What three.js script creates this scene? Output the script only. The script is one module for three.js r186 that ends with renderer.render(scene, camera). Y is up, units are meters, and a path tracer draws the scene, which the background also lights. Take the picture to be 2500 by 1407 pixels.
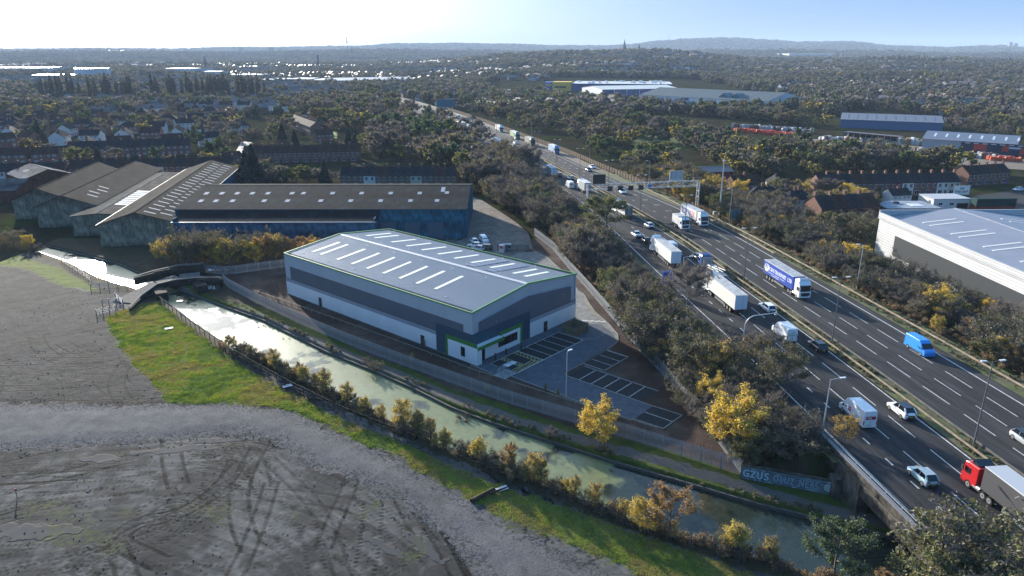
import * as THREE from 'three';
import { mergeGeometries } from 'three/addons/utils/BufferGeometryUtils.js';

// ---------- camera, sky, sun, exposure ----------
const scene = new THREE.Scene();
const camera = new THREE.PerspectiveCamera(44.18, 16 / 9, 0.5, 40000);
camera.position.set(0, 52.5, 0);
camera.rotation.x = -Math.atan(575.5 / 1733);
const renderer = new THREE.WebGLRenderer({ antialias: true });
renderer.toneMapping = THREE.LinearToneMapping;
renderer.toneMappingExposure = 2.4;
renderer.shadowMap.enabled = true;
const SUN_AZ = -30.9 * Math.PI / 180, SUN_EL = 14.64 * Math.PI / 180;
const sunDir = new THREE.Vector3(Math.sin(SUN_AZ) * Math.cos(SUN_EL), Math.sin(SUN_EL), -Math.cos(SUN_AZ) * Math.cos(SUN_EL));
{
  const W = 1024, H = 512, d = new Float32Array(W * H * 4), v = new THREE.Vector3();
  for (let j = 0; j < H; j++) for (let i = 0; i < W; i++) {
    const el = Math.max(0.0005, ((j + 0.5) / H - 0.5) * Math.PI), az = ((i + 0.5) / W - 0.5) * 2 * Math.PI;
    v.set(Math.cos(el) * Math.cos(az), Math.sin(el), Math.cos(el) * Math.sin(az));
    const g = Math.acos(Math.min(1, v.dot(sunDir)));
    const k = Math.exp(-el / 0.055), A = Math.exp(-g / 0.5), Bn = Math.exp(-g / 0.18), o = (j * W + i) * 4;
    d[o] = 0.050 + 0.09 * k + 0.35 * A * (0.6 + 0.8 * k) + 4.2 * Bn;
    d[o + 1] = 0.157 + 0.06 * k + 0.33 * A * (0.6 + 0.7 * k) + 4.0 * Bn;
    d[o + 2] = 0.335 + 0.02 * k + 0.25 * A * (0.6 + 0.5 * k) + 3.6 * Bn;
    d[o + 3] = 1;
  }
  const t = new THREE.DataTexture(d, W, H, THREE.RGBAFormat, THREE.FloatType);
  t.mapping = THREE.EquirectangularReflectionMapping; t.magFilter = THREE.LinearFilter; t.minFilter = THREE.LinearFilter; t.needsUpdate = true;
  scene.background = t; scene.environment = t;
}
const sun = new THREE.DirectionalLight(new THREE.Color().setRGB(1, 0.92, 0.8), 5);
sun.position.copy(sunDir).multiplyScalar(600); sun.target.position.set(0, 0, -150); sun.position.add(sun.target.position);
sun.castShadow = true; sun.shadow.mapSize.set(4096, 4096);
Object.assign(sun.shadow.camera, { left: -350, right: 350, top: 350, bottom: -350, near: 1, far: 1500 });
scene.add(sun, sun.target);
scene.fog = new THREE.FogExp2(new THREE.Color().setRGB(0.6, 0.77, 1.0), 0.000085);

// ---------- helpers ----------
let seed = 7;
const rnd = () => { seed = (seed + 0x6D2B79F5) | 0; let t = Math.imul(seed ^ (seed >>> 15), 1 | seed); t = (t + Math.imul(t ^ (t >>> 7), 61 | t)) ^ t; return ((t ^ (t >>> 14)) >>> 0) / 4294967296; };
const rr = (a, b) => a + (b - a) * rnd(), pick = a => a[Math.floor(rnd() * a.length)];
const clamp = (x, a = 0, b = 1) => Math.max(a, Math.min(b, x)), mix = (a, b, t) => a + (b - a) * t;
const sstep = (a, b, x) => { const t = clamp((x - a) / (b - a)); return t * t * (3 - 2 * t); };
const hash = (x, y) => { let h = Math.imul(x | 0, 374761393) + Math.imul(y | 0, 668265263) | 0; h = Math.imul(h ^ (h >>> 13), 1274126177); return ((h ^ (h >>> 16)) >>> 0) / 4294967296; };
const noise = (x, y) => { const i = Math.floor(x), j = Math.floor(y), u = x - i, v = y - j, a = u * u * (3 - 2 * u), b = v * v * (3 - 2 * v); return mix(mix(hash(i, j), hash(i + 1, j), a), mix(hash(i, j + 1), hash(i + 1, j + 1), a), b); };
const fbm = (x, y, n = 4) => { let s = 0, a = 0.5, t = 0; for (let k = 0; k < n; k++) { s += a * noise(x, y); t += a; x = x * 2.03 + 17.3; y = y * 2.03 + 9.1; a *= 0.5; } return s / t; };
const RGB = (r, g, b) => new THREE.Color().setRGB(r, g, b);
const PI = Math.PI;

const taken = {};
const numbered = n => { const k = taken[n] = (taken[n] ?? -1) + 1; return k ? `${n}_${String(k).padStart(3, '0')}` : n; };
function mesh(name, geo, mat, parent) {
  const m = new THREE.Mesh(geo, mat); m.name = parent ? name : numbered(name); m.castShadow = m.receiveShadow = true;
  (parent || scene).add(m); return m;
}
function tag(o, label, category, group) { o.userData.label = label; o.userData.category = category; if (group) o.userData.group = group; return o; }
function thing(name, label, category, [x, y, z] = [0, 0, 0], turn = 0, group) {
  const o = new THREE.Group(); o.name = numbered(name); scene.add(o); o.position.set(x, y, z); o.rotation.y = turn; return tag(o, label, category, group);
}
function struct(name, geo, mat, parent) { const m = mesh(name, geo, mat, parent); if (!parent) m.userData.kind = 'structure'; return m; }
function dup(root, [x, y, z], turn, label, group, scale = 1) {
  const r = root.clone(); r.name = numbered(root.name.replace(/_\d{3}$/, '')); scene.add(r); r.position.set(x, y, z); r.rotation.set(0, turn, 0); r.scale.setScalar(scale);
  r.userData = { ...root.userData, label: label || root.userData.label }; if (group) r.userData.group = group; return r;
}
// geometry: every builder returns position, normal and uv (uv in metres)
function uvm(g) {
  const p = g.attributes.position, n = g.attributes.normal, u = new Float32Array(p.count * 2);
  for (let i = 0; i < p.count; i++) {
    const ax = Math.abs(n.getX(i)), ay = Math.abs(n.getY(i)), az = Math.abs(n.getZ(i));
    if (ay >= ax && ay >= az) { u[2 * i] = p.getX(i); u[2 * i + 1] = p.getZ(i); } else if (ax > az) { u[2 * i] = p.getZ(i); u[2 * i + 1] = p.getY(i); } else { u[2 * i] = p.getX(i); u[2 * i + 1] = p.getY(i); }
  }
  g.setAttribute('uv', new THREE.BufferAttribute(u, 2)); return g;
}
const flat = g => { const f = g.index ? g.toNonIndexed() : g; for (const k of Object.keys(f.attributes)) if (!['position', 'normal', 'uv'].includes(k)) f.deleteAttribute(k); f.morphAttributes = {}; return f; };
const join = list => list.length === 1 ? flat(list[0]) : mergeGeometries(list.map(flat));
const E3 = new THREE.Euler(), M4 = new THREE.Matrix4(), Q4 = new THREE.Quaternion(), V3 = (x, y, z) => new THREE.Vector3(x, y, z);
function put(g, x, y, z, ry = 0, rx = 0, rz = 0) { M4.compose(V3(x, y, z), Q4.setFromEuler(E3.set(rx, ry, rz, 'YXZ')), V3(1, 1, 1)); return g.applyMatrix4(M4); }
const bx = (w, h, d, x = 0, y = 0, z = 0, ry = 0, rx = 0, rz = 0) => put(uvm(flat(new THREE.BoxGeometry(w, h, d))), x, y, z, ry, rx, rz);
const cy = (r0, r1, h, x = 0, y = 0, z = 0, n = 8, rx = 0, rz = 0) => put(flat(new THREE.CylinderGeometry(r1, r0, h, n)), x, y, z, 0, rx, rz);
function bar(a, b, r, n = 5, r2 = r) {   // a rod between two points
  const A = V3(...a), Bv = V3(...b), d = Bv.clone().sub(A), L = d.length(), g = flat(new THREE.CylinderGeometry(r2, r, L, n, 1, true));
  M4.compose(A.add(Bv).multiplyScalar(0.5), Q4.setFromUnitVectors(V3(0, 1, 0), d.normalize()), V3(1, 1, 1)); return g.applyMatrix4(M4);
}
function beam(a, b, w, h) {   // a square bar between two points
  const A = V3(...a), Bv = V3(...b), d = Bv.clone().sub(A), L = d.length(), z = d.normalize(), x = V3(0, 1, 0).cross(z); if (x.lengthSq() < 1e-6) x.set(1, 0, 0); x.normalize();
  const y = z.clone().cross(x), g = uvm(flat(new THREE.BoxGeometry(w, h, L))); M4.makeBasis(x, y, z).setPosition(A.add(Bv).multiplyScalar(0.5)); return g.applyMatrix4(M4);
}
function sheet(pts, y) {   // flat polygon [[x,z],...] at height y
  const s = new THREE.Shape(pts.map(([x, z]) => new THREE.Vector2(x, -z))), g = new THREE.ShapeGeometry(s); g.rotateX(-PI / 2); g.translate(0, y, 0); return uvm(flat(g));
}
function slab(pts, y0, y1) { const s = new THREE.Shape(pts.map(([x, z]) => new THREE.Vector2(x, -z))), g = new THREE.ExtrudeGeometry(s, { depth: y1 - y0, bevelEnabled: false }); g.rotateX(-PI / 2); g.translate(0, y0, 0); return uvm(flat(g)); }
function quad(a, b, c, d) { const g = new THREE.BufferGeometry(); g.setAttribute('position', new THREE.Float32BufferAttribute([...a, ...b, ...c, ...a, ...c, ...d], 3)); g.computeVertexNormals(); return uvm(g); }
function gridGeo(nu, nv, f) {   // f(i,j) -> [x,y,z,u,v], smooth
  const p = [], uv = [], ix = [];
  for (let j = 0; j <= nv; j++) for (let i = 0; i <= nu; i++) { const a = f(i, j); p.push(a[0], a[1], a[2]); uv.push(a[3] ?? 0, a[4] ?? 0); }
  for (let j = 0; j < nv; j++) for (let i = 0; i < nu; i++) { const a = j * (nu + 1) + i, b = a + 1, c = a + nu + 1, d = c + 1; ix.push(a, b, d, a, d, c); }
  const g = new THREE.BufferGeometry(); g.setAttribute('position', new THREE.Float32BufferAttribute(p, 3)); g.setAttribute('uv', new THREE.Float32BufferAttribute(uv, 2)); g.setIndex(ix); g.computeVertexNormals(); return g;
}
function prof(outline, len, axis = 'x') {   // outline [[u,y],...] across, extruded along an axis, centred
  const s = new THREE.Shape(outline.map(([u, y]) => new THREE.Vector2(u, y))), g = new THREE.ExtrudeGeometry(s, { depth: len, bevelEnabled: false }); g.translate(0, 0, -len / 2);
  if (axis === 'x') g.rotateY(PI / 2); return uvm(flat(g));
}
// polygons and polylines on the ground
const inside = (p, x, z) => { let c = false; for (let i = 0, j = p.length - 1; i < p.length; j = i++) if ((p[i][1] > z) !== (p[j][1] > z) && x < (p[j][0] - p[i][0]) * (z - p[i][1]) / (p[j][1] - p[i][1]) + p[i][0]) c = !c; return c; };
const segD = (a, b, x, z) => { const dx = b[0] - a[0], dz = b[1] - a[1], t = clamp(((x - a[0]) * dx + (z - a[1]) * dz) / (dx * dx + dz * dz || 1)); return Math.hypot(x - a[0] - dx * t, z - a[1] - dz * t); };
const lineD = (p, x, z, closed) => { let m = 1e9; for (let i = 0; i + 1 < p.length; i++) m = Math.min(m, segD(p[i], p[i + 1], x, z)); if (closed) m = Math.min(m, segD(p[p.length - 1], p[0], x, z)); return m; };
const sdf = (p, x, z) => (inside(p, x, z) ? -1 : 1) * lineD(p, x, z, true);
function walk(path, step) {   // evenly spaced [x,z,heading] along a polyline
  const out = []; let left = 0;
  for (let i = 0; i + 1 < path.length; i++) { const [a, b] = [path[i], path[i + 1]], L = Math.hypot(b[0] - a[0], b[1] - a[1]), h = Math.atan2(-(b[1] - a[1]), b[0] - a[0]); let s = left; while (s <= L) { out.push([mix(a[0], b[0], s / L), mix(a[1], b[1], s / L), h]); s += step; } left = s - L; }
  return out;
}
const smooth = (pts, n) => { const c = new THREE.CatmullRomCurve3(pts.map(p => V3(p[0], 0, p[1]))); return c.getSpacedPoints(n).map(v => [v.x, v.z]); };
function wallStrip(path, y0, y1, th) {   // upright wall of thickness th along a polyline
  const list = []; for (let i = 0; i + 1 < path.length; i++) { const a = path[i], b = path[i + 1], dx = b[0] - a[0], dz = b[1] - a[1], L = Math.hypot(dx, dz); list.push(bx(L + th * 0.3, y1 - y0, th, (a[0] + b[0]) / 2, (y0 + y1) / 2, (a[1] + b[1]) / 2, Math.atan2(-dz, dx))); }
  return join(list);
}
// textures
const CL = v => Math.max(0, Math.min(255, v * 255)) | 0, toS = c => c <= 0.0031308 ? 12.92 * c : 1.055 * Math.pow(c, 1 / 2.4) - 0.055;
function dataTex(w, h, f, srgb, wrap = true) {
  const d = new Uint8Array(w * h * 4);
  for (let j = 0; j < h; j++) for (let i = 0; i < w; i++) { const c = f(i / w, j / h, i, j), o = (j * w + i) * 4; if (typeof c === 'number') d[o] = d[o + 1] = d[o + 2] = CL(c); else { d[o] = CL(srgb ? toS(c[0]) : c[0]); d[o + 1] = CL(srgb ? toS(c[1]) : c[1]); d[o + 2] = CL(srgb ? toS(c[2]) : c[2]); } d[o + 3] = 255; }
  const t = new THREE.DataTexture(d, w, h); t.magFilter = THREE.LinearFilter; t.minFilter = THREE.LinearMipmapLinearFilter; if (wrap) t.wrapS = t.wrapT = THREE.RepeatWrapping; if (srgb) t.colorSpace = THREE.SRGBColorSpace; t.needsUpdate = true; return t;
}
const tnoise = (u, v, f, n = 4) => { let s = 0, a = 0.5, t = 0; for (let k = 0; k < n; k++) { const F = f * 2 ** k, x = u * F, y = v * F, i = Math.floor(x), j = Math.floor(y), p = x - i, q = y - j, A = p * p * (3 - 2 * p), B = q * q * (3 - 2 * q), H = (m, n2) => hash(((m % F) + F) % F + 31 * k, ((n2 % F) + F) % F + 77 * k); s += a * mix(mix(H(i, j), H(i + 1, j), A), mix(H(i, j + 1), H(i + 1, j + 1), A), B); t += a; a *= 0.6; } return s / t; };
function tx(t, metres, metresV = metres) { const c = t.clone(); c.repeat.set(1 / metres, 1 / metresV); c.needsUpdate = true; return c; }
const grainT = dataTex(512, 512, (u, v) => { const n = tnoise(u, v, 8, 6); return 0.84 + 0.4 * (n - 0.5) + 0.06 * (hash(u * 512, v * 512) - 0.5); }, false);
grainT.colorSpace = THREE.SRGBColorSpace;
const softT = dataTex(256, 256, (u, v) => 0.95 + 0.09 * (tnoise(u, v, 6, 5) - 0.5)); softT.colorSpace = THREE.SRGBColorSpace;
const soft20 = tx(softT, 19);
const grain1 = tx(grainT, 1.7), grain5 = tx(grainT, 6), grain20 = tx(grainT, 23);
const std = (r, g, b, rough = 0.85, extra = {}) => new THREE.MeshPhysicalMaterial({ color: RGB(r, g, b), roughness: rough, specularIntensity: rough >= 0.75 ? 0.3 : 1, ...extra });
const phys = (r, g, b, rough, extra = {}) => new THREE.MeshPhysicalMaterial({ color: RGB(r, g, b), roughness: rough, ...extra });
function writing(w, h, draw) { const c = document.createElement('canvas'); c.width = w; c.height = h; const x = c.getContext('2d'); draw(x, w, h); const t = new THREE.CanvasTexture(c); t.colorSpace = THREE.SRGBColorSpace; return t; }
const uv01 = g => { g.computeBoundingBox(); const b = g.boundingBox, p = g.attributes.position, u = []; for (let i = 0; i < p.count; i++) u.push((p.getX(i) - b.min.x) / (b.max.x - b.min.x), (p.getY(i) - b.min.y) / (b.max.y - b.min.y)); g.setAttribute('uv', new THREE.Float32BufferAttribute(u, 2)); return g; };
const panel = (w, h) => uv01(flat(new THREE.PlaneGeometry(w, h)));

// ---------- ground, canal, motorway ----------
// motorway: line of the central lamp posts, then everything by offset from it (metres, right positive)
const MED = [[66, -10], [63.2, -45], [59.7, -80.7], [56.1, -115.2], [51.7, -150.8], [46.9, -188.1], [40.6, -221.3], [27.3, -285.9], [19.9, -316], [12.2, -350], [3.5, -382], [-9, -425], [-22, -471], [-38, -527], [-48.5, -561], [-64, -610], [-88, -680], [-120, -770], [-160, -870], [-205, -980]];
const RY = 4;   // height of the carriageway
const medPts = smooth(MED, 500), medLen = [0];
for (let i = 1; i < medPts.length; i++) medLen.push(medLen[i - 1] + Math.hypot(medPts[i][0] - medPts[i - 1][0], medPts[i][1] - medPts[i - 1][1]));
const medTotal = medLen[medLen.length - 1];
function road(s, off = 0) {   // [x, z, heading] at length s, offset off
  const f = clamp(s / medTotal, 0, 1) * (medPts.length - 1), i = Math.min(medPts.length - 2, Math.floor(f)), t = f - i, a = medPts[i], b = medPts[i + 1], L = Math.hypot(b[0] - a[0], b[1] - a[1]), dx = (b[0] - a[0]) / L, dz = (b[1] - a[1]) / L;
  return [mix(a[0], b[0], t) - dz * off, mix(a[1], b[1], t) + dx * off, Math.atan2(-dx, -dz)];   // heading: rotation.y that turns -z along the road
}
const roadS = z => { let lo = 0, hi = medPts.length - 1; while (hi - lo > 1) { const m = (lo + hi) >> 1; if (medPts[m][1] > z) lo = m; else hi = m; } return (lo + clamp((medPts[lo][1] - z) / (medPts[lo][1] - medPts[hi][1]))) / (medPts.length - 1) * medTotal; };
const medX = z => { const p = road(roadS(z)); return p[0]; };
function ribbon(o0, o1, y, s0 = 0, s1 = medTotal, step = 6) {
  const n = Math.max(1, Math.round((s1 - s0) / step)), F = v => typeof v === 'function' ? v : () => v, a = F(o0), b = F(o1);
  return gridGeo(1, n, (i, j) => { const s = mix(s0, s1, j / n), o = i ? b(s) : a(s), p = road(s, o); return [p[0], y, p[1], o, s]; });
}
const sBridge0 = roadS(-79), sBridge1 = roadS(-50), sFork = roadS(-190), sFar = roadS(-300);
const leftEdge = s => mix(-16.8, -12.4, sstep(roadS(-170), roadS(-260), s)), rightEdge = s => mix(15.5, 10.9, sstep(roadS(-200), roadS(-300), s));

const CANAL_L = [[-162.5,-208.8], [-150.4,-202.0], [-135.5,-193.8], [-115.3,-179.2], [-102.6,-167.8], [-93.1,-161.3], [-80.3,-152.9], [-66.0,-137.0], [-53.6,-124.1], [-39.7,-114.1], [-32.1,-106.9], [-22.2,-98.4], [-15.1,-92.8], [-8.7,-87.6], [-2.8,-84.0], [5.3,-78.3], [12.4,-72.8], [21.1,-67.8], [29.0,-63.8], [34.6,-61.3], [54.0,-55.3]];
const CANAL_R = [[-167.7,-216.0], [-155.0,-208.8], [-140.1,-201.1], [-118.4,-188.3], [-103.5,-179.2], [-87.1,-165.1], [-77.7,-157.6], [-61.5,-145.1], [-52.0,-138.1], [-44.9,-131.3], [-34.2,-121.2], [-25.3,-114.1], [-17.0,-106.9], [-9.6,-99.7], [-3.1,-94.9], [4.7,-89.9], [13.9,-84.0], [23.7,-78.5], [30.3,-74.6], [36.7,-71.6], [42.7,-68.9], [67.9,-57.5]];
const CANAL = [...CANAL_L, ...[...CANAL_R].reverse()];
const GRASS = [[-85.1,-138.7], [-82.5,-146.3], [-78.8,-149.0], [-63.7,-131.8], [-51.3,-118.3], [-36.8,-104.7], [-24.5,-94.6], [-14.4,-87.6], [-6.5,-81.4], [0.0,-77.2], [7.4,-73.0], [14.2,-68.8], [20.4,-65.2], [25.9,-61.4], [26.6,-57.3], [16.4,-57.3], [13.4,-61.5], [6.9,-66.6], [0.0,-70.6], [-5.6,-75.5], [-10.6,-79.5], [-16.3,-85.4], [-22.1,-88.7], [-27.3,-93.3], [-34.9,-98.4], [-44.5,-100.4], [-51.3,-99.8], [-55.2,-101.1], [-60.7,-108.5], [-73.6,-122.5]];
const GRASS2 = [[-159.3,-201.2], [-142.9,-191.3], [-131.9,-185.0], [-115.5,-174.2], [-101.4,-162.3], [-94.2,-154.7], [-106.4,-159.2], [-124.2,-173.2], [-132.5,-176.1], [-140.9,-176.1]];
const GRAVEL = [[-90.4,-100.4], [-80.7,-100.4], [-61.0,-99.8], [-44.5,-100.4], [-34.9,-98.4], [-27.1,-92.7], [-16.3,-84.9], [-5.6,-75.1], [-2.4,-71.8], [10.8,-61.5], [12.7,-57.3], [-0.8,-57.3], [-3.0,-61.5], [-6.0,-66.6], [-12.4,-73.4], [-18.4,-78.6], [-26.8,-82.4], [-29.9,-85.4], [-33.1,-88.7], [-39.8,-91.0], [-47.0,-89.8], [-60.4,-87.6], [-71.1,-86.5], [-79.7,-86.5]];
const SITE = [[-69.1,-161.7], [-55.3,-148.2], [-44.6,-136.3], [-36.2,-129.6], [-26.1,-118.7], [-17.9,-113.4], [-10.1,-105.5], [-1.3,-100.4], [9.0,-92.7], [16.9,-89.2], [25.1,-84.4], [29.9,-80.4], [29.1,-91.0], [25.8,-110.1], [23.8,-122.5], [17.9,-154.7], [11.5,-192.1], [7.4,-208.6], [-12.1,-203.6], [-57.7,-174.2], [-82.9,-171.7]];
const TOWPATH = [[-80.7,-162.3], [-69.8,-148.2], [-56.7,-141.9], [-45.1,-132.2], [-30.0,-119.6], [-17.4,-109.3], [-9.9,-102.5], [0.0,-95.4], [8.8,-90.0], [16.9,-85.6], [24.3,-81.2], [31.1,-77.1], [37.3,-73.4], [43.4,-70.6], [52.9,-66.6]];
const NX0 = -135, NX1 = 75, NZ0 = -205, NZ1 = -28;   // extent of the near ground
// distance fields on a coarse grid, read with interpolation
const FN = 300, fields = {};
for (const [k, p] of Object.entries({ canal: CANAL, grass: GRASS, grass2: GRASS2, gravel: GRAVEL, site: SITE })) { const a = fields[k] = new Float32Array((FN + 1) ** 2); for (let j = 0; j <= FN; j++) for (let i = 0; i <= FN; i++) a[j * (FN + 1) + i] = sdf(p, mix(NX0, NX1, i / FN), mix(NZ0, NZ1, j / FN)); }
{ const a = fields.tow = new Float32Array((FN + 1) ** 2); for (let j = 0; j <= FN; j++) for (let i = 0; i <= FN; i++) a[j * (FN + 1) + i] = lineD(TOWPATH, mix(NX0, NX1, i / FN), mix(NZ0, NZ1, j / FN)) - 1.1; }
function field(k, x, z) { const a = fields[k], u = clamp((x - NX0) / (NX1 - NX0)) * FN, v = clamp((z - NZ0) / (NZ1 - NZ0)) * FN, i = Math.min(FN - 1, u | 0), j = Math.min(FN - 1, v | 0), p = u - i, q = v - j, o = j * (FN + 1) + i; return mix(mix(a[o], a[o + 1], p), mix(a[o + FN + 1], a[o + FN + 2], p), q); }

// hills: heights of three ridges over the compass
const AZ = [-40, -35, -30, -25, -20, -16, -12, -8, -4, 0, 4, 7, 9, 11, 13, 16, 18, 21, 24, 27, 30, 33, 36, 40];
const H9K = [60, 66, 74, 70, 88, 92, 96, 124, 128, 124, 104, 104, 118, 150, 168, 176, 160, 136, 138, 100, 84, 96, 64, 60];
const H5K = [40, 48, 56, 54, 46, 52, 60, 62, 58, 52, 50, 50, 46, 46, 50, 54, 58, 60, 58, 52, 44, 40, 40, 40];
const H28 = [8, 10, 12, 10, 9, 8, 8, 14, 26, 40, 50, 51, 54, 57, 50, 34, 28, 26, 28, 32, 30, 26, 22, 20];
const atAz = (tab, a) => { a = clamp(a, -40, 40); let i = 0; while (i < AZ.length - 2 && AZ[i + 1] < a) i++; const t = sstep(AZ[i], AZ[i + 1], a); return mix(tab[i], tab[i + 1], t); };
function hill(x, z) {
  const r = Math.hypot(x, z); if (r < 900) return 0;
  const a = Math.atan2(x, -z) * 180 / PI, n = (fbm(x / 700, z / 700, 4) - 0.5);
  const h28 = atAz(H28, a) + n * 6, h5 = atAz(H5K, a) + n * 22, h9 = 52 + (atAz(H9K, a) - 52) * 1.22 + n * 26;
  if (r < 2800) return h28 * sstep(900, 2700, r);
  if (r < 3600) return mix(h28, Math.min(h28, 6), sstep(2800, 3600, r));
  if (r < 5200) return mix(Math.min(h28, 6), h5, sstep(3600, 5200, r));
  if (r < 6400) return mix(h5, Math.min(h5 * 0.6, 22), sstep(5200, 6400, r));
  return mix(Math.min(h5 * 0.6, 22), h9, sstep(6400, 9200, r));
}
function bankY(x, z) {   // motorway embankment
  if (z > -20 || z < -960) return 0;
  const m = road(roadS(z)), d = (x - m[0]) * Math.cos(m[2]);
  const le = leftEdge(roadS(z));
  let h = RY - 0.1; h *= d < 0 ? 1 - sstep(0, 9, -d + le - 1.5) : 1 - sstep(0, 13, d - 21);
  return h * sstep(-79.2, -80.2, z);
}
function groundY(x, z) {
  let h = bankY(x, z);
  if (x > NX0 && x < NX1 && z > NZ0 && z < NZ1) {
    const c = field('canal', x, z); if (c < 1.3) h = mix(-2.2, h, sstep(-0.25, 0.55, c));
    if (field('site', x, z) > 0.5) h += 0.16 * (fbm(x / 3, z / 3) - 0.5);
  }
  return h + hill(x, z);
}
// near ground: what lies where, in one colour map
const inMud = (x, z) => field('site', x, z) > 0 && field('canal', x, z) > 0 && field('grass', x, z) > 0 && field('grass2', x, z) > 0 && lineSide(x, z);
const lineSide = (x, z) => field('canal', x, z) > 0 && sideOf(CANAL_L, x, z);
function sideOf(p, x, z) { let best = 1e9, s = 1; for (let i = 0; i + 1 < p.length; i++) { const d = segD(p[i], p[i + 1], x, z); if (d < best) { best = d; s = (p[i + 1][0] - p[i][0]) * (z - p[i][1]) - (p[i + 1][1] - p[i][1]) * (x - p[i][0]); } } return s > 0; }
const sideF = new Float32Array((FN + 1) ** 2); for (let j = 0; j <= FN; j++) for (let i = 0; i <= FN; i++) sideF[j * (FN + 1) + i] = sideOf(CANAL_L, mix(NX0, NX1, i / FN), mix(NZ0, NZ1, j / FN)) ? 1 : 0;
fields.side = sideF;
let flowAt;
const TS = 2048, ruts = new Float32Array(TS * TS).fill(0.5);
{ // wheel ruts pressed into the mud: pairs of treaded tracks that follow the haul road and swing off it
  const X = x => (x - NX0) / (NX1 - NX0) * TS, Z = z => (z - NZ0) / (NZ1 - NZ0) * TS, stamp = (x, z, r, v, hard) => {
    const cx = X(x), cz = Z(z), R = r / (NX1 - NX0) * TS; for (let j = Math.floor(cz - R); j <= cz + R; j++) for (let i = Math.floor(cx - R); i <= cx + R; i++) { if (i < 0 || j < 0 || i >= TS || j >= TS) continue; const d = Math.hypot(i - cx, j - cz) / R; if (d < 1) { const o = j * TS + i; ruts[o] = mix(ruts[o], v, (1 - d * d) * hard); } } };
  flowAt = (x, z) => { let best = 1e9, a = 0; for (let i = 12; i < 23; i++) { const p = GRAVEL[i], q = GRAVEL[i + 1], d = segD(p, q, x, z); if (d < best) { best = d; a = Math.atan2(q[1] - p[1], q[0] - p[0]); } } return a; };
  for (let k = 0; k < 230; k++) {
    let x = rr(-75, 10), z = rr(-120, -45), turn = rr(-0.05, 0.05), off = rr(-0.5, 0.5) + (rnd() < 0.25 ? rr(-0.9, 0.9) : 0), a = flowAt(x, z) + off, n = rr(60, 190), wide = rr(0.85, 1.25), hard = rr(0.25, 0.75), tread = rnd() < 0.6;
    if (k > 150) { x = rr(-95, -42); z = rr(-175, -100); a = rr(0.4, 1.6); }
    for (let s = 0; s < n; s++) {
      x += Math.cos(a) * 0.22; z += Math.sin(a) * 0.22; a += turn * 0.22 + (k > 150 ? 0 : 0.02 * (flowAt(x, z) + off - a));
      for (const e of [-1, 1]) { const px = x - Math.sin(a) * wide * e, pz = z + Math.cos(a) * wide * e; stamp(px, pz, 0.36, tread && s % 3 === 0 ? 0.8 : 0.08, hard); if (s % 2 === 0) stamp(px - Math.sin(a) * 0.36 * e, pz + Math.cos(a) * 0.36 * e, 0.16, 0.85, hard * 0.8); }
    }
  }
}
const PUDDLES = [[[-56.2,-68.8], 4, 1.5, 0.1], [[-52.3,-69.3], 2.2, 1, 0], [[-46.3,-86.9], 6.5, 0.8, -0.15], [[-55.8,-84.4], 3, 0.9, 0], [[-85.2,-146.3], 5, 1.6, 0.9], [[-77.5,-136.3], 5, 1.5, 1.1], [[-65.6,-123.5], 5.5, 1.6, 0.8], [[-60.3,-116.9], 3, 1, 0.8], [[-100.7,-157.6], 3.5, 0.8, 0.7], [[-14.7,-66.6], 3, 0.6, 0.7], [[-9.6,-65.9], 4, 0.7, 0.8], [[-42.6,-89.2], 5, 0.6, -0.1]];
const puddle = (x, z) => { let m = 9; for (const [[cx, cz], a, b, t] of PUDDLES) { const dx = x - cx, dz = z - cz, c = Math.cos(t), s = Math.sin(t), u = (dx * c + dz * s) / a, v = (-dx * s + dz * c) / b; m = Math.min(m, Math.hypot(u, v)); } return m + (fbm(x * 0.9, z * 0.9, 3) - 0.5) * 1.3; };
const FA = new Float32Array(201 * 201); for (let j = 0; j <= 200; j++) for (let i = 0; i <= 200; i++) FA[j * 201 + i] = z0flow(mix(NX0, NX1, i / 200), mix(NZ0, NZ1, j / 200)); function z0flow(x, z) { return z > -103 ? flowAt(x, z) : 0.85; } const far0 = (x, z) => FA[Math.round(clamp((z - NZ0) / (NZ1 - NZ0)) * 200) * 201 + Math.round(clamp((x - NX0) / (NX1 - NX0)) * 200)];
const gRough = new Uint8Array(TS * TS), gHigh = new Uint8Array(TS * TS);
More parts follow.
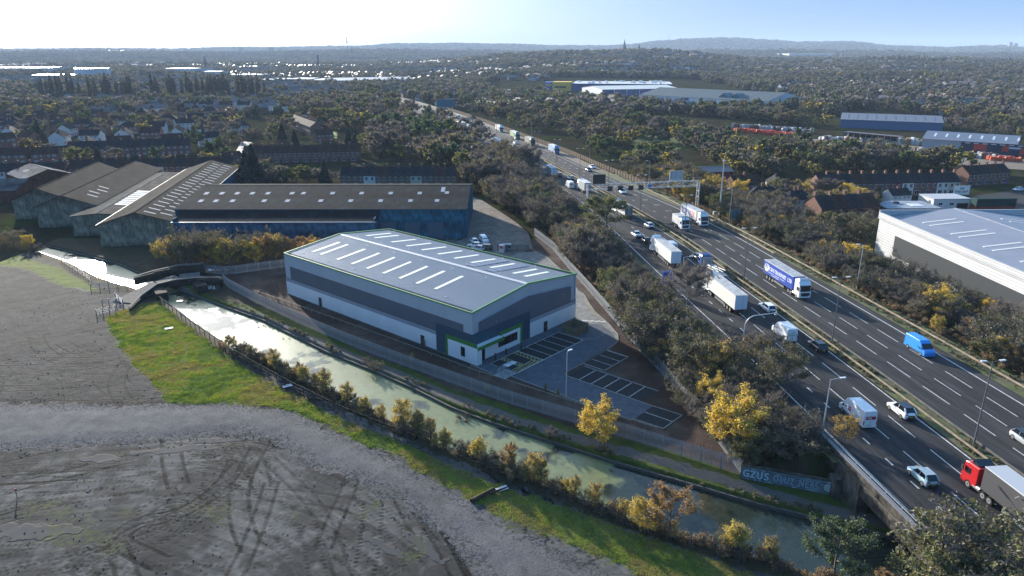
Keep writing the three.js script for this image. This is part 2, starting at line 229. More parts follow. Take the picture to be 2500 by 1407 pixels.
const groundMap = dataTex(TS, TS, (u, v, i, j) => {
  const x = mix(NX0, NX1, u), z = mix(NZ0, NZ1, v), o = j * TS + i;
  const n1 = fbm(x * 0.13, z * 0.13, 4), n2 = fbm(x * 0.9 + 40, z * 0.9, 4), n3 = hash(i, j), n4 = fbm(x * 3.1, z * 3.1, 3), w = (n2 - 0.5) * 2.6 + (n4 - 0.5) * 1.2;
  const side = field('side', x, z) > 0.5; let c, rough = 0.95, high = 0.4 + 0.3 * n4 + 0.1 * n3;
  if (side) {
    const dg = Math.min(field('grass', x, z), field('grass2', x, z)) + w * 0.8, dv = field('gravel', x, z) + w * 1.5, dc = field('canal', x, z) + w * 0.5;
    if (dc < 2.6 && dg > -1.5 || dc < 1.6) { const t = 0.6 + 0.8 * n2; c = [0.055 * t, 0.045 * t, 0.024 * t]; }
    else if (dg < 0) { const t = 0.55 + 0.9 * n2, dry = sstep(0.52, 0.75, n1 + (n4 - 0.5) * 0.5) * 0.6, edge = sstep(-1.8, 0, dg) * 0.6; c = [mix(0.10, 0.13, dry) * t, mix(0.135, 0.115, dry) * t, mix(0.018, 0.035, dry) * t].map((k, q) => mix(k, [0.07, 0.062, 0.05][q], edge * n4 * 1.4)); high = 0.5 + 0.5 * n4; }
    else if (dv < 0) { const t = 0.62 + 0.5 * n3 + 0.5 * (n2 - 0.5) - sstep(0.6, 0.75, n1) * 0.12; c = [0.125 * t, 0.121 * t, 0.122 * t]; high = 0.45 + 0.16 * n3; if (dv > -1.2 && n4 > 0.55) c = c.map(k => k * 0.55); }
    else {
      const fa = far0(x, z), sk = fbm((x * Math.cos(fa) + z * Math.sin(fa)) * 0.11, (-x * Math.sin(fa) + z * Math.cos(fa)) * 1.5, 4), r = ruts[o], far = z < -98 ? 1 : 0, dry = sstep(0.42, 0.62, n1 * 0.6 + n2 * 0.4) * (1 - far * 0.8), p = puddle(x, z), t = 0.72 + 0.36 * n4 + 1.7 * (r - 0.5) + 0.16 * (n3 - 0.5) + 1.1 * (sk - 0.5);
      c = [mix(0.050, 0.112, dry) * t, mix(0.048, 0.108, dry) * t, mix(0.045, 0.102, dry) * t]; rough = 0.95; high = 0.1 + 0.5 * r + 0.2 * n4 + 0.25 * sk;
      if (far > 0) { const q = sstep(0.4, 0.7, n2 * 0.5 + sk * 0.5) * far; c = c.map(k => k * mix(1.25, 0.65, q)); }
      if (p < 1) { c = [0.060, 0.060, 0.062]; rough = 0.88; high = 0.2; } else if (p < 1.5) { c = c.map(k => k * 0.85); rough = Math.min(rough, 0.9); }
      if (dv < 1.8 && n2 > 0.5) c = c.map(k => k * 0.75); if (z < -100 && dv < 1.4) c = c.map(k => k * 0.5);
{ const ms = fbm((x + z * 0.6) * 0.19 + 5 + n2, (z - x * 0.6) * 0.19 + n4, 5); if (z > -75 && ms > 0.67 && n4 > 0.42) c = [0.058, 0.060, 0.034].map(k => k * (0.6 + n4)); }
    }
  } else if (field('site', x, z) < 0) { const t = 0.55 + 0.7 * n2 + 0.3 * (n3 - 0.5), dry = sstep(0.4, 0.7, n1); c = [mix(0.060, 0.10, dry) * t, mix(0.040, 0.072, dry) * t, mix(0.032, 0.058, dry) * t]; high = 0.3 + 0.5 * n3; }
  else {
    const d = field('tow', x, z) + (n2 - 0.5) * 1.2, t = 0.6 + 0.7 * n2;
    if (d < 0) c = [0.105, 0.098, 0.09].map(k => k * (0.75 + 0.4 * n4)); else if (d < 2 + n2) c = [0.055 * t, 0.075 * t, 0.016 * t]; else c = [0.062 * t, 0.05 * t, 0.03 * t];
    if (bankY(x, z) > 0.05) { const g = sstep(0.45, 0.6, n1); c = [mix(0.07, 0.05, g) * t, mix(0.052, 0.06, g) * t, mix(0.034, 0.02, g) * t]; }
  }
  gRough[o] = rough * 255; gHigh[o] = clamp(high) * 255; return c;
}, true, false);
const pack = a => { const d = new Uint8Array(TS * TS * 4); for (let i = 0; i < a.length; i++) { d[4 * i] = d[4 * i + 1] = d[4 * i + 2] = a[i]; d[4 * i + 3] = 255; } const t = new THREE.DataTexture(d, TS, TS); t.magFilter = THREE.LinearFilter; t.needsUpdate = true; return t; };
const nearMat = new THREE.MeshPhysicalMaterial({ specularIntensity: 0.2, map: groundMap, roughnessMap: pack(gRough), roughness: 1, bumpMap: pack(gHigh), bumpScale: 0.14 });
{
  const nu = 420, nv = 354;
  struct('ground', gridGeo(nu, nv, (i, j) => { const x = mix(NX0, NX1, i / nu), z = mix(NZ0, NZ1, j / nv); let y = groundY(x, z); if (field('side', x, z) > 0.5 && field('canal', x, z) > 2 && field('gravel', x, z) > 0 && field('grass', x, z) > 0) { const q = (Math.floor(j / nv * TS) * TS + Math.floor(i / nu * TS)); y += 0.14 * ((ruts[q] ?? 0.5) - 0.5); } if (field('gravel', x, z) < 0) y += 0.14 * sstep(0, -4, field('gravel', x, z)); return [x, y, z, i / nu, j / nv]; }), nearMat);
}
// the land beyond, to the horizon
const landT = dataTex(512, 512, (u, v) => { const a = tnoise(u, v, 6, 6), b = tnoise(u + 0.3, v, 12, 5), t = 0.5 + b; const g = sstep(0.45, 0.6, a); return [mix(0.040, 0.034, g) * t, mix(0.036, 0.044, g) * t, mix(0.024, 0.016, g) * t]; }, true);
{
  const rings = []; for (let r = 25; r < 11500; r *= 1.0165) rings.push(r); rings.push(11500);
  const degs = []; for (let a = -180; a < -64; a += 8) degs.push(a); for (let a = -64; a <= 64; a += 0.3) degs.push(a); for (let a = 72; a < 180; a += 8) degs.push(a); degs.push(180);
  struct('terrain', gridGeo(degs.length - 1, rings.length - 1, (i, j) => {
    const a = degs[i] * PI / 180, r = rings[j], x = Math.sin(a) * r, z = -Math.cos(a) * r, m = Math.max(NX0 - x, x - NX1, NZ0 - z, z - NZ1);
    let y = m < -3 ? -7 : groundY(x, z) - 0.07; if (m > -3 && m < 6) y -= 0.1; return [x, y, z, x / 60, z / 60];
  }), new THREE.MeshPhysicalMaterial({ map: landT, roughness: 1, specularIntensity: 0 }));
}
// canal water, murky green with a film of floating weed on the still reach
const weed = (x, z) => { const n = fbm(x * 0.11, z * 0.11, 5) + 0.4 * (fbm(x * 0.5 + 3, z * 0.5, 4) - 0.5), lim = 0.36 + 0.5 * sstep(-2, 26, x + (fbm(x * 0.3, z * 0.3, 2) - 0.5) * 10) - 0.05 * sstep(-30, -50, x); return sstep(lim, lim + 0.13, n); };
const waterR = new Uint8Array(1024 * 1024), waterT = dataTex(1024, 1024, (u, v, i, j) => { const x = mix(NX0, NX1, u), z = mix(NZ0, NZ1, v); if (field('canal', x, z) > 2) return [0.03, 0.04, 0.03]; const g = weed(x, z), t = 0.8 + 0.4 * fbm(x * 1.5, z * 1.5, 3); waterR[j * 1024 + i] = 255 * mix(0.05, 0.36, g); return [mix(0.022, 0.155, g) * t, mix(0.032, 0.18, g) * t, mix(0.024, 0.085, g) * t]; }, true);
const overNear = t => { t.repeat.set(1 / (NX1 - NX0), 1 / (NZ1 - NZ0)); t.offset.set(-NX0 / (NX1 - NX0), -NZ0 / (NZ1 - NZ0)); return t; };
const waterRT = dataTex(1024, 1024, (u, v, i, j) => waterR[j * 1024 + i] / 255);
struct('canal_water', sheet(CANAL, -0.7), new THREE.MeshStandardMaterial({ map: overNear(waterT), roughnessMap: overNear(waterRT), roughness: 1, bumpMap: tx(dataTex(256, 256, (u, v) => tnoise(u, v, 8, 4)), 3.7), bumpScale: 0.012 }));
{ // stone coping along both banks
  const st = std(0.13, 0.125, 0.115, 0.9, { map: grain1 });
  struct('canal_edge', wallStrip(CANAL_R.map(([x, z]) => [x + 0.1, z - 0.12]), -1.4, -0.28, 0.35), st);
  struct('canal_edge', wallStrip(CANAL_L.slice(5), -1.4, -0.34, 0.3), st);
}

// motorway
const asphaltT = dataTex(512, 1024, (u, v) => { const s = tnoise(u, v * 0.12, 24, 3), n = tnoise(u, v, 16, 5), k = hash(u * 512, v * 1024); return 0.60 + 0.26 * (s - 0.5) + 0.2 * (n - 0.5) + 0.12 * (k - 0.5); });
asphaltT.colorSpace = THREE.SRGBColorSpace;
const asphalt = std(0.135, 0.133, 0.135, 0.82, { map: tx(asphaltT, 15, 64) }), asphalt2 = std(0.105, 0.105, 0.112, 0.8, { map: tx(asphaltT, 13, 80) });
const paint = std(0.72, 0.72, 0.70, 0.7, { map: grain1 }), yellowPaint = std(0.55, 0.42, 0.10, 0.75, { map: grain1 });
struct('carriageway', ribbon(s => leftEdge(s) - 1.6, -1.9, RY), asphalt2);
struct('carriageway', ribbon(0.9, s => rightEdge(s) + 1.7, RY), asphalt);
{ // lane markings: 6 m marks near, 2 m marks beyond the gantry
  const Y = RY + 0.004, dashes = (off, s0, s1, len, gap, w) => { const l = []; for (let s = s0; s < s1; s += len + gap) l.push(flat(ribbon(typeof off === 'function' ? q => off(q) - w / 2 : off - w / 2, typeof off === 'function' ? q => off(q) + w / 2 : off + w / 2, Y, s, s + len, len))); return join(l); };
  const lane = k => s => mix(1.5, rightEdge(s), k / 4), s0 = 8, s9 = medTotal - 10;
  for (const k of [1, 2, 3]) struct('lane_marking', join([dashes(lane(k), s0 + k * 2.3, sFork, 6, 3, 0.17), dashes(k === 3 ? s => mix(12, 8, sstep(sFork, sFar, s)) : lane(k === 1 ? 1.25 : 2.55), sFork + 6, s9, 2, 7, 0.16)]), paint);
  for (const o of [-5.9, -9.6]) struct('lane_marking', join([dashes(o, s0 + 3, sFork, 6, 3, 0.17), dashes(o + 0.5, sFork + 4, s9, 2, 7, 0.16)]), paint);
  struct('lane_marking', dashes(s => mix(-13, -12.6, s / 300), s0, roadS(-165), 1.6, 3.4, 0.22), paint);
  for (const [o, w] of [[s => leftEdge(s), 0.2], [() => -2.35, 0.2], [() => 1.5, 0.18], [s => rightEdge(s), 0.24]]) struct('edge_line', ribbon(s => o(s) - w / 2, s => o(s) + w / 2, Y, 4, s9), paint);
}
const verge = new THREE.MeshStandardMaterial({ map: landT, roughness: 1, color: RGB(2.3, 2.5, 1.8) }), dirt = std(0.16, 0.13, 0.10, 0.95, { map: grain5 }), dustT = std(0.30, 0.25, 0.20, 0.95, { map: grain5 });
const vb = g => { const u = g.attributes.uv; for (let i = 0; i < u.count; i++) u.setXY(i, u.getX(i) / 9, u.getY(i) / 9); return g; };
struct('central_reservation', vb(ribbon(-1.9, 0.9, RY + 0.06)), verge);
struct('kerb', join([ribbon(-1.95, -1.85, RY + 0.1), ribbon(0.85, 0.95, RY + 0.1)].map(flat)), dirt);
struct('verge', vb(ribbon(s => rightEdge(s) + 1.7, 21.5, RY + 0.05, 0, sFar)), verge);
struct('hard_shoulder', ribbon(s => rightEdge(s) + 1.7, 17.8, RY + 0.015, sFork + 30, medTotal), dustT);
struct('verge', vb(ribbon(s => leftEdge(s) - 3.2, s => leftEdge(s) - 1.6, RY + 0.02, sBridge0, medTotal)), verge);

// blades of grass and stones, nobody could count them
function scatter(name, geo, mat, n, ok, place, cols) {
  const list = []; let guard = 0; while (list.length < n && guard++ < n * 30) { const p = ok(); if (p) list.push(p); }
  const im = new THREE.InstancedMesh(geo, mat, list.length), c = new THREE.Color();
  list.forEach((p, i) => { place(p, i); im.setMatrixAt(i, M4); if (cols) { const k = typeof cols === 'function' ? cols(p, i) : cols[i % cols.length], t = 0.7 + 0.6 * rnd(); im.setColorAt(i, c.setRGB(k[0] * t, k[1] * t, k[2] * t)); } });
  im.name = numbered(name); im.castShadow = im.receiveShadow = true; im.userData.kind = 'stuff'; scene.add(im); return im;
}
const place = (x, y, z, s, sy = s, tilt = 0) => M4.compose(V3(x, y, z), Q4.setFromEuler(E3.set(tilt * rr(-1, 1), rnd() * 6.28, tilt * rr(-1, 1))), V3(s, sy, s));
function tuftGeo(n, w, h, spread) { const p = []; for (let i = 0; i < n; i++) { const a = rnd() * 6.28, x = rr(-spread, spread), z = rr(-spread, spread), c = Math.cos(a) * w, s = Math.sin(a) * w, lx = rr(-0.5, 0.5) * h, lz = rr(-0.5, 0.5) * h, H = h * rr(0.6, 1.1); p.push(x - c, 0, z - s, x + c, 0, z + s, x + lx, H, z + lz); } const g = new THREE.BufferGeometry(); g.setAttribute('position', new THREE.Float32BufferAttribute(p, 3)); g.computeVertexNormals(); return uvm(g); }
const leafMat = (extra = {}) => new THREE.MeshPhysicalMaterial({ color: 0xffffff, roughness: 0.95, transmission: 0.5, thickness: 0, side: THREE.DoubleSide, ...extra });
{
  const grassOk = () => { const x = rr(-95, 40), z = rr(-180, -40), d = Math.min(field('grass', x, z), field('grass2', x, z)) + (fbm(x * 0.9 + 40, z * 0.9, 4) - 0.5) * 2; return d < -0.2 ? [x, groundY(x, z), z] : null; };
  const g = scatter('grass', tuftGeo(9, 0.03, 0.22, 0.22), leafMat(), 42000, grassOk, ([x, y, z]) => place(x, y - 0.02, z, rr(0.7, 1.3), rr(0.35, 0.7) + 0.9 * noise(x * 0.8, z * 0.8) ** 2), ([x, y, z], i) => { const n = fbm(x * 0.16, z * 0.16, 4) + (fbm(x * 0.9, z * 0.9, 2) - 0.5) * 0.5; return n > 0.58 ? [0.30, 0.26, 0.06] : n > 0.5 ? [0.29, 0.31, 0.03] : n > 0.4 ? [0.24, 0.31, 0.02] : [0.15, 0.22, 0.02]; });
  g.userData.label = 'bright green grass on the bank beside the canal'; g.userData.category = 'grass';
  const stone = flat(new THREE.IcosahedronGeometry(0.07, 0)); stone.scale(1, 0.7, 1.2);
  const s = scatter('gravel', stone, std(1, 1, 1, 0.9), 9000, () => { const x = rr(-110, 40), z = rr(-115, -35); return field('gravel', x, z) + (noise(x * 0.6, z * 0.6) - 0.5) * 4 < 0.3 ? [x, groundY(x, z) + 0.1 * sstep(0, -4, field('gravel', x, z)), z] : null; }, ([x, y, z]) => place(x, y, z, rr(0.4, 1.2), rr(0.4, 1.1), 1), [[0.15, 0.146, 0.15], [0.10, 0.10, 0.104], [0.2, 0.195, 0.19]]);
  s.userData.label = 'grey crushed stone of the haul road across the mud'; s.userData.category = 'gravel';
  const clod = scatter('rubble', stone, std(1, 1, 1, 0.95), 1300, () => { const x = rr(-105, 10), z = rr(-170, -40); return field('side', x, z) > 0.5 && field('grass', x, z) > 0.5 && field('gravel', x, z) > -0.2 && field('canal', x, z) > 4 && fbm(x * 0.3, z * 0.3, 3) > 0.48 ? [x, 0, z] : null; }, ([x, y, z]) => place(x, groundY(x, z) + 0.02, z, rr(0.4, 1.7), rr(0.5, 1.8), 1), [[0.13, 0.125, 0.12], [0.10, 0.096, 0.09], [0.17, 0.16, 0.15]]);
  clod.userData.label = 'clods and broken stones on the grey mud'; clod.userData.category = 'rubble';
}

// ---------- the new unit and its yard (own axes: x along the long wall, -z across the unit) ----------
const TH = -41 * PI / 180, cT = Math.cos(-TH), sT = Math.sin(-TH);
const U = (x, z) => [-51.25 + x * cT - z * sT, -153.71 + x * sT + z * cT];
const site = (name, label, cat, x, z, turn = 0, y = 0, group) => { const p = U(x, z); return thing(name, label, cat, [p[0], y, p[1]], TH + turn, group); };
const usheet = (pts, y) => sheet(pts.map(p => U(...p)), y), rect = (x0, x1, z0, z1) => [[x0, z0], [x1, z0], [x1, z1], [x0, z1]];
const ribT = dataTex(256, 8, u => { const t = (u * 8) % 1; return t < 0.62 ? 0.2 : t < 0.7 ? mix(0.2, 1, (t - 0.62) / 0.08) : t < 0.92 ? 1 : mix(1, 0.2, (t - 0.92) / 0.08); });
const ribH = tx(ribT, 2.4, 1), ribV = (() => { const t = tx(dataTex(8, 256, (u, v) => { const k = (v * 8) % 1; return k < 0.62 ? 0.2 : k < 0.7 ? mix(0.2, 1, (k - 0.62) / 0.08) : k < 0.92 ? 1 : mix(1, 0.2, (k - 0.92) / 0.08); }), 1, 1.6); return t; })();
const clad = (r, g, b, bump, rough = 0.5) => std(r, g, b, rough, { metalness: 0.1, map: soft20, bumpMap: bump, bumpScale: 0.03 });
const cGrey = clad(0.50, 0.53, 0.58, ribH), cDark = clad(0.13, 0.15, 0.185, ribH), cWhite = clad(0.86, 0.87, 0.88, ribV), cMid = clad(0.36, 0.38, 0.43, ribV), cTeal = std(0.030, 0.075, 0.115, 0.5, { map: soft20 });
const green = std(0.045, 0.20, 0.035, 0.45), offWhite = std(0.84, 0.85, 0.87, 0.5, { map: soft20 }), darkGlass = phys(0.012, 0.014, 0.018, 0.06, { metalness: 0 }), black = std(0.018, 0.018, 0.02, 0.55), steel = std(0.42, 0.44, 0.46, 0.42, { metalness: 0.7 }), galv = std(0.46, 0.48, 0.50, 0.6, { metalness: 0.1, map: grain5 });
const concrete = std(0.33, 0.32, 0.30, 0.9, { map: grain5 }), kerbM = std(0.42, 0.41, 0.39, 0.9, { map: grain1 }), timber = std(0.30, 0.235, 0.15, 0.85, { map: grain1 });
{
  const L = 58.7, Wd = 30.6, EV = 9.5, RG = 11.15;
  const t = site('warehouse', 'new grey and white industrial unit with green trim and ribbed pale roof', 'warehouse', 0, 0);
  const gable = (u0, u1, y0, top, x) => { const s = new THREE.Shape([[u0, y0], [u1, y0], [u1, top(u1)], ...(u0 < 15.3 && u1 > 15.3 ? [[15.3, top(15.3)]] : []), [u0, top(u0)]].map(p => new THREE.Vector2(...p))), g = new THREE.ExtrudeGeometry(s, { depth: 0.05, bevelEnabled: false }); g.rotateY(PI / 2); g.translate(x, 0, 0); return uvm(flat(g)); };
  const roofY = u => mix(EV, RG, 1 - Math.abs(u - 15.3) / 15.3);
  // shell of four walls with light grey sheeting
  mesh('wall', bx(L, EV, 0.3, L / 2, EV / 2, -0.15), cGrey, t); mesh('wall', bx(L, EV, 0.3, L / 2, EV / 2, -Wd + 0.15), cGrey, t);
  for (const x of [0.02, L - 0.32]) mesh('wall', gable(0.3, Wd - 0.3, 0, u => roofY(u) - 0.05, x).scale(1, 1, 1), cGrey, t);
  const gl = t.children; gl[2].geometry.scale(1, 1, 1);
  const fr = (n, x0, x1, y0, y1, m, z = 0.03, d = 0.06) => mesh(n, bx(x1 - x0, y1 - y0, d, (x0 + x1) / 2, (y0 + y1) / 2, z), m, t);
  fr('white_cladding', 0, 49.5, 0.2, 3.2, cWhite, 0.05, 0.1); fr('grey_cladding', 0, 49.5, 3.2, 4.0, cMid, 0.04, 0.08);
  fr('dark_cladding', 2, 49.5, 4.05, 7.0, cDark); fr('dark_cladding', 49.5, 56.5, 5.65, 7.0, cDark); fr('teal_cladding', 49.5, L, 0.1, 5.6, cTeal, 0.06, 0.12);
  fr('plinth', 0, L, 0, 0.2, concrete, 0.07, 0.14);
  fr('seam', 0, 49.5, 4.0, 4.05, black, 0.05, 0.1);
  const en = (n, u0, u1, y0, y1, m, x = 0.03, d = 0.06) => mesh(n, bx(d, y1 - y0, u1 - u0, L + x, (y0 + y1) / 2, -(u0 + u1) / 2), m, t);
  en('white_cladding', 15.7, Wd, 0.2, 3.2, cWhite, 0.05, 0.1); en('grey_cladding', 15.7, Wd, 3.2, 4.05, cMid, 0.04, 0.08); en('seam', 15.7, Wd, 4.05, 4.1, black, 0.05, 0.1); en('plinth', 0, Wd, 0, 0.2, concrete, 0.07, 0.14);
  en('teal_cladding', 0, 15.7, 0.1, 5.6, cTeal, 0.06, 0.12);
  { const s = new THREE.Shape([[1.9, 5.65], [15.7, 5.65], [15.7, 4.12], [28.9, 4.12], [28.9, 7.4], [15.3, 8.75], [1.9, 7.4]].map(p => new THREE.Vector2(...p))), g = new THREE.ExtrudeGeometry(s, { depth: 0.06, bevelEnabled: false }); g.rotateY(PI / 2); g.translate(L, 0, 0); mesh('dark_cladding', uvm(flat(g)), cDark, t); }
  // ribbed roof slopes
  const slope = (far) => {
    const p = [], sec = [[0, 0], [0.25, 0], [0.28, 0.1], [0.37, 0.1], [0.4, 0]], z0 = far ? -Wd + 1 : -1, y0 = EV + 0.06, zr = -15.3, yr = RG + 0.02, tri = (a, b, c) => p.push(...a, ...b, ...c);
    for (let x = 0.25; x < L - 0.55; x += 0.4) for (let k = 0; k < 4; k++) { const [a, ha] = sec[k], [b, hb] = sec[k + 1], e0 = [x + a, y0 + ha, z0], e1 = [x + b, y0 + hb, z0], r1 = [x + b, yr + hb, zr], r0 = [x + a, yr + ha, zr]; if (far) { tri(e0, r0, r1); tri(e0, r1, e1); } else { tri(e0, e1, r1); tri(e0, r1, r0); } }
    const g = new THREE.BufferGeometry(); g.setAttribute('position', new THREE.Float32BufferAttribute(p, 3)); g.computeVertexNormals(); return uvm(g);
  };
  const roofM = std(0.40, 0.425, 0.46, 0.46, { metalness: 0.35, map: soft20 }), litM = phys(0.74, 0.75, 0.66, 0.5, {});
  const pitch = Math.atan(1.65 / 15.3);
  for (const far of [0, 1]) {
    const r = mesh('roof', slope(far), roofM, t);
    const xs = far ? [4.7, 7.8, 13.9, 19.3, 24.4, 29.6, 34.7, 39.7, 45.2, 51.3, 54.3] : [5.1, 8.2, 14.4, 19.5, 24.6, 29.8, 34.9, 39.9, 45.1];
    for (const x of xs) { const z = far ? -23.2 : -7.8, y = roofY(-z) + 0.1; mesh('rooflight', bx(0.8, 0.06, 7.5, x, y, z, 0, far ? -pitch : pitch), litM, r); }
    for (let x = 4; x < 58; x += 9.1) for (const z of far ? [-28.6, -17.5] : [-2.6, -13.4]) mesh('anchor_post', join([cy(0.16, 0.16, 0.05, x, roofY(-z) + 0.1, z, 8), cy(0.07, 0.05, 0.35, x, roofY(-z) + 0.25, z, 6)]), offWhite, r);
  }
  mesh('ridge_cap', join([bx(L - 0.3, 0.06, 0.5, L / 2, RG + 0.09, -15.08, 0, pitch), bx(L - 0.3, 0.06, 0.5, L / 2, RG + 0.09, -15.52, 0, -pitch)]), cGrey, t);
  for (const z of [-0.6, -Wd + 0.6]) mesh('gutter', bx(L - 0.5, 0.05, 0.86, L / 2, EV - 0.02, z), black, t);
  for (const z of [-0.04, -Wd + 0.04]) mesh('green_trim', bx(L + 0.3, 0.26, 0.22, L / 2, EV + 0.12, z), std(0.09, 0.27, 0.11, 0.5), t);
  for (const x of [0.05, L - 0.05]) for (const k of [0, 1]) mesh('green_trim', bx(0.28, 0.26, 15.45, x, (EV + RG) / 2 + 0.16, k ? -22.95 : -7.65, 0, k ? -pitch : pitch), std(0.09, 0.27, 0.11, 0.5), t);
  // doors
  for (const x of [12.9, 45.7]) { const d = fr('fire_door', x - 0.5, x + 0.5, 0.05, 2.1, black, 0.1, 0.1); mesh('handle', bx(0.4, 0.06, 0.05, x, 1.05, 0.17), steel, d); }
  const ed = en('fire_door', 20, 21.1, 0.05, 2.2, black, 0.1, 0.1); mesh('handle', bx(0.05, 0.06, 0.4, L + 0.17, 1.1, -20.5), steel, ed);
  // corner office: white panels in a green frame, a porch over the entrance
  const o = L + 0.12;
  fr('green_frame', 52, 52.6, 0.1, 4.1, green, 0.13, 0.12); fr('green_frame', 52.6, o + 1.1, 3.35, 4.1, green, 0.13, 0.12);
  fr('office_panel', 52.6, o + 1.1, 0.1, 3.35, offWhite, 0.11, 0.1);
  const w1 = fr('window', 56, 56.9, 1.0, 2.7, darkGlass, 0.175, 0.05); mesh('frame', join([bx(1, 0.06, 0.07, 56.45, 2.73, 0.18), bx(1, 0.06, 0.07, 56.45, 0.97, 0.18), bx(0.06, 1.8, 0.07, 55.98, 1.85, 0.18), bx(0.06, 1.8, 0.07, 56.92, 1.85, 0.18)]), black, w1);
  mesh('office_panel', bx(1.2, 3.2, 1.1, o + 0.55, 1.7, -0.5), offWhite, t);
  mesh('office_panel', bx(0.12, 3.2, 9.9, o + 0.06, 1.7, -7.75), offWhite, t);
  en('green_frame', 12.7, 13.3, 0.1, 4.05, green, 0.18, 0.14); en('green_frame', 6.9, 12.7, 3.5, 4.05, green, 0.18, 0.14);
  const dr = mesh('entrance_door', bx(0.1, 2.6, 1.7, o + 0.1, 1.4, -1.95), darkGlass, t); mesh('door_frame', join([bx(0.14, 2.7, 0.1, o + 0.12, 1.4, -1.12), bx(0.14, 2.7, 0.1, o + 0.12, 1.4, -2.8), bx(0.14, 0.5, 1.7, o + 0.12, 2.95, -1.95)]), black, dr); mesh('keypad', bx(0.05, 0.25, 0.2, o + 0.19, 1.6, -1.5), steel, dr);
  const pc = mesh('porch', bx(1.15, 0.12, 6.9, o + 0.6, 3.42, -3.4), offWhite, t); mesh('fascia', join([bx(0.1, 0.62, 7.0, o + 1.2, 3.2, -3.45), bx(1.2, 0.62, 0.1, o + 0.6, 3.2, -6.9)]), green, pc);
  const w2 = mesh('window', bx(0.06, 1.6, 5.3, o + 0.14, 1.95, -9.15), darkGlass, t); for (const z of [-6.9, -8.3, -9.7, -11.1]) mesh('mullion', bx(0.05, 1.6, 0.07, o + 0.18, 1.95, z), black, w2);
  for (const z of [-6.2, -26.2]) mesh('wall_light', bx(0.12, 0.14, 0.5, L + 0.12, 6.4, z), steel, t);
  // solar panels on the far slope
  for (const [x, l] of [[41.9, 'solar array on the far roof slope beside the middle rooflight'], [47.4, 'solar array on the far roof slope toward the car park end']]) {
    const a = site('solar_array', l, 'solar panel', x, -22.4, 0, 0, 'solar arrays on the new roof');
    mesh('mounting_rail', join([-0.9, 0.9].map(dx => bx(0.06, 0.05, 11.2, dx, roofY(22.4) + 0.1, 0, 0, -pitch))), steel, a);
    for (let k = 0; k < 6; k++) for (const dx of [-0.58, 0.58]) { const z = -4.7 + k * 1.88; mesh('panel', bx(1.12, 0.05, 1.8, dx, roofY(22.4 - z) + 0.16, z, 0, -pitch), phys(0.10, 0.13, 0.20, 0.25, { metalness: 0.3 }), a); }
  }
}
// yard surfaces
const blockT = dataTex(512, 512, (u, v, i, j) => { const a = Math.floor(i / 8), b = Math.floor(j / 4 + (a % 2) * 0.5), n = tnoise(u, v, 10, 4), k = hash(a * 7, b * 13); return [0.10, 0.115, 0.14].map(c => c * (0.55 + 0.5 * n + 0.55 * (k - 0.4))); }, true);
const blocks = std(1, 1, 1, 0.85, { map: tx(blockT, 6.4) }), bayM = std(0.042, 0.045, 0.050, 0.9, { map: grain1 }), yardM = std(0.27, 0.265, 0.25, 0.85, { map: tx(grainT, 9) }), dustM = std(0.25, 0.22, 0.19, 0.95, { map: tx(grainT, 11) });
struct('service_yard', usheet([[15.5, -34], [16.5, -62], [19.9, -65.3], [25, -63.4], [28.5, -61], [35, -56.5], [42, -51.5], [48.5, -45.5], [51.2, -44.2], [56, -39.5], [59.8, -36], [66, -32.2], [70.5, -28.6], [72.2, -25.9], [72.8, -23.2], [70, -19], [62, -16], [58.9, -20], [58.9, -31], [30, -31.2], [15.5, -31]], 0.03), yardM);
struct('block_paving', usheet([[58.8, 0.2], [61.5, 0.4], [64.1, 0.5], [67.2, -0.8], [83.7, -0.7], [88, -0.9], [90.9, -1], [90.9, -6.9], [74.1, -7], [72.9, -8.2], [73, -20], [72.8, -23.2], [72.2, -25.6], [69.5, -28.4], [65, -31], [58.9, -27.6]], 0.034), blocks);
struct('parking_bay', usheet([[60.8, -2.1], [67.1, -2.4], [67.0, -21.8], [60.9, -21.8]], 0.039), bayM);
struct('parking_bay', usheet(rect(73.4, 77.8, -13.1, -20.7), 0.039), bayM);
struct('parking_bay', usheet(rect(74.2, 88.9, -7.2, -12.1), 0.039), bayM);
struct('parking_bay', usheet(rect(90.9, 95.6, -2, -7.2), 0.039), bayM);
struct('footway', usheet(rect(40, 58.6, 0.2, 1.5), 0.03), bayM);
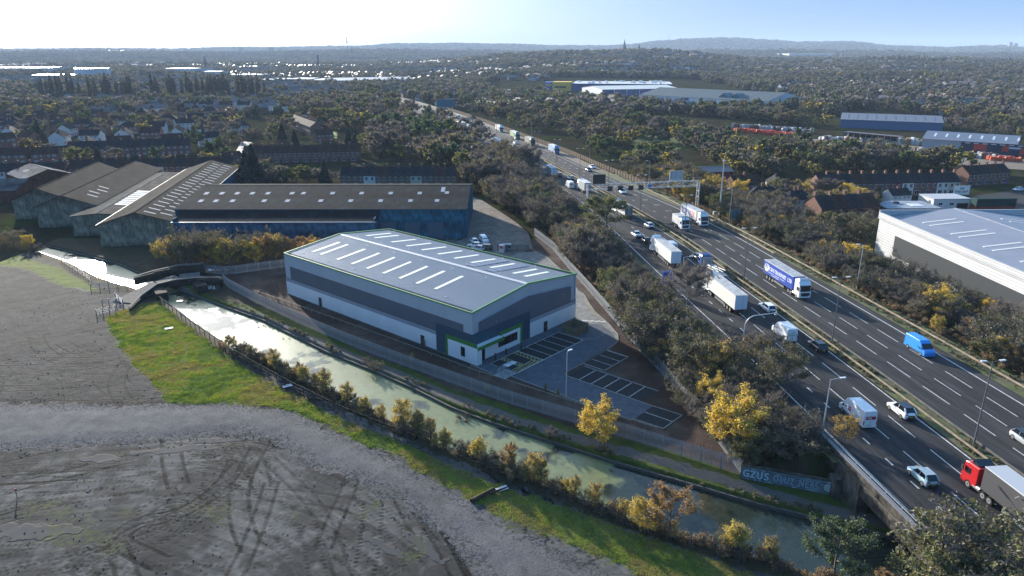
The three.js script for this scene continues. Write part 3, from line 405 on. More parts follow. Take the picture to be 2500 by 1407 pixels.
{
  const ln = (a, b, w = 0.1, y = 0.044) => { const [x0, z0] = U(...a), [x1, z1] = U(...b), L = Math.hypot(x1 - x0, z1 - z0), px = -(z1 - z0) / L * w / 2, pz = (x1 - x0) / L * w / 2; return quad([x0 + px, y, z0 + pz], [x1 + px, y, z1 + pz], [x1 - px, y, z1 - pz], [x0 - px, y, z0 - pz]); };
  const w = []; for (let k = 0; k <= 5; k++) w.push(ln([61, -9.6 - k * 2.44], [67, -9.6 - k * 2.44], 0.12)); w.push(ln([60.95, -2], [60.95, -21.8], 0.12), ln([67.05, -2.4], [67.05, -21.8], 0.16), ln([61, -2.1], [63, -2.2]));
  for (let k = 0; k < 4; k++) w.push(ln([73.4, -13.1 - k * 2.5], [77.8, -13.1 - k * 2.5], 0.12));
  for (let k = 1; k < 6; k++) w.push(ln([74.2 + k * 2.45, -7.2], [74.2 + k * 2.45, -12.1], 0.13));
  w.push(ln([90.9, -4.6], [95.6, -4.7], 0.13));
  struct('bay_line', join(w), paint);
  const y = []; const zone = (x0, x1, z0, z1) => { y.push(ln([x0, z0], [x1, z0], 0.1), ln([x0, z1], [x1, z1], 0.1), ln([x0, z0], [x0, z1], 0.1), ln([x1, z0], [x1, z1], 0.1)); const n = Math.max(2, Math.round(Math.abs(x1 - x0) / 0.9)); for (let k = 0; k < n; k++) { const a = mix(x0, x1, k / n), b = mix(x0, x1, (k + 1) / n); y.push(ln([a, z0], [b, z1], 0.09), ln([b, z0], [a, z1], 0.09, 0.045)); } };
  zone(61, 66.9, -8.3, -9.5); zone(61.2, 65.4, -4.7, -5.8); zone(65.6, 66.9, -2.6, -8.2);
  struct('hatched_marking', join(y), std(0.50, 0.42, 0.20, 0.8));
  const c = []; for (let k = 0; k < 4; k++) c.push(ln([60.9 + k * 1.05, -30.2 - k * 0.65], [61.6 + k * 1.05, -31.2 - k * 0.65], 0.55, 0.04)); struct('give_way_marking', join(c), paint);
  struct('yellow_line', join([[[53, -41.6], [59.3, -36.2]], [[59.3, -36.2], [63.8, -33]]].map(([a, b]) => ln(a, b, 0.12, 0.04))), yellowPaint);
  const kerb = pts => wallStrip(pts.map(p => U(...p)), -0.1, 0.13, 0.14);
  struct('kerb', kerb([[16.2, -67.2], [19.9, -65.5], [25, -63.4], [28.5, -61], [35, -56.5], [42, -51.6], [48.5, -45.6], [51.2, -44.2], [56, -39.6], [60, -36.1], [66, -32.2], [70.5, -28.6], [72.3, -26], [72.9, -23.5], [73.2, -20.8], [77.9, -20.7], [77.9, -13.1]]), kerbM);
  struct('kerb', kerb([[73.3, -13], [73.2, -8.6], [73.6, -7.3], [74.6, -7], [90.8, -7.05], [95.8, -7.4], [95.7, -1.9], [90.8, -1.6], [90.7, -0.9], [83.7, -0.6], [67.3, -0.7]]), kerbM);
  struct('kerb', kerb([[74.3, -12.2], [88.9, -12.2]]), kerbM); struct('kerb', kerb([[58.7, 0.5], [61.5, 0.6], [64, 0.7]]), kerbM);
  struct('kerb', kerb([[62.2, -22], [66.9, -22], [68.5, -24], [68.6, -27], [66, -28.3]]), kerbM);
}
// lane and old yard beyond the gate
struct('track', sheet([[-16.4,-271.2], [-11.0,-261.6], [-3.5,-240.3], [1.6,-224.8], [5.0,-211.1], [5.8,-193.9], [-0.6,-184.6], [-7.6,-179.9], [-19.9,-196.6], [-19.2,-216.4], [-13.7,-227.8]], 0.035), dustM);
// bollards, bin store, cycle shelter, lamp, knee rail
for (const [x, z, l] of [[60.4, -4.1, 'short black bollard nearest the office door'], [60.4, -7, 'short black bollard under the wide office window'], [61, -10.6, 'short black bollard beside the white bay lines']]) { const b = site('bollard', l, 'bollard', x, z, 0, 0.03, 'black bollards before the office'); mesh('post', join([cy(0.2, 0.2, 1.15, 0, 0.575, 0, 12), cy(0.2, 0.1, 0.06, 0, 1.18, 0, 12)]), black, b); mesh('band', cy(0.205, 0.205, 0.08, 0, 1.0, 0, 12), std(0.3, 0.3, 0.3, 0.5), b); }
{
  const b = site('bin_store', 'square timber slat bin store beside the parking bays', 'bin store', 63.4, -24.2, 0, 0.03);
  for (const [x0, z0, x1, z1] of [[-1.6, 2, 1.6, 2], [1.6, 2, 1.6, -2], [1.6, -2, -1.6, -2], [-1.6, -2, -1.6, 1]]) {
    const L = Math.hypot(x1 - x0, z1 - z0), n = Math.round(L / 0.16), a = Math.atan2(-(z1 - z0), x1 - x0);
    for (let k = 0; k < n; k++) { const t = (k + 0.5) / n; mesh('slat', bx(0.13, 1.75, 0.03, mix(x0, x1, t), 0.92, mix(z0, z1, t), a), timber, b); }
    for (const y of [0.4, 1.5]) mesh('rail', bx(L, 0.1, 0.05, (x0 + x1) / 2, y, (z0 + z1) / 2, a), timber, b);
  }
  for (const [x, z] of [[-1.6, 2], [1.6, 2], [1.6, -2], [-1.6, -2]]) mesh('post', bx(0.13, 1.9, 0.13, x, 0.95, z), timber, b);
}
{
  const c = site('cycle_shelter', 'small cycle shelter with curved clear roof on a concrete slab', 'shelter', 65.8, -0.6, 0, 0.03);
  mesh('slab', bx(2.6, 0.1, 3.4, 0, 0.03, 0), std(0.5, 0.5, 0.5, 0.9, { map: grain1 }), c);
  const arc = k => { const a = mix(-0.25, 1.75, k); return [1.15 - 2.1 * Math.sin(a) + 0.0, 0.1 + 2.2 * Math.cos(a) * 0.98]; };
  const g = gridGeo(8, 1, (i, j) => { const [x, y] = arc(i / 8); return [x, Math.max(0.5, y + 0.1), j ? 1.3 : -1.3]; });
  mesh('canopy', g, phys(0.62, 0.70, 0.78, 0.25, { transmission: 0.35, thickness: 0, side: THREE.DoubleSide }), c);
  for (const z of [-1.3, 0, 1.3]) { const l = []; for (let i = 0; i < 8; i++) { const [a, b] = arc(i / 8), [d, e] = arc((i + 1) / 8); l.push(bar([a, Math.max(0.5, b + 0.1), z], [d, Math.max(0.5, e + 0.1), z], 0.035)); } mesh('hoop', join([...l, bar([-0.95, 0.05, z], [-0.95, 0.6, z], 0.035), bar([0.9, 0.05, z], [-0.9, 0.9, z], 0.025)]), black, c); }
  for (const z of [-0.8, 0, 0.8]) mesh('cycle_stand', join([bar([-0.1, 0.05, z], [-0.1, 0.8, z], 0.025), bar([0.6, 0.05, z], [0.6, 0.8, z], 0.025), bar([-0.1, 0.8, z], [0.6, 0.8, z], 0.025)]), steel, c);
}
const lampMats0 = std(0.5, 0.52, 0.54, 0.45, { metalness: 0.2 }), lampMats = lampMats0;
const darkPost = std(0.14, 0.15, 0.16, 0.5, { metalness: 0.2 });
function lampPost(label, x, z, y, H, heading, arm, group, double) {
  const lampMats = double ? darkPost : lampMats0;
  const t = thing(double ? 'twin_lamp_post' : 'lamp_post', label, 'lamp post', [x, y, z], heading, group);
  mesh('column', join([cy(0.13, 0.11, 1.4, 0, 0.7, 0, 10), cy(0.10, 0.055, H - 1.2, 0, 1.2 + (H - 1.2) / 2, 0, 8)]), lampMats, t);
  for (const e of double ? [-1, 1] : [1]) { const a = mesh('arm', bar([0, H - 0.02, 0], [e * arm, H + 0.18, 0], 0.04, 6), lampMats, t); mesh('lantern', join([bx(0.75, 0.13, 0.3, e * (arm + 0.35), H + 0.2, 0, 0, 0, e * 0.06), bx(0.55, 0.05, 0.24, e * (arm + 0.35), H + 0.12, 0)]), std(0.7, 0.72, 0.74, 0.35, { metalness: 0.2 }), a); }
  return t;
}
{ const [x, z] = U(79, -0.4); lampPost('slim white lamp post at the edge of the car park', x, z, 0.03, 8, 0.6, 0.25); }
function kneeRail(label, path, group) {   // low timber rail on short posts
  const t = thing('knee_rail', label, 'rail', [0, 0, 0], 0, group), m = std(0.36, 0.31, 0.24, 0.8, { map: grain1 });
  for (const [x, z, h] of walk(path, 2.4)) mesh('post', bx(0.11, 0.65, 0.11, x, 0.3, z, h), m, t);
  for (let i = 0; i + 1 < path.length; i++) mesh('rail', beam([path[i][0], 0.62, path[i][1]], [path[i + 1][0], 0.62, path[i + 1][1]], 0.12, 0.1), m, t);
}
kneeRail('long timber knee rail between the new unit and the palisade fence', [[-7, 4.6], [16, 3.4], [44.6, 2.5], [61.2, 2.4], [73.3, 1.3], [82.2, 0.6], [95.3, -0.7]].map(p => U(...p)));
// palisade fences: pales too thin to pick apart, joined bay by bay
function palisade(label, path, group, yAt = () => 0, H = 2.3, m = galv) {
  const t = thing('palisade_fence', label, 'fence', [0, 0, 0], 0, group), pts = walk(path, 2.75); pts.push([...path[path.length - 1], pts[pts.length - 1][2]]);
  for (let i = 0; i < pts.length; i++) {
    const [x, z, h] = pts[i], y = yAt(x, z); mesh('post', bx(0.1, H + 0.05, 0.06, x, y + H / 2, z, h), m, t); if (i + 1 === pts.length) break;
    const [X, Z] = pts[i + 1], Y = yAt(X, Z), L = Math.hypot(X - x, Z - z), a = Math.atan2(-(Z - z), X - x), n = Math.max(2, Math.round(L / 0.17)), l = [];
    for (let k = 0; k < n; k++) { const f = (k + 0.5) / n, py = mix(y, Y, f); l.push(bx(0.075, H, 0.02, mix(x, X, f), py + H / 2 + 0.05, mix(z, Z, f), a)); }
    const b = mesh('pale_bay', join(l), m, t); b.userData.kind = 'stuff';
    for (const dy of [0.35, H - 0.35]) mesh('rail', beam([x, y + dy, z], [X, Y + dy, Z], 0.04, 0.05), m, t);
  }
}
const palL = [[109.4, 2], [93.8, 3.9], [72.7, 7.2], [51.6, 8.5], [34, 9.2], [16.4, 8.8], [0, 8], [-13.8, 6.8], [-19.3, 5.4]].map(p => U(...p)), palR = [[109.4, 2], [102.1, -4.8], [87.5, -17.2], [77.6, -24.8], [51.6, -46.1], [36, -58.6], [22.1, -70.2], [7.8, -79.5]].map(p => U(...p));
palisade('long galvanised palisade fence along the towpath', palL); palisade('galvanised palisade fence below the motorway embankment', palR);
palisade('palisade fence behind the new unit under the yellow bushes', [[-82.0,-171.0], [-70.2,-168.3], [-63.4,-172.4], [-56.8,-175.3]], null, () => 0, 2.2);
palisade('dark palisade gate across the lane behind the unit', [[-4.0,-190.8], [0.2,-190.0], [4.8,-190.4]], null, () => 0, 2, std(0.03, 0.05, 0.07, 0.6));
{ // site hut, red sign and heap of brushwood by the gate
  const [x, z] = [-2.8,-189.6]; const k = thing('site_cabin', 'small grey cabinet with a red notice by the gate', 'cabinet', [x, 0.03, z], -0.4);
  mesh('body', bx(1.4, 2, 1, 0, 1, 0), std(0.55, 0.56, 0.55, 0.6), k); mesh('lid', bx(1.5, 0.1, 1.1, 0, 2.04, 0), std(0.7, 0.7, 0.7, 0.6), k); mesh('notice', bx(1.0, 0.7, 0.04, 0, 1.45, 0.53), std(0.55, 0.05, 0.03, 0.6), k); mesh('door', bx(0.6, 1.1, 0.03, -0.2, 0.6, 0.52), std(0.5, 0.5, 0.5, 0.5), k);
  const [X, Z] = [-1.4,-191.3]; const q = thing('generator', 'pale grey generator box behind the red notice', 'generator', [X, 0.03, Z], 0.3); mesh('housing', bx(2.4, 1.7, 1.2, 0, 1, 0), std(0.45, 0.48, 0.5, 0.6), q); mesh('skid', bx(2.5, 0.2, 1.3, 0, 0.1, 0), black, q); mesh('vent', bx(0.7, 0.6, 0.04, 0.5, 1.1, 0.62), black, q);
}

// ---------- other sheds ----------
// a gabled shed from its ridge line: a,b ridge ends [x,z], half width, eaves and ridge heights; u runs along the ridge from a
const corrT = tx(dataTex(256, 8, u => 0.5 + 0.5 * Math.sin(u * 16 * 2 * PI)), 3.2, 1);
const rust = dataTex(512, 512, (u, v) => { const a = tnoise(u, v, 5, 6), s = tnoise(u, v * 0.15, 30, 3); return 0.62 + 0.55 * (a - 0.5) + 0.3 * (s - 0.5); }); rust.colorSpace = THREE.SRGBColorSpace;
const oldRoof = (r, g, b) => std(r, g, b, 0.95, { specularIntensity: 0.06, map: tx(rust, 17), bumpMap: corrT, bumpScale: 0.05 }), wallDirty = (r, g, b) => std(r, g, b, 0.85, { map: tx(rust, 9), bumpMap: corrT, bumpScale: 0.03 });
function shed(name, label, a, b, hw, ev, rg, M, opt = {}) {
  const dx = b[0] - a[0], dz = b[1] - a[1], L = Math.hypot(dx, dz), turn = Math.atan2(-dz, dx), t = thing(name, label, opt.category || 'warehouse', [a[0], opt.y || 0, a[1]], turn, opt.group), [hl, hr] = Array.isArray(hw) ? hw : [hw, hw], [el, er] = Array.isArray(ev) ? ev : [ev, ev];
  // local: x along the ridge 0..L, +z right-hand side (hr), -z left-hand side (hl)
  mesh('wall', bx(L, er, 0.25, L / 2, er / 2, hr - 0.13), opt.wallR || M.wall, t); mesh('wall', bx(L, el, 0.25, L / 2, el / 2, -hl + 0.13), opt.wallL || M.wall, t);
  for (const x of [0, L - 0.25]) { const s = new THREE.Shape([[-hl + 0.26, 0], [hr - 0.26, 0], [hr - 0.26, er - 0.02], [0, rg - 0.05], [-hl + 0.26, el - 0.02]].map(p => new THREE.Vector2(-p[0], p[1]))), g = new THREE.ExtrudeGeometry(s, { depth: 0.25, bevelEnabled: false }); g.rotateY(PI / 2); g.translate(x, 0, 0); mesh('gable', uvm(flat(g)), M.gable || M.wall, t); }
  for (const e of [-1, 1]) {
    const w = e > 0 ? hr : hl, ee = e > 0 ? er : el, sl = Math.hypot(w, rg - ee) + 0.5, an = Math.atan((rg - ee) / w) * e, cz = e * (w + 0.35) / 2, cyy = mix(rg, ee, 0.5) + 0.03, r = mesh('roof', bx(L + 0.6, 0.12, sl, L / 2, cyy, cz, 0, an), e > 0 ? (M.roofR || M.roof) : (M.roofL || M.roof), t);
    const lit = e > 0 ? opt.litR : opt.litL; if (lit) for (const [x, f, len, w2] of lit) mesh('rooflight', bx(w2, 0.06, len, x, mix(rg, ee, f) + 0.13, e * w * f, 0, an), M.lit, r);
    if (opt.gutter) mesh('gutter', bx(L + 0.6, 0.2, 0.25, L / 2, ee - 0.05, e * (w + 0.3)), opt.gutter, t);
  }
  mesh('ridge_cap', bx(L + 0.7, 0.1, 0.5, L / 2, rg + 0.1, 0), M.cap || M.roof, t);
  return t;
}
const asb = oldRoof(0.05, 0.057, 0.062), asbPale = oldRoof(0.19, 0.20, 0.20), stain = wallDirty(0.64, 0.57, 0.42), blueWall = wallDirty(0.09, 0.26, 0.44), blueWall2 = wallDirty(0.045, 0.30, 0.46), litOld = std(0.40, 0.43, 0.46, 0.8), brickOld = std(0.17, 0.09, 0.065, 0.9, { map: grain5 });
const SK = (n, x0, dx, fs, len = 3.2, w = 0.75) => { const o = []; for (let k = 0; k < n; k++) o.push([x0 + dx * k, fs[k % fs.length], len, w]); return o; };
// the old works on the far side of the canal
shed('old_works_shed', 'grey works shed with two staggered rows of rooflights next to the blue shed', [-106.7, -196.7], [-125.6, -298.2], [10, 10.4], 6.4, 9.6, { wall: stain, gable: stain, roof: asb, lit: litOld }, { wallR: blueWall, litR: [...SK(20, 3.5, 4.9, [0.3]), ...SK(20, 5.8, 4.9, [0.66])], gutter: galv });
shed('old_works_shed', 'low pale-roofed bay between two dark works sheds', [-124.2, -208.6], [-139, -286], 7.4, 6.1, 6.7, { wall: stain, roof: asbPale, lit: litOld }, { litR: SK(8, 14, 3.2, [0.4], 4.4, 2.2) });
shed('old_works_shed', 'dark works shed with stained gable and few rooflights', [-141, -219.5], [-154.6, -293.1], [8, 9.6], 6.6, 10, { wall: stain, roof: asb, lit: litOld }, { litR: SK(4, 9, 4.5, [0.6, 0.5]) });
shed('old_works_shed', 'outermost dark works shed with scattered rooflights beside the grey roofs', [-156.3, -231.5], [-168.9, -290.8], [8, 8.2], 6.4, 10, { wall: stain, roof: asb, lit: litOld }, { litR: [...SK(9, 5, 6, [0.3, 0.62]), ...SK(5, 9, 9, [0.75])] });
shed('small_shed', 'small shed with pale grey roof behind the old works', [-203, -300], [-186, -285], 9, 5, 8, { wall: brickOld, roof: oldRoof(0.34, 0.36, 0.38), lit: litOld }, { litR: SK(4, 8, 1.3, [0.5], 2, 0.5) });
shed('small_shed', 'grey-roofed shed with brick gable at the picture edge', [-182, -266], [-222, -262], 9, 4.6, 7.4, { wall: brickOld, roof: oldRoof(0.26, 0.28, 0.30), lit: asb }, { litL: SK(3, 12, 5, [0.4], 3, 1.2) });
{
  const t = shed('blue_shed', 'long dark blue works shed with small square rooflights', [-98.7, -225.7], [-13.6, -226.3], [20, 21.8], 9, 12, { wall: blueWall2, gable: blueWall2, roof: oldRoof(0.042, 0.064, 0.080), lit: std(0.30, 0.34, 0.40, 0.8) }, { litR: [...[4, 8.8, 13.5, 18.2, 23, 30.5, 34, 43, 52, 61, 70].map(x => [x, 0.36, 2.2, 1.3]), ...[5, 9.5, 14.5, 24, 31, 41, 50, 59, 68, 76].map(x => [x, 0.68, 2.2, 1.3]), [77, 0.2, 4.5, 1.2], [78.4, 0.34, 2.2, 1.3]], gutter: std(0.05, 0.10, 0.14, 0.6), wallR: blueWall2 });
  const lean = mesh('lean_to', join([bx(57, 6.9, 0.25, 31, 3.45, 29.2), bx(0.25, 7.8, 7.4, 59.4, 3.9, 25.6), bx(0.25, 7.8, 7.4, 2.6, 3.9, 25.6)]), blueWall, t); mesh('lean_to_roof', bx(58, 0.14, 8, 31, 7.95, 25.4, 0, 0.265), oldRoof(0.042, 0.064, 0.080), lean); mesh('gutter', bx(58, 0.2, 0.25, 31, 6.85, 29.5), std(0.3, 0.36, 0.42, 0.5), lean);
  for (const x of [62, 69, 76]) mesh('shutter_door', bx(4.5, 5, 0.1, x, 2.5, 21.75), std(0.03, 0.09, 0.14, 0.6), t);
}
{ // big white shed beyond the motorway
  const wR = std(0.60, 0.61, 0.62, 0.8, { map: soft20, bumpMap: (() => { const t = ribV.clone(); t.repeat.set(1, 1 / 5.2); t.needsUpdate = true; return t; })(), bumpScale: 0.12 }), rR = std(0.30, 0.32, 0.37, 0.5, { metalness: 0.3, map: soft20 }), litW = std(0.60, 0.60, 0.56, 0.4);
  const t = shed('distribution_shed', 'huge white ribbed shed with grey roof beyond the motorway trees', [120.5, -189.8], [122.5, -98], 20.4, 9.9, 12.2, { wall: wR, gable: wR, roof: rR, lit: litW }, { litL: [], litR: [] });
  const an = Math.atan(2.3 / 20.4), rfs = t.children.filter(c => c.name === 'roof');
  for (const x of [10, 13.2, 22, 25.2, 34, 37.2, 46, 49.2, 58, 61, 70, 73, 80, 83]) for (const e of [-1, 1]) mesh('rooflight', bx(0.75, 0.06, 8.6, x, mix(12.2, 9.9, 0.5) + 0.14, e * 10.2, 0, an * e), litW, rfs[e < 0 ? 0 : 1]);
  mesh('parapet', bx(92, 1.7, 0.3, 46, 10.45, 20.6), wR, t); mesh('parapet', bx(0.3, 1.9, 41, -0.35, 10.9, 0), wR, t); mesh('parapet_coping', bx(92, 0.1, 0.5, 46, 11.35, 20.6), std(0.35, 0.37, 0.4, 0.5), t);
  mesh('dark_cladding', bx(82, 5.2, 0.1, 50, 4.4, 20.5), std(0.045, 0.05, 0.055, 0.8, { bumpMap: ribV, bumpScale: 0.02 }), t);
}
// sheds and stores farther off: front line base-left, base-right, depth, heights
function store(name, label, a, b, depth, ev, rg, M, opt = {}) { const dx = b[0] - a[0], dz = b[1] - a[1], L = Math.hypot(dx, dz), nx = dz / L, nz = -dx / L, o = depth / 2; return shed(name, label, [a[0] + nx * o, a[1] + nz * o], [b[0] + nx * o, b[1] + nz * o], o, ev, rg, M, opt); }
const whiteM = std(0.72, 0.73, 0.74, 0.7), storeBlue = std(0.02, 0.06, 0.20, 0.6), storeYellow = std(0.80, 0.48, 0.06, 0.7), paleRoof = std(0.55, 0.57, 0.58, 0.6), greyRoof = std(0.11, 0.14, 0.155, 0.9, { specularIntensity: 0.1 });
{
  const t = store('furniture_store', 'large dark blue store with pale roof and yellow entrance block', [84.1,-1034.8], [220.1,-1013.3], 90, 11, 11.6, { wall: storeBlue, roof: paleRoof });
  const p = [57.6,-1034.8], q = [84.1,-1034.8], w = Math.hypot(q[0] - p[0], q[1] - p[1]); const o = [-w / 2, 5.5];
  mesh('entrance_block', bx(w, 13, 26, -w / 2 - 1, 6.5, 31), storeYellow, t); mesh('window_band', bx(w * 0.6, 2.6, 0.3, -w * 0.62, 6.2, 44.2), darkGlass, t); mesh('sign_block', bx(11, 12.5, 24, -w - 7, 6.2, 30), std(0.03, 0.10, 0.42, 0.6), t);
  const s = mesh('sign', panel(9.6, 4), new THREE.MeshStandardMaterial({ roughness: 0.7, map: writing(256, 108, (x, W, H) => { x.fillStyle = '#0a3f94'; x.fillRect(0, 0, W, H); x.fillStyle = '#f2c83a'; x.beginPath(); x.ellipse(W / 2, H / 2, W * 0.48, H * 0.44, 0, 0, 7); x.fill(); x.fillStyle = '#0a3f94'; x.font = 'bold 70px sans-serif'; x.textAlign = 'center'; x.fillText('IKEA', W / 2, H * 0.73); }) }), t); s.position.set(-w - 7, 8.6, 42.2);
  const r = t.children.filter(c => c.name === 'roof'); for (let k = 0; k < 34; k++) mesh('roof_unit', bx(rr(2, 5), rr(1, 2.2), rr(2, 4), rr(5, 130), 12.2, rr(-38, 40)), whiteM, r[1]);
}
{ const t = store('blue_store', 'long blue shed with white gable end and cream roof', [108.7,-884.5], [207.4,-917.9], 60, 10, 13, { wall: storeBlue, gable: whiteM, roof: std(0.66, 0.66, 0.60, 0.6) }); for (let x = 16; x < 100; x += 17) mesh('seam', bx(0.4, 10, 0.3, x, 5, 30.1), whiteM, t); }
{ const t = store('grey_store', 'wide white shed with dark grey hipped roof among the trees', [144.1,-831.4], [249.3,-714.6], 75, 7, 14, { wall: whiteM, gable: std(0.5, 0.6, 0.66, 0.7), roof: greyRoof }); const L = 130; mesh('sign', bx(9, 2, 0.3, 62, 5, 37.8), std(0.03, 0.05, 0.1, 0.6), t); for (const x of [104, 118]) { mesh('roof_gable', prof([[-6, 8.5], [6, 8.5], [0, 12.6]], 14, 'z').translate(x, 0, 24), std(0.05, 0.13, 0.16, 0.6), t); } for (let x = 10; x < 125; x += 14) mesh('downpipe', bx(0.3, 7, 0.3, x, 3.5, 37.8), std(0.3, 0.35, 0.4, 0.6), t); }
{ const t = store('works_unit', 'long blue-grey roofed works shed behind the builders yard', [240.5,-531.6], [299.4,-503.3], 48, 6, 9, { wall: std(0.07, 0.14, 0.26, 0.7), roof: std(0.22, 0.25, 0.31, 0.6, { map: grain5 }), lit: std(0.05, 0.08, 0.13, 0.6) }, { litR: SK(13, 5, 6.2, [0.5], 14, 0.7) }); }
{
  const t = store('builders_merchant', 'navy merchant shed with red signs and white rooflights', [232.0,-407.0], [267.4,-380.3], 30, 6.2, 9.4, { wall: std(0.32, 0.35, 0.40, 0.7), gable: std(0.03, 0.045, 0.09, 0.7), roof: std(0.16, 0.19, 0.24, 0.6), lit: std(0.7, 0.72, 0.72, 0.5) }, { litR: SK(9, 5, 5.6, [0.45], 6, 1), gutter: std(0.4, 0.06, 0.05, 0.6) });
  const L = 53; mesh('navy_front', bx(34, 5.6, 0.3, 36, 3.2, 15.1), std(0.025, 0.035, 0.07, 0.7), t);
  for (const [x, w, h, y] of [[28, 6, 3.4, 3.6], [39.5, 3, 3, 3.6], [48, 3.6, 3.6, 2.8]]) mesh('red_sign', bx(w, h, 0.15, x, y, 15.35), std(0.5, 0.05, 0.03, 0.6), t);
  for (let k = 0; k < 8; k++) mesh('white_lettering', bx(2.4, 0.45, 0.1, 22 + k * 4, 5.5, 15.32), std(0.6, 0.6, 0.62, 0.6), t); mesh('white_lettering', bx(6, 0.9, 0.1, 43.2, 4.2, 15.32), std(0.6, 0.6, 0.62, 0.6), t); mesh('roller_door', bx(4, 3.6, 0.15, 13, 1.9, 15.05), std(0.25, 0.28, 0.33, 0.6), t);
}
store('retail_shed', 'long pale retail shed with coloured shop fronts on the plain', [-289.9,-1199.6], [-164.6,-1261.2], 80, 9, 12, { wall: whiteM, roof: std(0.38, 0.41, 0.44, 0.6) });
for (const [a, b, h, c, l] of [[[-421.8,-1245.3], [-380.3,-1245.3], 9, [0.6, 0.62, 0.64], 'white retail unit at the hazy end of the row'], [[-376.9,-1245.3], [-338.1,-1229.7], 10, [0.05, 0.12, 0.3], 'blue-fronted retail unit in the hazy row'], [[-334.6,-1229.7], [-295.5,-1214.5], 9, [0.62, 0.6, 0.62], 'white and red fronted retail unit beside the pale shed']]) { const t = store('retail_unit', l, a, b, 60, h, h + 1.5, { wall: std(...c, 0.7), roof: paleRoof }); mesh('shop_front', bx(26, 3.5, 0.4, 20, 6, 30.2), std(0.35, 0.05, 0.05, 0.6), t); }
for (const [a, b, d, h, l] of [[[-1151.0,-1611.9], [-1017.5,-1638.6], 120, 14, 'vast warehouse with sunlit roof far across the estate'], [[-898.9,-1385.6], [-820.6,-1385.6], 70, 8, 'low warehouse with gleaming roof before the poplars'], [[-842.4,-1425.7], [-788.9,-1446.6], 60, 18, 'square white factory block beyond the poplars'], [[-779.1,-1666.2], [-711.9,-1638.6], 70, 12, 'flat white works with roof plant in the haze'], [[-610.1,-1468.1], [-577.6,-1468.1], 40, 13, 'pale office block standing over the sheds'], [[-545.3,-1425.7], [-483.1,-1405.3], 70, 9, 'long low white shed in the haze'], [[-2476.8,-4574.2], [-2388.8,-4574.2], 90, 12, 'gleaming white roof far off on the plain'], [[-2036.8,-9165.8], [-1911.0,-9165.8], 120, 14, 'small white shed far off under the mast'], [[718.3,-1611.9], [927.9,-1611.9], 60, 6, 'very long low grey shed among distant houses'], [[1555.9,-4191.6], [1936.2,-4191.6], 200, 10, 'flat blue-grey distribution roof on the far plain'], [[1304.0,-2387.7], [1569.7,-2508.0], 120, 8, 'pale school roofs among distant trees'], [[1585.8,-3349.8], [1659.6,-3349.8], 60, 8, 'bright white shed far below the hills']]) store('distant_shed', l, a, b, d, h, h + 1, { wall: std(0.42, 0.47, 0.52, 0.7), roof: std(0.5, 0.52, 0.54, 0.45, { metalness: 0.3 }) }, { y: hill(a[0], a[1]), group: 'distant sheds' });

// ---------- houses ----------
const brickT = dataTex(256, 256, (u, v, i, j) => { const row = Math.floor(j / 8), c = Math.floor((i + (row % 2) * 8) / 16), m = j % 8 === 0 || (i + (row % 2) * 8) % 16 === 0, k = hash(c, row); return m ? [0.30, 0.27, 0.24] : [0.21 * (0.6 + 0.7 * k), 0.10 * (0.6 + 0.7 * k), 0.07 * (0.6 + 0.7 * k)]; }, true);
const slateT = dataTex(256, 256, (u, v, i, j) => { const row = Math.floor(j / 12), c = Math.floor((i + (row % 2) * 8) / 16), k = hash(c + 9, row); return (j % 12 < 2 ? 0.45 : 0.7) + 0.35 * (k - 0.5) + 0.3 * (tnoise(u, v, 4, 4) - 0.5); }); slateT.colorSpace = THREE.SRGBColorSpace;
const brickM = std(1, 1, 1, 0.92, { map: tx(brickT, 3.4, 2.2) }), slateM = std(0.07, 0.072, 0.082, 0.9, { specularIntensity: 0.15, map: tx(slateT, 5) }), tileM = std(0.12, 0.078, 0.062, 0.9, { specularIntensity: 0.15, map: tx(slateT, 5) }), renderM = std(0.66, 0.66, 0.64, 0.85, { map: soft20 }), creamM = std(0.56, 0.50, 0.40, 0.85, { map: soft20 }), redM = std(0.32, 0.08, 0.06, 0.85, { map: grain5 }), frameM = std(0.75, 0.75, 0.75, 0.6), paneM = phys(0.02, 0.024, 0.03, 0.08), doorCols = [[0.35, 0.04, 0.03], [0.6, 0.6, 0.6], [0.03, 0.08, 0.2], [0.02, 0.1, 0.05]].map(c => std(...c, 0.5));
const trimDoor = std(0.07, 0.05, 0.04, 0.6);
const pot = std(0.30, 0.14, 0.08, 0.9);
function windowOn(t, x, y, z, w, h, ry = 0) { const f = mesh('window', bx(w, h, 0.1, x, y, z, ry), frameM, t), q = ry ? [Math.sin(ry) * 0.06, Math.cos(ry) * 0.06] : [0, 0.06], lx = Math.cos(ry), lz = -Math.sin(ry); for (const e of [-1, 1]) mesh('pane', bx(w / 2 - 0.1, h - 0.18, 0.04, x + q[0] + lx * e * w / 4, y, z + q[1] + lz * e * w / 4, ry), paneM, f); return f; }
const gableEnds = (w, ev, d, rg) => { const l = []; for (const x of [-w / 2 + 0.02, w / 2 - 0.14]) { const s = new THREE.Shape([[-d / 2 + 0.1, ev - 0.01], [d / 2 - 0.1, ev - 0.01], [0, rg - 0.1]].map(p => new THREE.Vector2(...p))), g = new THREE.ExtrudeGeometry(s, { depth: 0.12, bevelEnabled: false }); g.rotateY(PI / 2); g.translate(x, 0, 0); l.push(uvm(flat(g))); } return l; };
const pitched = (w, d, ev, rg) => { const an = Math.atan((rg - ev) / (d / 2)), sl = Math.hypot(d / 2, rg - ev) + 0.35; return [bx(w + 0.1, 0.16, sl, 0, (ev + rg) / 2 + 0.02, d / 4 + 0.1, 0, an), bx(w + 0.1, 0.16, sl, 0, (ev + rg) / 2 + 0.02, -d / 4 - 0.1, 0, -an)]; };
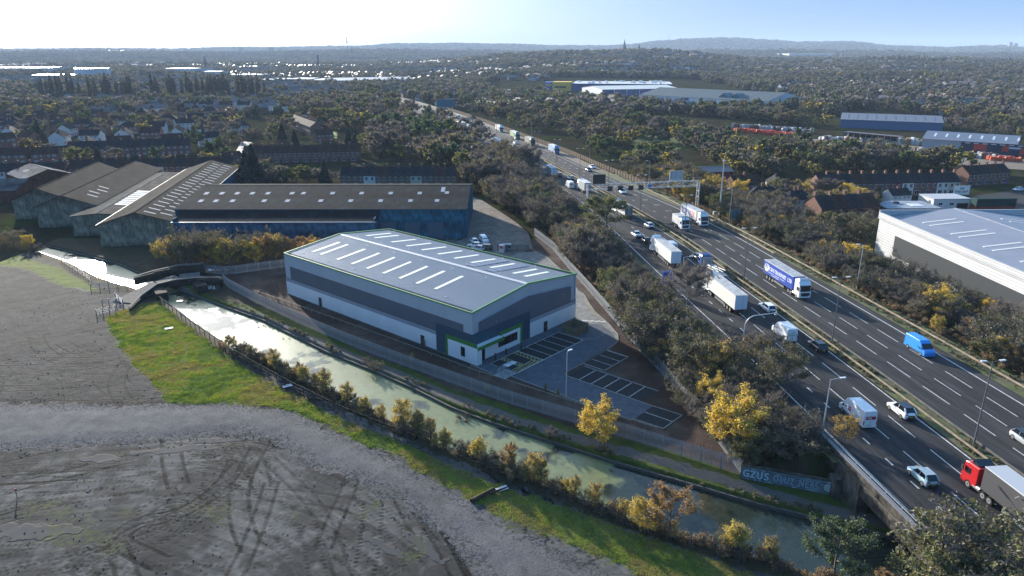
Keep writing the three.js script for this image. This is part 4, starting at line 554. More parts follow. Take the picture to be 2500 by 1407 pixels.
const hipped = (w, d, ev, rg) => { const o = 0.35, W = w / 2 + o, D = d / 2 + o, r = Math.max(0.2, w / 2 - d / 2 + 0.4), A = [-W, ev, D], B = [W, ev, D], C = [W, ev, -D], E = [-W, ev, -D], R0 = [-r, rg, 0], R1 = [r, rg, 0], p = [...A, ...B, ...R1, ...A, ...R1, ...R0, ...B, ...C, ...R1, ...C, ...E, ...R0, ...C, ...R0, ...R1, ...E, ...A, ...R0, ...A, ...E, ...C, ...A, ...C, ...B], g = new THREE.BufferGeometry(); g.setAttribute('position', new THREE.Float32BufferAttribute(p, 3)); g.computeVertexNormals(); return [uvm(g)]; };
function house(name, label, o) {
  const t = thing(name, label, 'house'), { w, d, ev, rg } = o;
  mesh('wall', join([bx(w, ev, d, 0, ev / 2, 0), ...(o.hip ? [] : gableEnds(w, ev, d, rg))]), o.wall, t);
  const r = mesh('roof', join(o.hip ? hipped(w, d, ev, rg) : pitched(w, d, ev, rg)), o.roof, t);
  for (const x of o.chim ?? [w / 2 - 0.4]) { const c = mesh('chimney', bx(0.7, 1.9, 0.9, x, rg + 0.35, 0), o.chimM || brickM, r); }
  for (const [x, y, ww, h] of o.wins) { if (o.plain) mesh('window', join([bx(ww, h, 0.1, x, y, d / 2 + 0.03)]), o.plain, t); else windowOn(t, x, y, d / 2 + 0.03, ww, h); }
  for (const x of o.doors ?? []) mesh('door', bx(0.95, 2.1, 0.1, x, 1.05, d / 2 + 0.03), o.doorM || doorCols[0], t);
  if (o.wing) { const [x, ww, dd, h] = o.wing; mesh('rear_wing', bx(ww, h, dd, x, h / 2, -d / 2 - dd / 2), o.wall, t); mesh('wing_roof', bx(ww + 0.3, 0.15, dd + 0.2, x, h + 0.3, -d / 2 - dd / 2, 0, 0, 0.2), o.roof, t); }
  return t;
}
const tw = [[-1.2, 4.1, 1.0, 1.5], [1.2, 4.1, 1.0, 1.5], [-0.9, 1.5, 1.6, 1.5]];
const HP = {}, farGlintPane = phys(0.30, 0.31, 0.33, 0.25);  // far windows: glint on the glass painted in as a pale base colour
const protoHouse = (k, o) => { const h = house('terraced_house', 'x', o); scene.remove(h); taken['terraced_house'] = -1; HP[k] = h; };
protoHouse('brick', { w: 4.8, d: 8.5, ev: 5.3, rg: 8.3, wall: brickM, roof: slateM, wins: tw, doors: [1.4], doorM: doorCols[2], wing: [-1, 2.4, 4, 4.4] });
protoHouse('brick2', { w: 4.8, d: 8.5, ev: 5.3, rg: 8.3, wall: brickM, roof: tileM, wins: tw, doors: [1.4], doorM: trimDoor, wing: [-1, 2.4, 4, 4.4] });
protoHouse('white', { w: 4.8, d: 8.5, ev: 5.3, rg: 8.3, wall: renderM, roof: slateM, wins: tw, doors: [1.4], doorM: doorCols[3], wing: [-1, 2.4, 4, 4.4] });
protoHouse('cream', { w: 4.8, d: 8.5, ev: 5.3, rg: 8.3, wall: creamM, roof: slateM, wins: tw, doors: [1.4], doorM: doorCols[1] });
protoHouse('red', { w: 4.8, d: 8.5, ev: 5.3, rg: 8.3, wall: redM, roof: slateM, wins: tw, doors: [1.4], doorM: doorCols[1] });
const semiW = [[-4, 4, 1.7, 1.2], [-1.6, 4, 1.0, 1.2], [1.6, 4, 1.0, 1.2], [4, 4, 1.7, 1.2], [-4, 1.4, 1.9, 1.4], [4, 1.4, 1.9, 1.4]];
protoHouse('semi', { w: 12, d: 8, ev: 5, rg: 7.9, wall: brickM, roof: tileM, wins: semiW, doors: [-1.4, 1.4], plain: farGlintPane, chim: [0] });
protoHouse('semiw', { w: 12, d: 8, ev: 5, rg: 7.9, wall: renderM, roof: slateM, wins: semiW, doors: [-1.4, 1.4], plain: farGlintPane, chim: [0] });
protoHouse('hip', { w: 13, d: 8.5, ev: 5, rg: 8.2, wall: brickM, roof: slateM, hip: 1, wins: semiW, doors: [-1.4, 1.4], plain: farGlintPane, chim: [-1, 1] });
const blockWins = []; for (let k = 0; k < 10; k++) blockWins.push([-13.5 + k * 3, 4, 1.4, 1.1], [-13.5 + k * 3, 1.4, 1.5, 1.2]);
protoHouse('long', { w: 30, d: 8.5, ev: 5.2, rg: 8.4, wall: brickM, roof: slateM, wins: blockWins, doors: [-9, -3, 3, 9], plain: farGlintPane, chim: [-10, 0, 10] });
const houseSpots = [];   // kept clear of trees
const KIND = { brick: 'terraced_house', brick2: 'terraced_house', white: 'terraced_house', cream: 'terraced_house', red: 'terraced_house', semi: 'semi_detached_house', semiw: 'semi_detached_house', hip: 'hip_roofed_house', long: 'terrace_block' };
function addHouse(kind, x, z, turn, label, group, s = 1) { const h = HP[kind].clone(); h.name = numbered(KIND[kind]); h.position.set(x, groundY(x, z), z); h.rotation.y = turn; h.scale.setScalar(s); h.userData = { label, category: 'house', group }; scene.add(h); houseSpots.push([x, z, kind === 'long' ? 14 : 7]); return h; }
const ORD = ['first', 'second', 'third', 'fourth', 'fifth', 'sixth', 'seventh', 'eighth', 'ninth', 'tenth', 'eleventh', 'twelfth', 'thirteenth', 'fourteenth', 'fifteenth', 'sixteenth', 'seventeenth', 'eighteenth', 'nineteenth', 'twentieth', 'twenty-first', 'twenty-second', 'twenty-third', 'twenty-fourth', 'twenty-fifth', 'twenty-sixth', 'twenty-seventh', 'twenty-eighth', 'twenty-ninth', 'thirtieth'], nth = i => ORD[i] || 'last';
function row(a, b, kinds, where, back) {   // houses wall to wall along a line, fronts to the camera side
  const L = Math.hypot(b[0] - a[0], b[1] - a[1]), n = Math.max(1, Math.round(L / 4.8)), turn = Math.atan2(-(b[1] - a[1]), b[0] - a[0]) + (back ? PI : 0), say = { brick: 'slate-roofed brick house', brick2: 'brown-roofed brick house', white: 'white rendered house', cream: 'cream rendered house', red: 'red painted house' };
  for (let i = 0; i < n; i++) { const t = (i + 0.5) / n, k = kinds[i % kinds.length]; addHouse(k, mix(a[0], b[0], t), mix(a[1], b[1], t), turn, `${say[k]}, ${nth(i)} from the left ${where}`, `terraced houses ${where}`, L / n / 4.8); }
}
row([116.2,-271.2], [172.4,-276.2], ['brick', 'brick', 'white', 'brick2', 'brick', 'brick', 'red', 'white', 'brick', 'brick', 'white', 'cream', 'brick', 'cream'], 'in the long row behind the white shed');
row([186.1,-294.3], [207.7,-301.2], ['brick2', 'brick', 'brick2'], 'at the far end by the road junction');
row([95.9,-223.1], [116.5,-227.8], ['brick', 'brick2'], 'in the nearer row by the motorway trees', true);
row([-69.5,-290.5], [-22.3,-290.5], ['brick', 'brick', 'white', 'brick2', 'brick', 'brick', 'cream', 'brick', 'brick2', 'brick'], 'in the row behind the blue shed');
row([-133.2,-356.7], [-77.5,-365.2], ['brick2', 'brick2', 'brick2'], 'in the row under the tall conifers');
row([-222.7,-300.2], [-191.5,-306.3], ['brick2', 'white', 'brick'], 'in the row at the picture edge');
row([-190.9,-308.4], [-124.5,-319.3], ['brick2', 'brick', 'brick2', 'white'], 'in the dark row close behind the works');
const one = (kind, p, turn, label, s) => addHouse(kind, p[0], p[1], turn, label, undefined, s);
one('hip', [99.1,-245.6], 0.35, 'white-walled house with dark hipped roof behind the motorway trees', 0.85).traverse(o => { if (o.name === 'wall') o.material = renderM; });
one('hip', [89.8,-250.5], -0.2, 'brick house with hipped roof beside the white house', 0.9);
one('semi', [88.8,-271.2], 0.3, 'tall brick house with two chimneys near the gantry', 1.0);
one('semiw', [103.5,-277.9], 1.3, 'house with plain grey rendered gable end', 0.8);
one('semi', [-135.3,-343.3], 1.0, 'brick house with a skylight by the grey lane', 0.9);
one('semi', [-117.3,-448.1], 0.6, 'brick house with pale-edged hips among the sunlit roofs', 0.9);
one('semi', [-85.2,-433.5], 0.9, 'house with one sunlit roof strip at the wood edge', 0.8);
one('semiw', [-180.5,-598.5], 0.2, 'white gabled house at the wood edge, its twin beside it', 0.7);
one('semiw', [-173.5,-606.1], 0.2, 'white gabled house nearest the striped bright roofs', 0.7);
row([-164.6,-598.5], [-139.9,-569.9], ['brick2', 'brick'], 'in the short row with striped sunlit roofs');
row([-162.3,-543.8], [-130.1,-482.6], ['brick2', 'brick'], 'in the short row stepping down to the hedge');
{ // estates of semis: streets drawn across the plain
  const streets = [ // from, to, kinds, words
    [[-279.1,-433.5], [-249.2,-437.6], ['semiw', 'semi'], 'on the left white-walled street'], [[-248.7,-445.9], [-203.5,-459.1], ['semi', 'semiw', 'semiw'], 'on the middle white-walled street'], [[-202.8,-463.6], [-182.5,-503.3], ['semiw', 'semi'], 'on the estate street below the poplars'], [[-300.2,-414.3], [-284.1,-437.6], ['semi', 'semi'], 'on the dim estate street at the edge'],
    [[-230.3,-375.6], [-174.7,-391.5], ['long'], 'on the dark street behind the works'], [[-250.2,-353.9], [-225.8,-360.9], ['semi'], 'on the dark street at the edge'], [[-356.4,-503.3], [-294.1,-514.2], ['semi', 'hip'], 'on the hazy left street'], [[-297.6,-531.6], [-221.9,-569.9], ['semi', 'hip', 'semiw'], 'on the hazy middle street'], [[-406.8,-576.8], [-337.3,-598.5], ['hip', 'semi'], 'on the left street near the poplars'], [[-334.6,-606.1], [-219.1,-638.5], ['semi', 'hip'], 'on the street nearest the poplars'], [[-365.0,-684.1], [-248.9,-704.1], ['semi', 'semiw'], 'on the faint street under the poplars'], [[-471.0,-665.1], [-384.2,-684.1], ['semi', 'hip'], 'on the faintest left street'],
    [[335.7,-846.0], [553.2,-917.9], ['semi', 'hip', 'semi'], 'in the estate beyond the grey store'], [[448.1,-992.7], [735.6,-1057.2], ['hip', 'semi'], 'in the second estate row past the grey store'], [[382.5,-1057.2], [604.1,-1143.7], ['semi', 'semi', 'semiw'], 'on the dim far street past the field'], [[436.5,-771.8], [524.3,-736.4], ['semi', 'hip'], 'in the estate behind the merchant shed'], [[670.7,-1245.3], [912.4,-1294.5], ['semi', 'semiw'], 'in the dim estate below the poplars'], [[502.9,-1294.5], [753.0,-1385.6], ['semi', 'hip'], 'on the farthest street past the field'],
    [[-323.1,-454.6], [-300.3,-463.6], ['semi', 'semiw'], 'on the short street at the edge'], [[-302.2,-475.3], [-231.9,-492.7], ['semi', 'semiw', 'hip'], 'on the street behind the white walls'], [[-379.9,-537.6], [-332.5,-550.1], ['hip', 'semi'], 'on the back street by the lawn'], [[-241.7,-514.2], [-199.8,-543.8], ['semiw', 'semi'], 'on the back street by the wood'], [[-242.6,-396.6], [-213.8,-407.0], ['semi', 'semiw'], 'on the lower street by the conifer'], [[-205.7,-414.3], [-170.4,-433.5], ['semiw', 'semi'], 'on the lower street by the pine'],
  ];
  const say = { semi: 'brick semi', semiw: 'white semi', hip: 'hip-roofed house', long: 'long brick terrace block' };
  for (const [a, b, ks, where] of streets) { const L = Math.hypot(b[0] - a[0], b[1] - a[1]), gap = ks[0] === 'long' ? 31 : 15.5, n = Math.max(2, Math.floor(L / gap)), turn = Math.atan2(-(b[1] - a[1]), b[0] - a[0]); for (let i = 0; i < n; i++) { const k = ks[Math.floor(rnd() * ks.length)], t = (i + 0.5) / n; addHouse(k, mix(a[0], b[0], t) + rr(-1, 1), mix(a[1], b[1], t) + rr(-3, 3), turn + rr(-0.12, 0.12) + (rnd() < 0.2 ? PI / 2 : 0), `${say[k]}, ${nth(i)} from the left ${where}`, `houses ${where}`); } }
}
{ // shops, containers and hoarding by the junction beyond the white shed
  const box = (name, label, p, turn, w, h, d, m, extra) => { const t = thing(name, label, name.split('_').pop() === 'container' ? 'container' : 'building', [p[0], 0, p[1]], turn); mesh('wall', bx(w, h, d, 0, h / 2, 0), m, t); extra?.(t); return t; };
  box('flat_roofed_shop', 'white flat-roofed shop with two small windows by the tyre yard', [152.9,-248.4], 0.05, 13, 4, 9, renderM, t => { mesh('roof', bx(13.4, 0.3, 9.4, 0, 4.1, 0), std(0.4, 0.42, 0.45, 0.7), t); for (const x of [-4, 0]) windowOn(t, x, 2.4, 4.53, 1.4, 1); mesh('arch_door', bx(4, 2.6, 0.1, 4, 1.3, 4.53), black, t); });
  box('flat_roofed_shop', 'low shop with patched pale roof behind the white shed', [133.1,-237.0], 0, 18, 3.4, 12, std(0.2, 0.22, 0.26, 0.8), t => { mesh('roof', bx(18.4, 0.25, 12.4, 0, 3.5, 0), std(0.36, 0.42, 0.5, 0.7, { map: grain5 }), t); mesh('roof_patch', bx(4, 0.1, 4, 3, 3.68, 1), std(0.6, 0.62, 0.64, 0.6), t); mesh('roof_hatch', bx(1.5, 0.5, 1.5, -2, 3.9, -2), black, t); });
  box('shipping_container', 'green and rust-red stacked containers by the tyre yard', [165.1,-240.3], 0.05, 14, 2.6, 3, std(0.22, 0.06, 0.04, 0.8, { bumpMap: corrT, bumpScale: 0.04 }), t => mesh('upper_container', bx(14, 2.6, 3, 0, 3.92, 0.1), std(0.015, 0.05, 0.045, 0.8, { bumpMap: corrT, bumpScale: 0.04 }), t));
  one('semiw', [140.2,-256.3], 0.25, 'cream cottage with two brick chimneys by the junction', 0.7);
  const bb = thing('billboard', 'white billboard with dark lettering by the road junction', 'billboard', [[168.0,-263.2][0], 0, [168.0,-263.2][1]], 0.1); mesh('board', bx(6.4, 3.4, 0.2, 0, 3.6, 0), whiteM, bb); for (const x of [-2.4, 2.4]) mesh('leg', bx(0.2, 3, 0.2, x, 1.5, -0.2), timber, bb);
  const tb = mesh('printed_poster', panel(6, 3), new THREE.MeshStandardMaterial({ roughness: 0.8, map: writing(256, 128, (x, W, H) => { x.fillStyle = '#e8e6da'; x.fillRect(0, 0, W, H); x.fillStyle = '#222'; x.font = 'bold 44px sans-serif'; x.textAlign = 'center'; x.fillText('THE', W / 2, 52); x.fillText('TYRE SHOP', W / 2, 102); }) }), bb); tb.position.set(0, 3.6, 0.12);
  const rs = shed('red_shed', 'low shed with dark red front near the gantry', [81.9,-314.9], [96.2,-317.1], 6, 3, 4.4, { wall: std(0.18, 0.02, 0.03, 0.7), roof: std(0.08, 0.1, 0.13, 0.7) }, { category: 'shed' });
}
struct('side_road', sheet([[135.3,-254.1], [167.4,-265.5], [192.5,-277.9], [225.1,-296.3], [221.6,-277.9], [184.9,-240.3], [154.4,-227.8], [134.1,-240.3]], 0.06), asphalt);
struct('yard_apron', sheet([[130.9,-433.5], [180.9,-468.2], [234.6,-433.5], [266.1,-365.2], [248.2,-328.5], [213.5,-353.9], [197.2,-396.6], [167.8,-414.3]], 0.05), dustT);
struct('playing_field', sheet([[534.4,-1694.7], [610.6,-1888.5], [675.5,-1925.2], [588.2,-1666.2], [526.8,-1586.0]], hill(...[572.3,-1724.2]) + 2), std(0.13, 0.24, 0.03, 0.95));
struct('meadow', sheet([[73.9,-482.6], [98.3,-495.3], [108.0,-463.6], [109.2,-425.6], [83.9,-396.6], [71.6,-433.5]], 0.06), std(0.07, 0.11, 0.03, 0.95, { map: grain5 }));
struct('street', join([sheet([[-168.3,-448.1], [-159.7,-441.7], [-147.4,-396.6], [-143.1,-375.6], [-149.3,-383.4]], 0.06), sheet([[-225.4,-356.7], [-220.2,-371.1], [-209.0,-356.7], [-215.3,-343.3]], 0.06)]), std(0.20, 0.20, 0.21, 0.8));
struct('lawn', join([sheet([[-321.7,-531.6], [-282.8,-550.1], [-270.1,-525.7], [-306.8,-508.7]], 0.06), sheet([[-128.2,-508.7], [-121.5,-503.3], [-112.7,-463.6], [-117.6,-468.2]], 0.06), sheet([[-298.6,-556.5], [-270.1,-576.8], [-260.9,-556.5], [-288.8,-537.6]], 0.07)]), std(0.11, 0.17, 0.03, 0.95));

// ---------- bridges, barriers, lamps, gantry, signs ----------
const railM = std(0.42, 0.34, 0.25, 0.6, { metalness: 0.25, map: grain5 }), railD = std(0.20, 0.19, 0.17, 0.6, { metalness: 0.3, map: grain5 }), stone = std(0.26, 0.235, 0.20, 0.92, { map: tx(rust, 6) });
function crashBarrier(label, off, s0, s1, m, y = RY, gap = 4.8) {
  const t = thing('crash_barrier', label, 'barrier'), n = Math.round((s1 - s0) / 9.6);
  for (let i = 0; i < n; i++) { const a = road(s0 + i * 9.6, off), b = road(s0 + (i + 1) * 9.6, off); mesh('rail', beam([a[0], y + 0.65, a[1]], [b[0], y + 0.65, b[1]], 0.09, 0.32), m, t); }
  for (let s = s0 + 1; s < Math.min(s1, s0 + 260); s += gap) { const p = road(s, off + 0.09); mesh('post', bx(0.1, 0.75, 0.12, p[0], y + 0.35, p[1], p[2]), m, t); }
}
crashBarrier('pale sunlit crash barrier on the near side of the central reservation', -1.15, 6, 640, railM);
crashBarrier('darker crash barrier on the far side of the central reservation', 0.55, 6, 640, railD);
crashBarrier('tan crash barrier along the outer grass verge', 19, 6, roadS(-215), railM);
crashBarrier('short tan crash barrier beyond the gantry slip', 16.6, roadS(-170), roadS(-260), railM);
crashBarrier('crash barrier along the wooded edge past the gantry', -14.6, roadS(-250), roadS(-420), railM);
{ // noise fence on the far side
  const t = thing('noise_fence', 'long brown post and panel noise fence along the motorway', 'fence'), m1 = std(0.22, 0.17, 0.12, 0.9, { map: grain1 }), m2 = std(0.13, 0.10, 0.075, 0.9, { map: grain1 }), s0 = roadS(-262), s1 = roadS(-640);
  for (let s = s0; s < s1; s += 3) { const a = road(s, 18.4), b = road(s + 3, 18.4); mesh('panel', beam([a[0], RY + 1.1, a[1]], [b[0], RY + 1.1, b[1]], 0.08, 2.2), m1, t); mesh('post', bx(0.2, 2.5, 0.2, a[0] - 0.08, RY + 1.2, a[1], a[2]), m2, t); }
}
{ // motorway bridge over the canal
  const t = thing('motorway_bridge', 'concrete motorway bridge with stained parapet over the canal', 'bridge');
  const a = 4, b = sBridge0 + 6;
  const edge = (o0, o1, y0, y1) => { const l = []; for (let s = a; s < b; s += 6) { const p = road(s, (o0 + o1) / 2), q = road(Math.min(b, s + 6), (o0 + o1) / 2); l.push(beam([p[0], (y0 + y1) / 2, p[1]], [q[0], (y0 + y1) / 2, q[1]], Math.abs(o1 - o0), y1 - y0)); } return join(l); };
  mesh('deck', edge(-18.6, 21.5, RY - 1.3, RY - 0.06), std(0.20, 0.19, 0.175, 0.9, { map: grain5 }), t);
  mesh('fascia', edge(-19.3, -18.6, RY - 1.5, RY + 0.25), stone, t);
  const pr = mesh('parapet', edge(-19.1, -18.75, RY + 0.25, RY + 1.15), stone, t); mesh('coping', edge(-19.2, -18.65, RY + 1.15, RY + 1.27), std(0.17, 0.18, 0.2, 0.8), pr);
  for (let s = a; s < b; s += 3) { const p = road(s, -18.5); mesh('rail_post', bx(0.1, 1.3, 0.1, p[0], RY + 0.75, p[1], p[2]), galv, t); }
  for (const dy of [0.55, 1.0, 1.42]) mesh('hand_rail', edge(-18.55, -18.47, RY + dy - 0.04, RY + dy + 0.04), galv, t);
  const q = road(sBridge0 - 0.5, 0), h = q[2]; mesh('abutment', bx(42, 5.2, 1.6, q[0] + 0.6, RY - 3.9, q[1] + 0.4, h), stone, t); const w = road(sBridge0 - 1, -18.6); mesh('wing_wall', bx(1.4, 6, 5, w[0], RY - 2.9, w[1] + 1.5, h), stone, t);
  const f = road(sBridge1 + 14, 0); mesh('pier', bx(42, 5, 1.2, f[0], RY - 4, f[1] + 3, f[2]), stone, t);
}
{ // graffiti-covered retaining wall by the towpath
  const a = [29.6,-79.7], b = [40.3,-75.8], L = Math.hypot(b[0] - a[0], b[1] - a[1]), tu = Math.atan2(-(b[1] - a[1]), b[0] - a[0]), t = thing('graffiti_wall', 'low retaining wall covered in blue and white graffiti', 'wall', [(a[0] + b[0]) / 2, 0, (a[1] + b[1]) / 2], tu);
  mesh('wall', bx(L, 1.9, 0.4, 0, 0.95, -0.2), stone, t); mesh('coping', bx(L + 0.1, 0.12, 0.5, 0, 1.96, -0.2), stone, t);
  const g = mesh('painted_lettering', panel(L - 0.2, 1.8), new THREE.MeshStandardMaterial({ roughness: 0.85, map: writing(1024, 160, (x, W, H) => { x.fillStyle = '#5d6f78'; x.fillRect(0, 0, W, H); for (let k = 0; k < 60; k++) { x.fillStyle = pick(['#6d8a98', '#7d99a6', '#4c5c66', '#87a7b5']); x.fillRect(rnd() * W, rnd() * H, rr(20, 90), rr(10, 50)); } x.lineJoin = 'round'; const word = (s, px, w) => { x.font = 'bold 128px sans-serif'; x.lineWidth = 22; x.strokeStyle = '#1b2a33'; x.strokeText(s, px, 128, w); x.lineWidth = 6; x.strokeStyle = '#c9dbe2'; x.strokeText(s, px, 128, w); x.fillStyle = '#8fb0bf'; x.fillText(s, px, 128, w); }; word('GZUS', 12, 300); x.globalAlpha = 0.6; word('OLUZ', 350, 240); word('NERS', 630, 220); x.globalAlpha = 1; x.fillStyle = '#9fb0b5'; x.beginPath(); x.arc(950, 80, 56, 0, 7); x.fill(); x.lineWidth = 8; x.strokeStyle = '#26343c'; x.stroke(); }) }), t); g.position.set(0, 0.95, 0.025);
}
{ // old canal bridge with humped parapets
  const c = [-80.3,-159.2], t = thing('canal_bridge', 'humped brick canal bridge with long parapets and a steel gate approach', 'bridge'), bm = std(0.13, 0.115, 0.095, 0.92, { map: tx(rust, 4) }), cap = std(0.24, 0.23, 0.21, 0.9, { map: grain1 });
  const near = [[[-81.6,-142.4], 0.6], [[-82.5,-149.0], 1.0], [[-81.8,-155.2], 1.6], [[-78.1,-156.7], 2.2], [[-73.7,-157.7], 2.4], [[-68.8,-158.6], 2.2], [[-67.9,-158.6], 1.9]], far = [[[-89.9,-161.0], 1.6], [[-86.6,-164.2], 2.1], [[-81.9,-167.2], 2.6], [[-76.4,-168.6], 2.7]];
  for (const line of [near, far]) for (let i = 0; i + 1 < line.length; i++) { const [a, ya] = line[i], [b, yb] = line[i + 1], L = Math.hypot(b[0] - a[0], b[1] - a[1]); if (line === near && i >= 1 && i <= 3) { mesh('parapet', beam([a[0], ya - 0.35, a[1]], [b[0], yb - 0.35, b[1]], 0.45, 1.3), bm, t); } else mesh('parapet', beam([a[0], ya / 2 - 0.1, a[1]], [b[0], yb / 2 - 0.1, b[1]], 0.45, (ya + yb) / 2), bm, t); mesh('coping', beam([a[0], ya + 0.32, a[1]], [b[0], yb + 0.32, b[1]], 0.6, 0.16), cap, t); }
  const deckPts = [[-85.9,-147.6], [-84.3,-152.6], [-82.6,-157.9], [-79.4,-161.7], [-75.3,-163.6]]; const dg = []; for (let i = 0; i + 1 < deckPts.length; i++) { const y = [0.05, 0.45, 1.0, 1.35, 1.4]; dg.push(beam([deckPts[i][0], y[i], deckPts[i][1]], [deckPts[i + 1][0], y[i + 1], deckPts[i + 1][1]], 5.4, 0.3)); } mesh('roadway', join(dg), std(0.17, 0.16, 0.15, 0.9, { map: grain1 }), t);
  const ab = [-79.9,-152.6], ab2 = [-73.9,-155.5]; mesh('abutment', bx(2.4, 2.6, 5, ab[0], 0, ab[1], 0.6), bm, t); mesh('abutment', bx(2.4, 3, 5, ab2[0] + 1.5, 0.2, ab2[1] - 1, 0.6), bm, t);
  const gp = [-68.8,-155.5], gm = mesh('graffiti', panel(4.4, 1.3), new THREE.MeshStandardMaterial({ roughness: 0.9, map: writing(256, 76, (x, W, H) => { x.fillStyle = '#4a4740'; x.fillRect(0, 0, W, H); x.font = 'bold 66px sans-serif'; x.lineWidth = 8; x.strokeStyle = '#222'; x.strokeText('ONFA', 14, 62); x.fillStyle = '#d6d6d2'; x.fillText('ONFA', 14, 62); }) }), t); gm.position.set(gp[0] - 0.6, 1.1, gp[1] + 0.35); gm.rotation.y = -0.12;
  const sp = [-72.3,-162.3]; mesh('notice', bx(0.8, 0.5, 0.05, sp[0], 3.1, sp[1] - 0.2), whiteM, t);
}
{ // pedestrian gate and rails on the approach
  const t = thing('field_gate', 'tubular steel gates and handrails on the bridge approach', 'gate'), pts = [[-98.6,-157.6], [-89.3,-159.8], [-82.5,-149.0], [-89.7,-146.3], [-87.4,-139.9], [-85.6,-147.1]];
  const run = (a, b, n) => { for (const y of [0.3, 0.6, 0.9, 1.2]) mesh('bar', bar([a[0], y, a[1]], [b[0], y, b[1]], 0.035, 5), galv, t); for (let k = 0; k <= n; k++) { const f = k / n; mesh('post', bx(0.12, 1.4, 0.12, mix(a[0], b[0], f), 0.65, mix(a[1], b[1], f)), galv, t); } };
  run(pts[0], pts[1], 5); run(pts[3], pts[5], 3); run(pts[4], [-84.7,-142.4], 3); run([-89.2,-150.9], [-85.2,-146.3], 2);
}
// steel mesh fence with dark posts along the grass bank
function postFence(label, path, step, H, m) { const t = thing('post_fence', label, 'fence'); const pts = walk(path, step); pts.forEach(([x, z, h], i) => { const y = groundY(x, z); mesh('post', bx(0.09, H, 0.09, x, y + H / 2, z, h), m, t); if (i + 1 < pts.length) { const [X, Z] = pts[i + 1]; for (const f of [0.25, 0.6, 0.95]) mesh('wire', beam([x, y + H * f, z], [X, groundY(X, Z) + H * f, Z], 0.02, 0.03), m, t); } }); }
postFence('dark post and wire fence between the grass and the canal', [[-77.3,-147.1], [-64.2,-132.9], [-51.6,-119.1], [-37.1,-105.8], [-24.8,-95.6], [-14.5,-88.5], [-6.5,-82.2], [0.0,-77.9], [7.5,-73.4], [14.2,-69.1], [20.5,-65.6], [26.5,-62.0]], 2.6, 1.7, std(0.03, 0.035, 0.04, 0.7));
postFence('pale post and rail fence at the edge of the mud field', [[-118.8,-179.9], [-109.2,-170.7], [-100.9,-162.3]], 2.2, 1.2, galv);
// lamps
const ordinal = ['nearest', 'second', 'third', 'fourth', 'fifth', 'sixth', 'seventh', 'eighth', 'ninth', 'tenth', 'eleventh'];
[[59.7, -80.7], [56.1, -115.2], [51.7, -150.8], [46.9, -188.1], [40.6, -221.3], [34.5, -253], [27.3, -285.9], [19.9, -316], [12.2, -350], [3.5, -382], [-9, -425]].forEach(([x, z], i) => lampPost(`twin-arm lamp post on the central reservation, ${ordinal[i]} along the motorway`, x, z, RY, 12, road(roadS(z))[2], 0.9, 'central lamp posts', true));
for (const [s, off, l, k] of [[roadS(-86), -17.6, 'lamp post on the near verge beside the white courier van', 8], [roadS(-143), -17.4, 'slim lamp post standing before the long white trailer', 8.5], [roadS(-196), -17, 'lamp post beside the white lorry past the gantry shadow', 8]]) { const p = road(s, off); lampPost(l, p[0], p[1], RY - 0.1, k, p[2], 1.3, 'near verge lamp posts'); }
for (const [s, off, l] of [[roadS(-142), 21.4, 'lamp post on the grass verge by the yellow bushes'], [roadS(-205), 22, 'lamp post behind the green sign near the gantry'], [roadS(-262), 19.4, 'lamp post by the noise fence below the houses'], [roadS(-330), 20, 'pale pole beyond the noise fence'], [roadS(-420), 20, 'tall pole among the yellow trees past the noise fence']]) { const p = road(s, off); lampPost(l, p[0], p[1], RY - 0.5, 10.5, p[2] + PI, 0.8, 'outer verge lamp posts'); }
{ // camera mast with a curved arm, near verge
  const p = road(roadS(-112), -17.8), t = thing('camera_mast', 'grey mast with curved swan-neck arm over the near lanes', 'mast', [p[0], RY - 0.2, p[1]], p[2]); const l = []; let q = [0, 5.5, 0]; for (let k = 1; k <= 8; k++) { const a = k / 8 * PI / 2, n = [1.8 - 1.8 * Math.cos(a), 5.5 + 1.8 * Math.sin(a), 0]; l.push(bar(q, n, 0.09, 6)); q = n; }
  mesh('column', cy(0.14, 0.1, 5.5, 0, 2.75, 0, 8), lampMats, t); mesh('arm', join([...l, bar(q, [5.2, 7.6, 0], 0.08, 6)]), lampMats, t); mesh('camera', join([bx(0.5, 0.3, 0.3, 5.2, 7.4, 0), bx(0.15, 0.3, 0.15, 5.2, 7.7, 0)]), lampMats, t);
}
{ // tall camera mast by the gantry
  const p = road(roadS(-215), 24), t = thing('tall_mast', 'very tall pale camera mast behind the gantry', 'mast', [p[0], RY - 1.2, p[1]], p[2]); mesh('column', cy(0.28, 0.14, 18, 0, 9, 0, 10), lampMats, t); mesh('camera_head', join([bx(1.0, 0.12, 0.5, 0, 18.1, 0), cy(0.25, 0.2, 0.5, 0, 18.4, 0, 8)]), lampMats, t); mesh('cabinet', bx(1.1, 1.7, 0.8, -1.8, 1.5, 0.5), std(0.4, 0.42, 0.42, 0.6), t); mesh('ladder', bx(0.4, 6, 0.1, 0, 4, 0.3), galv, t);
}
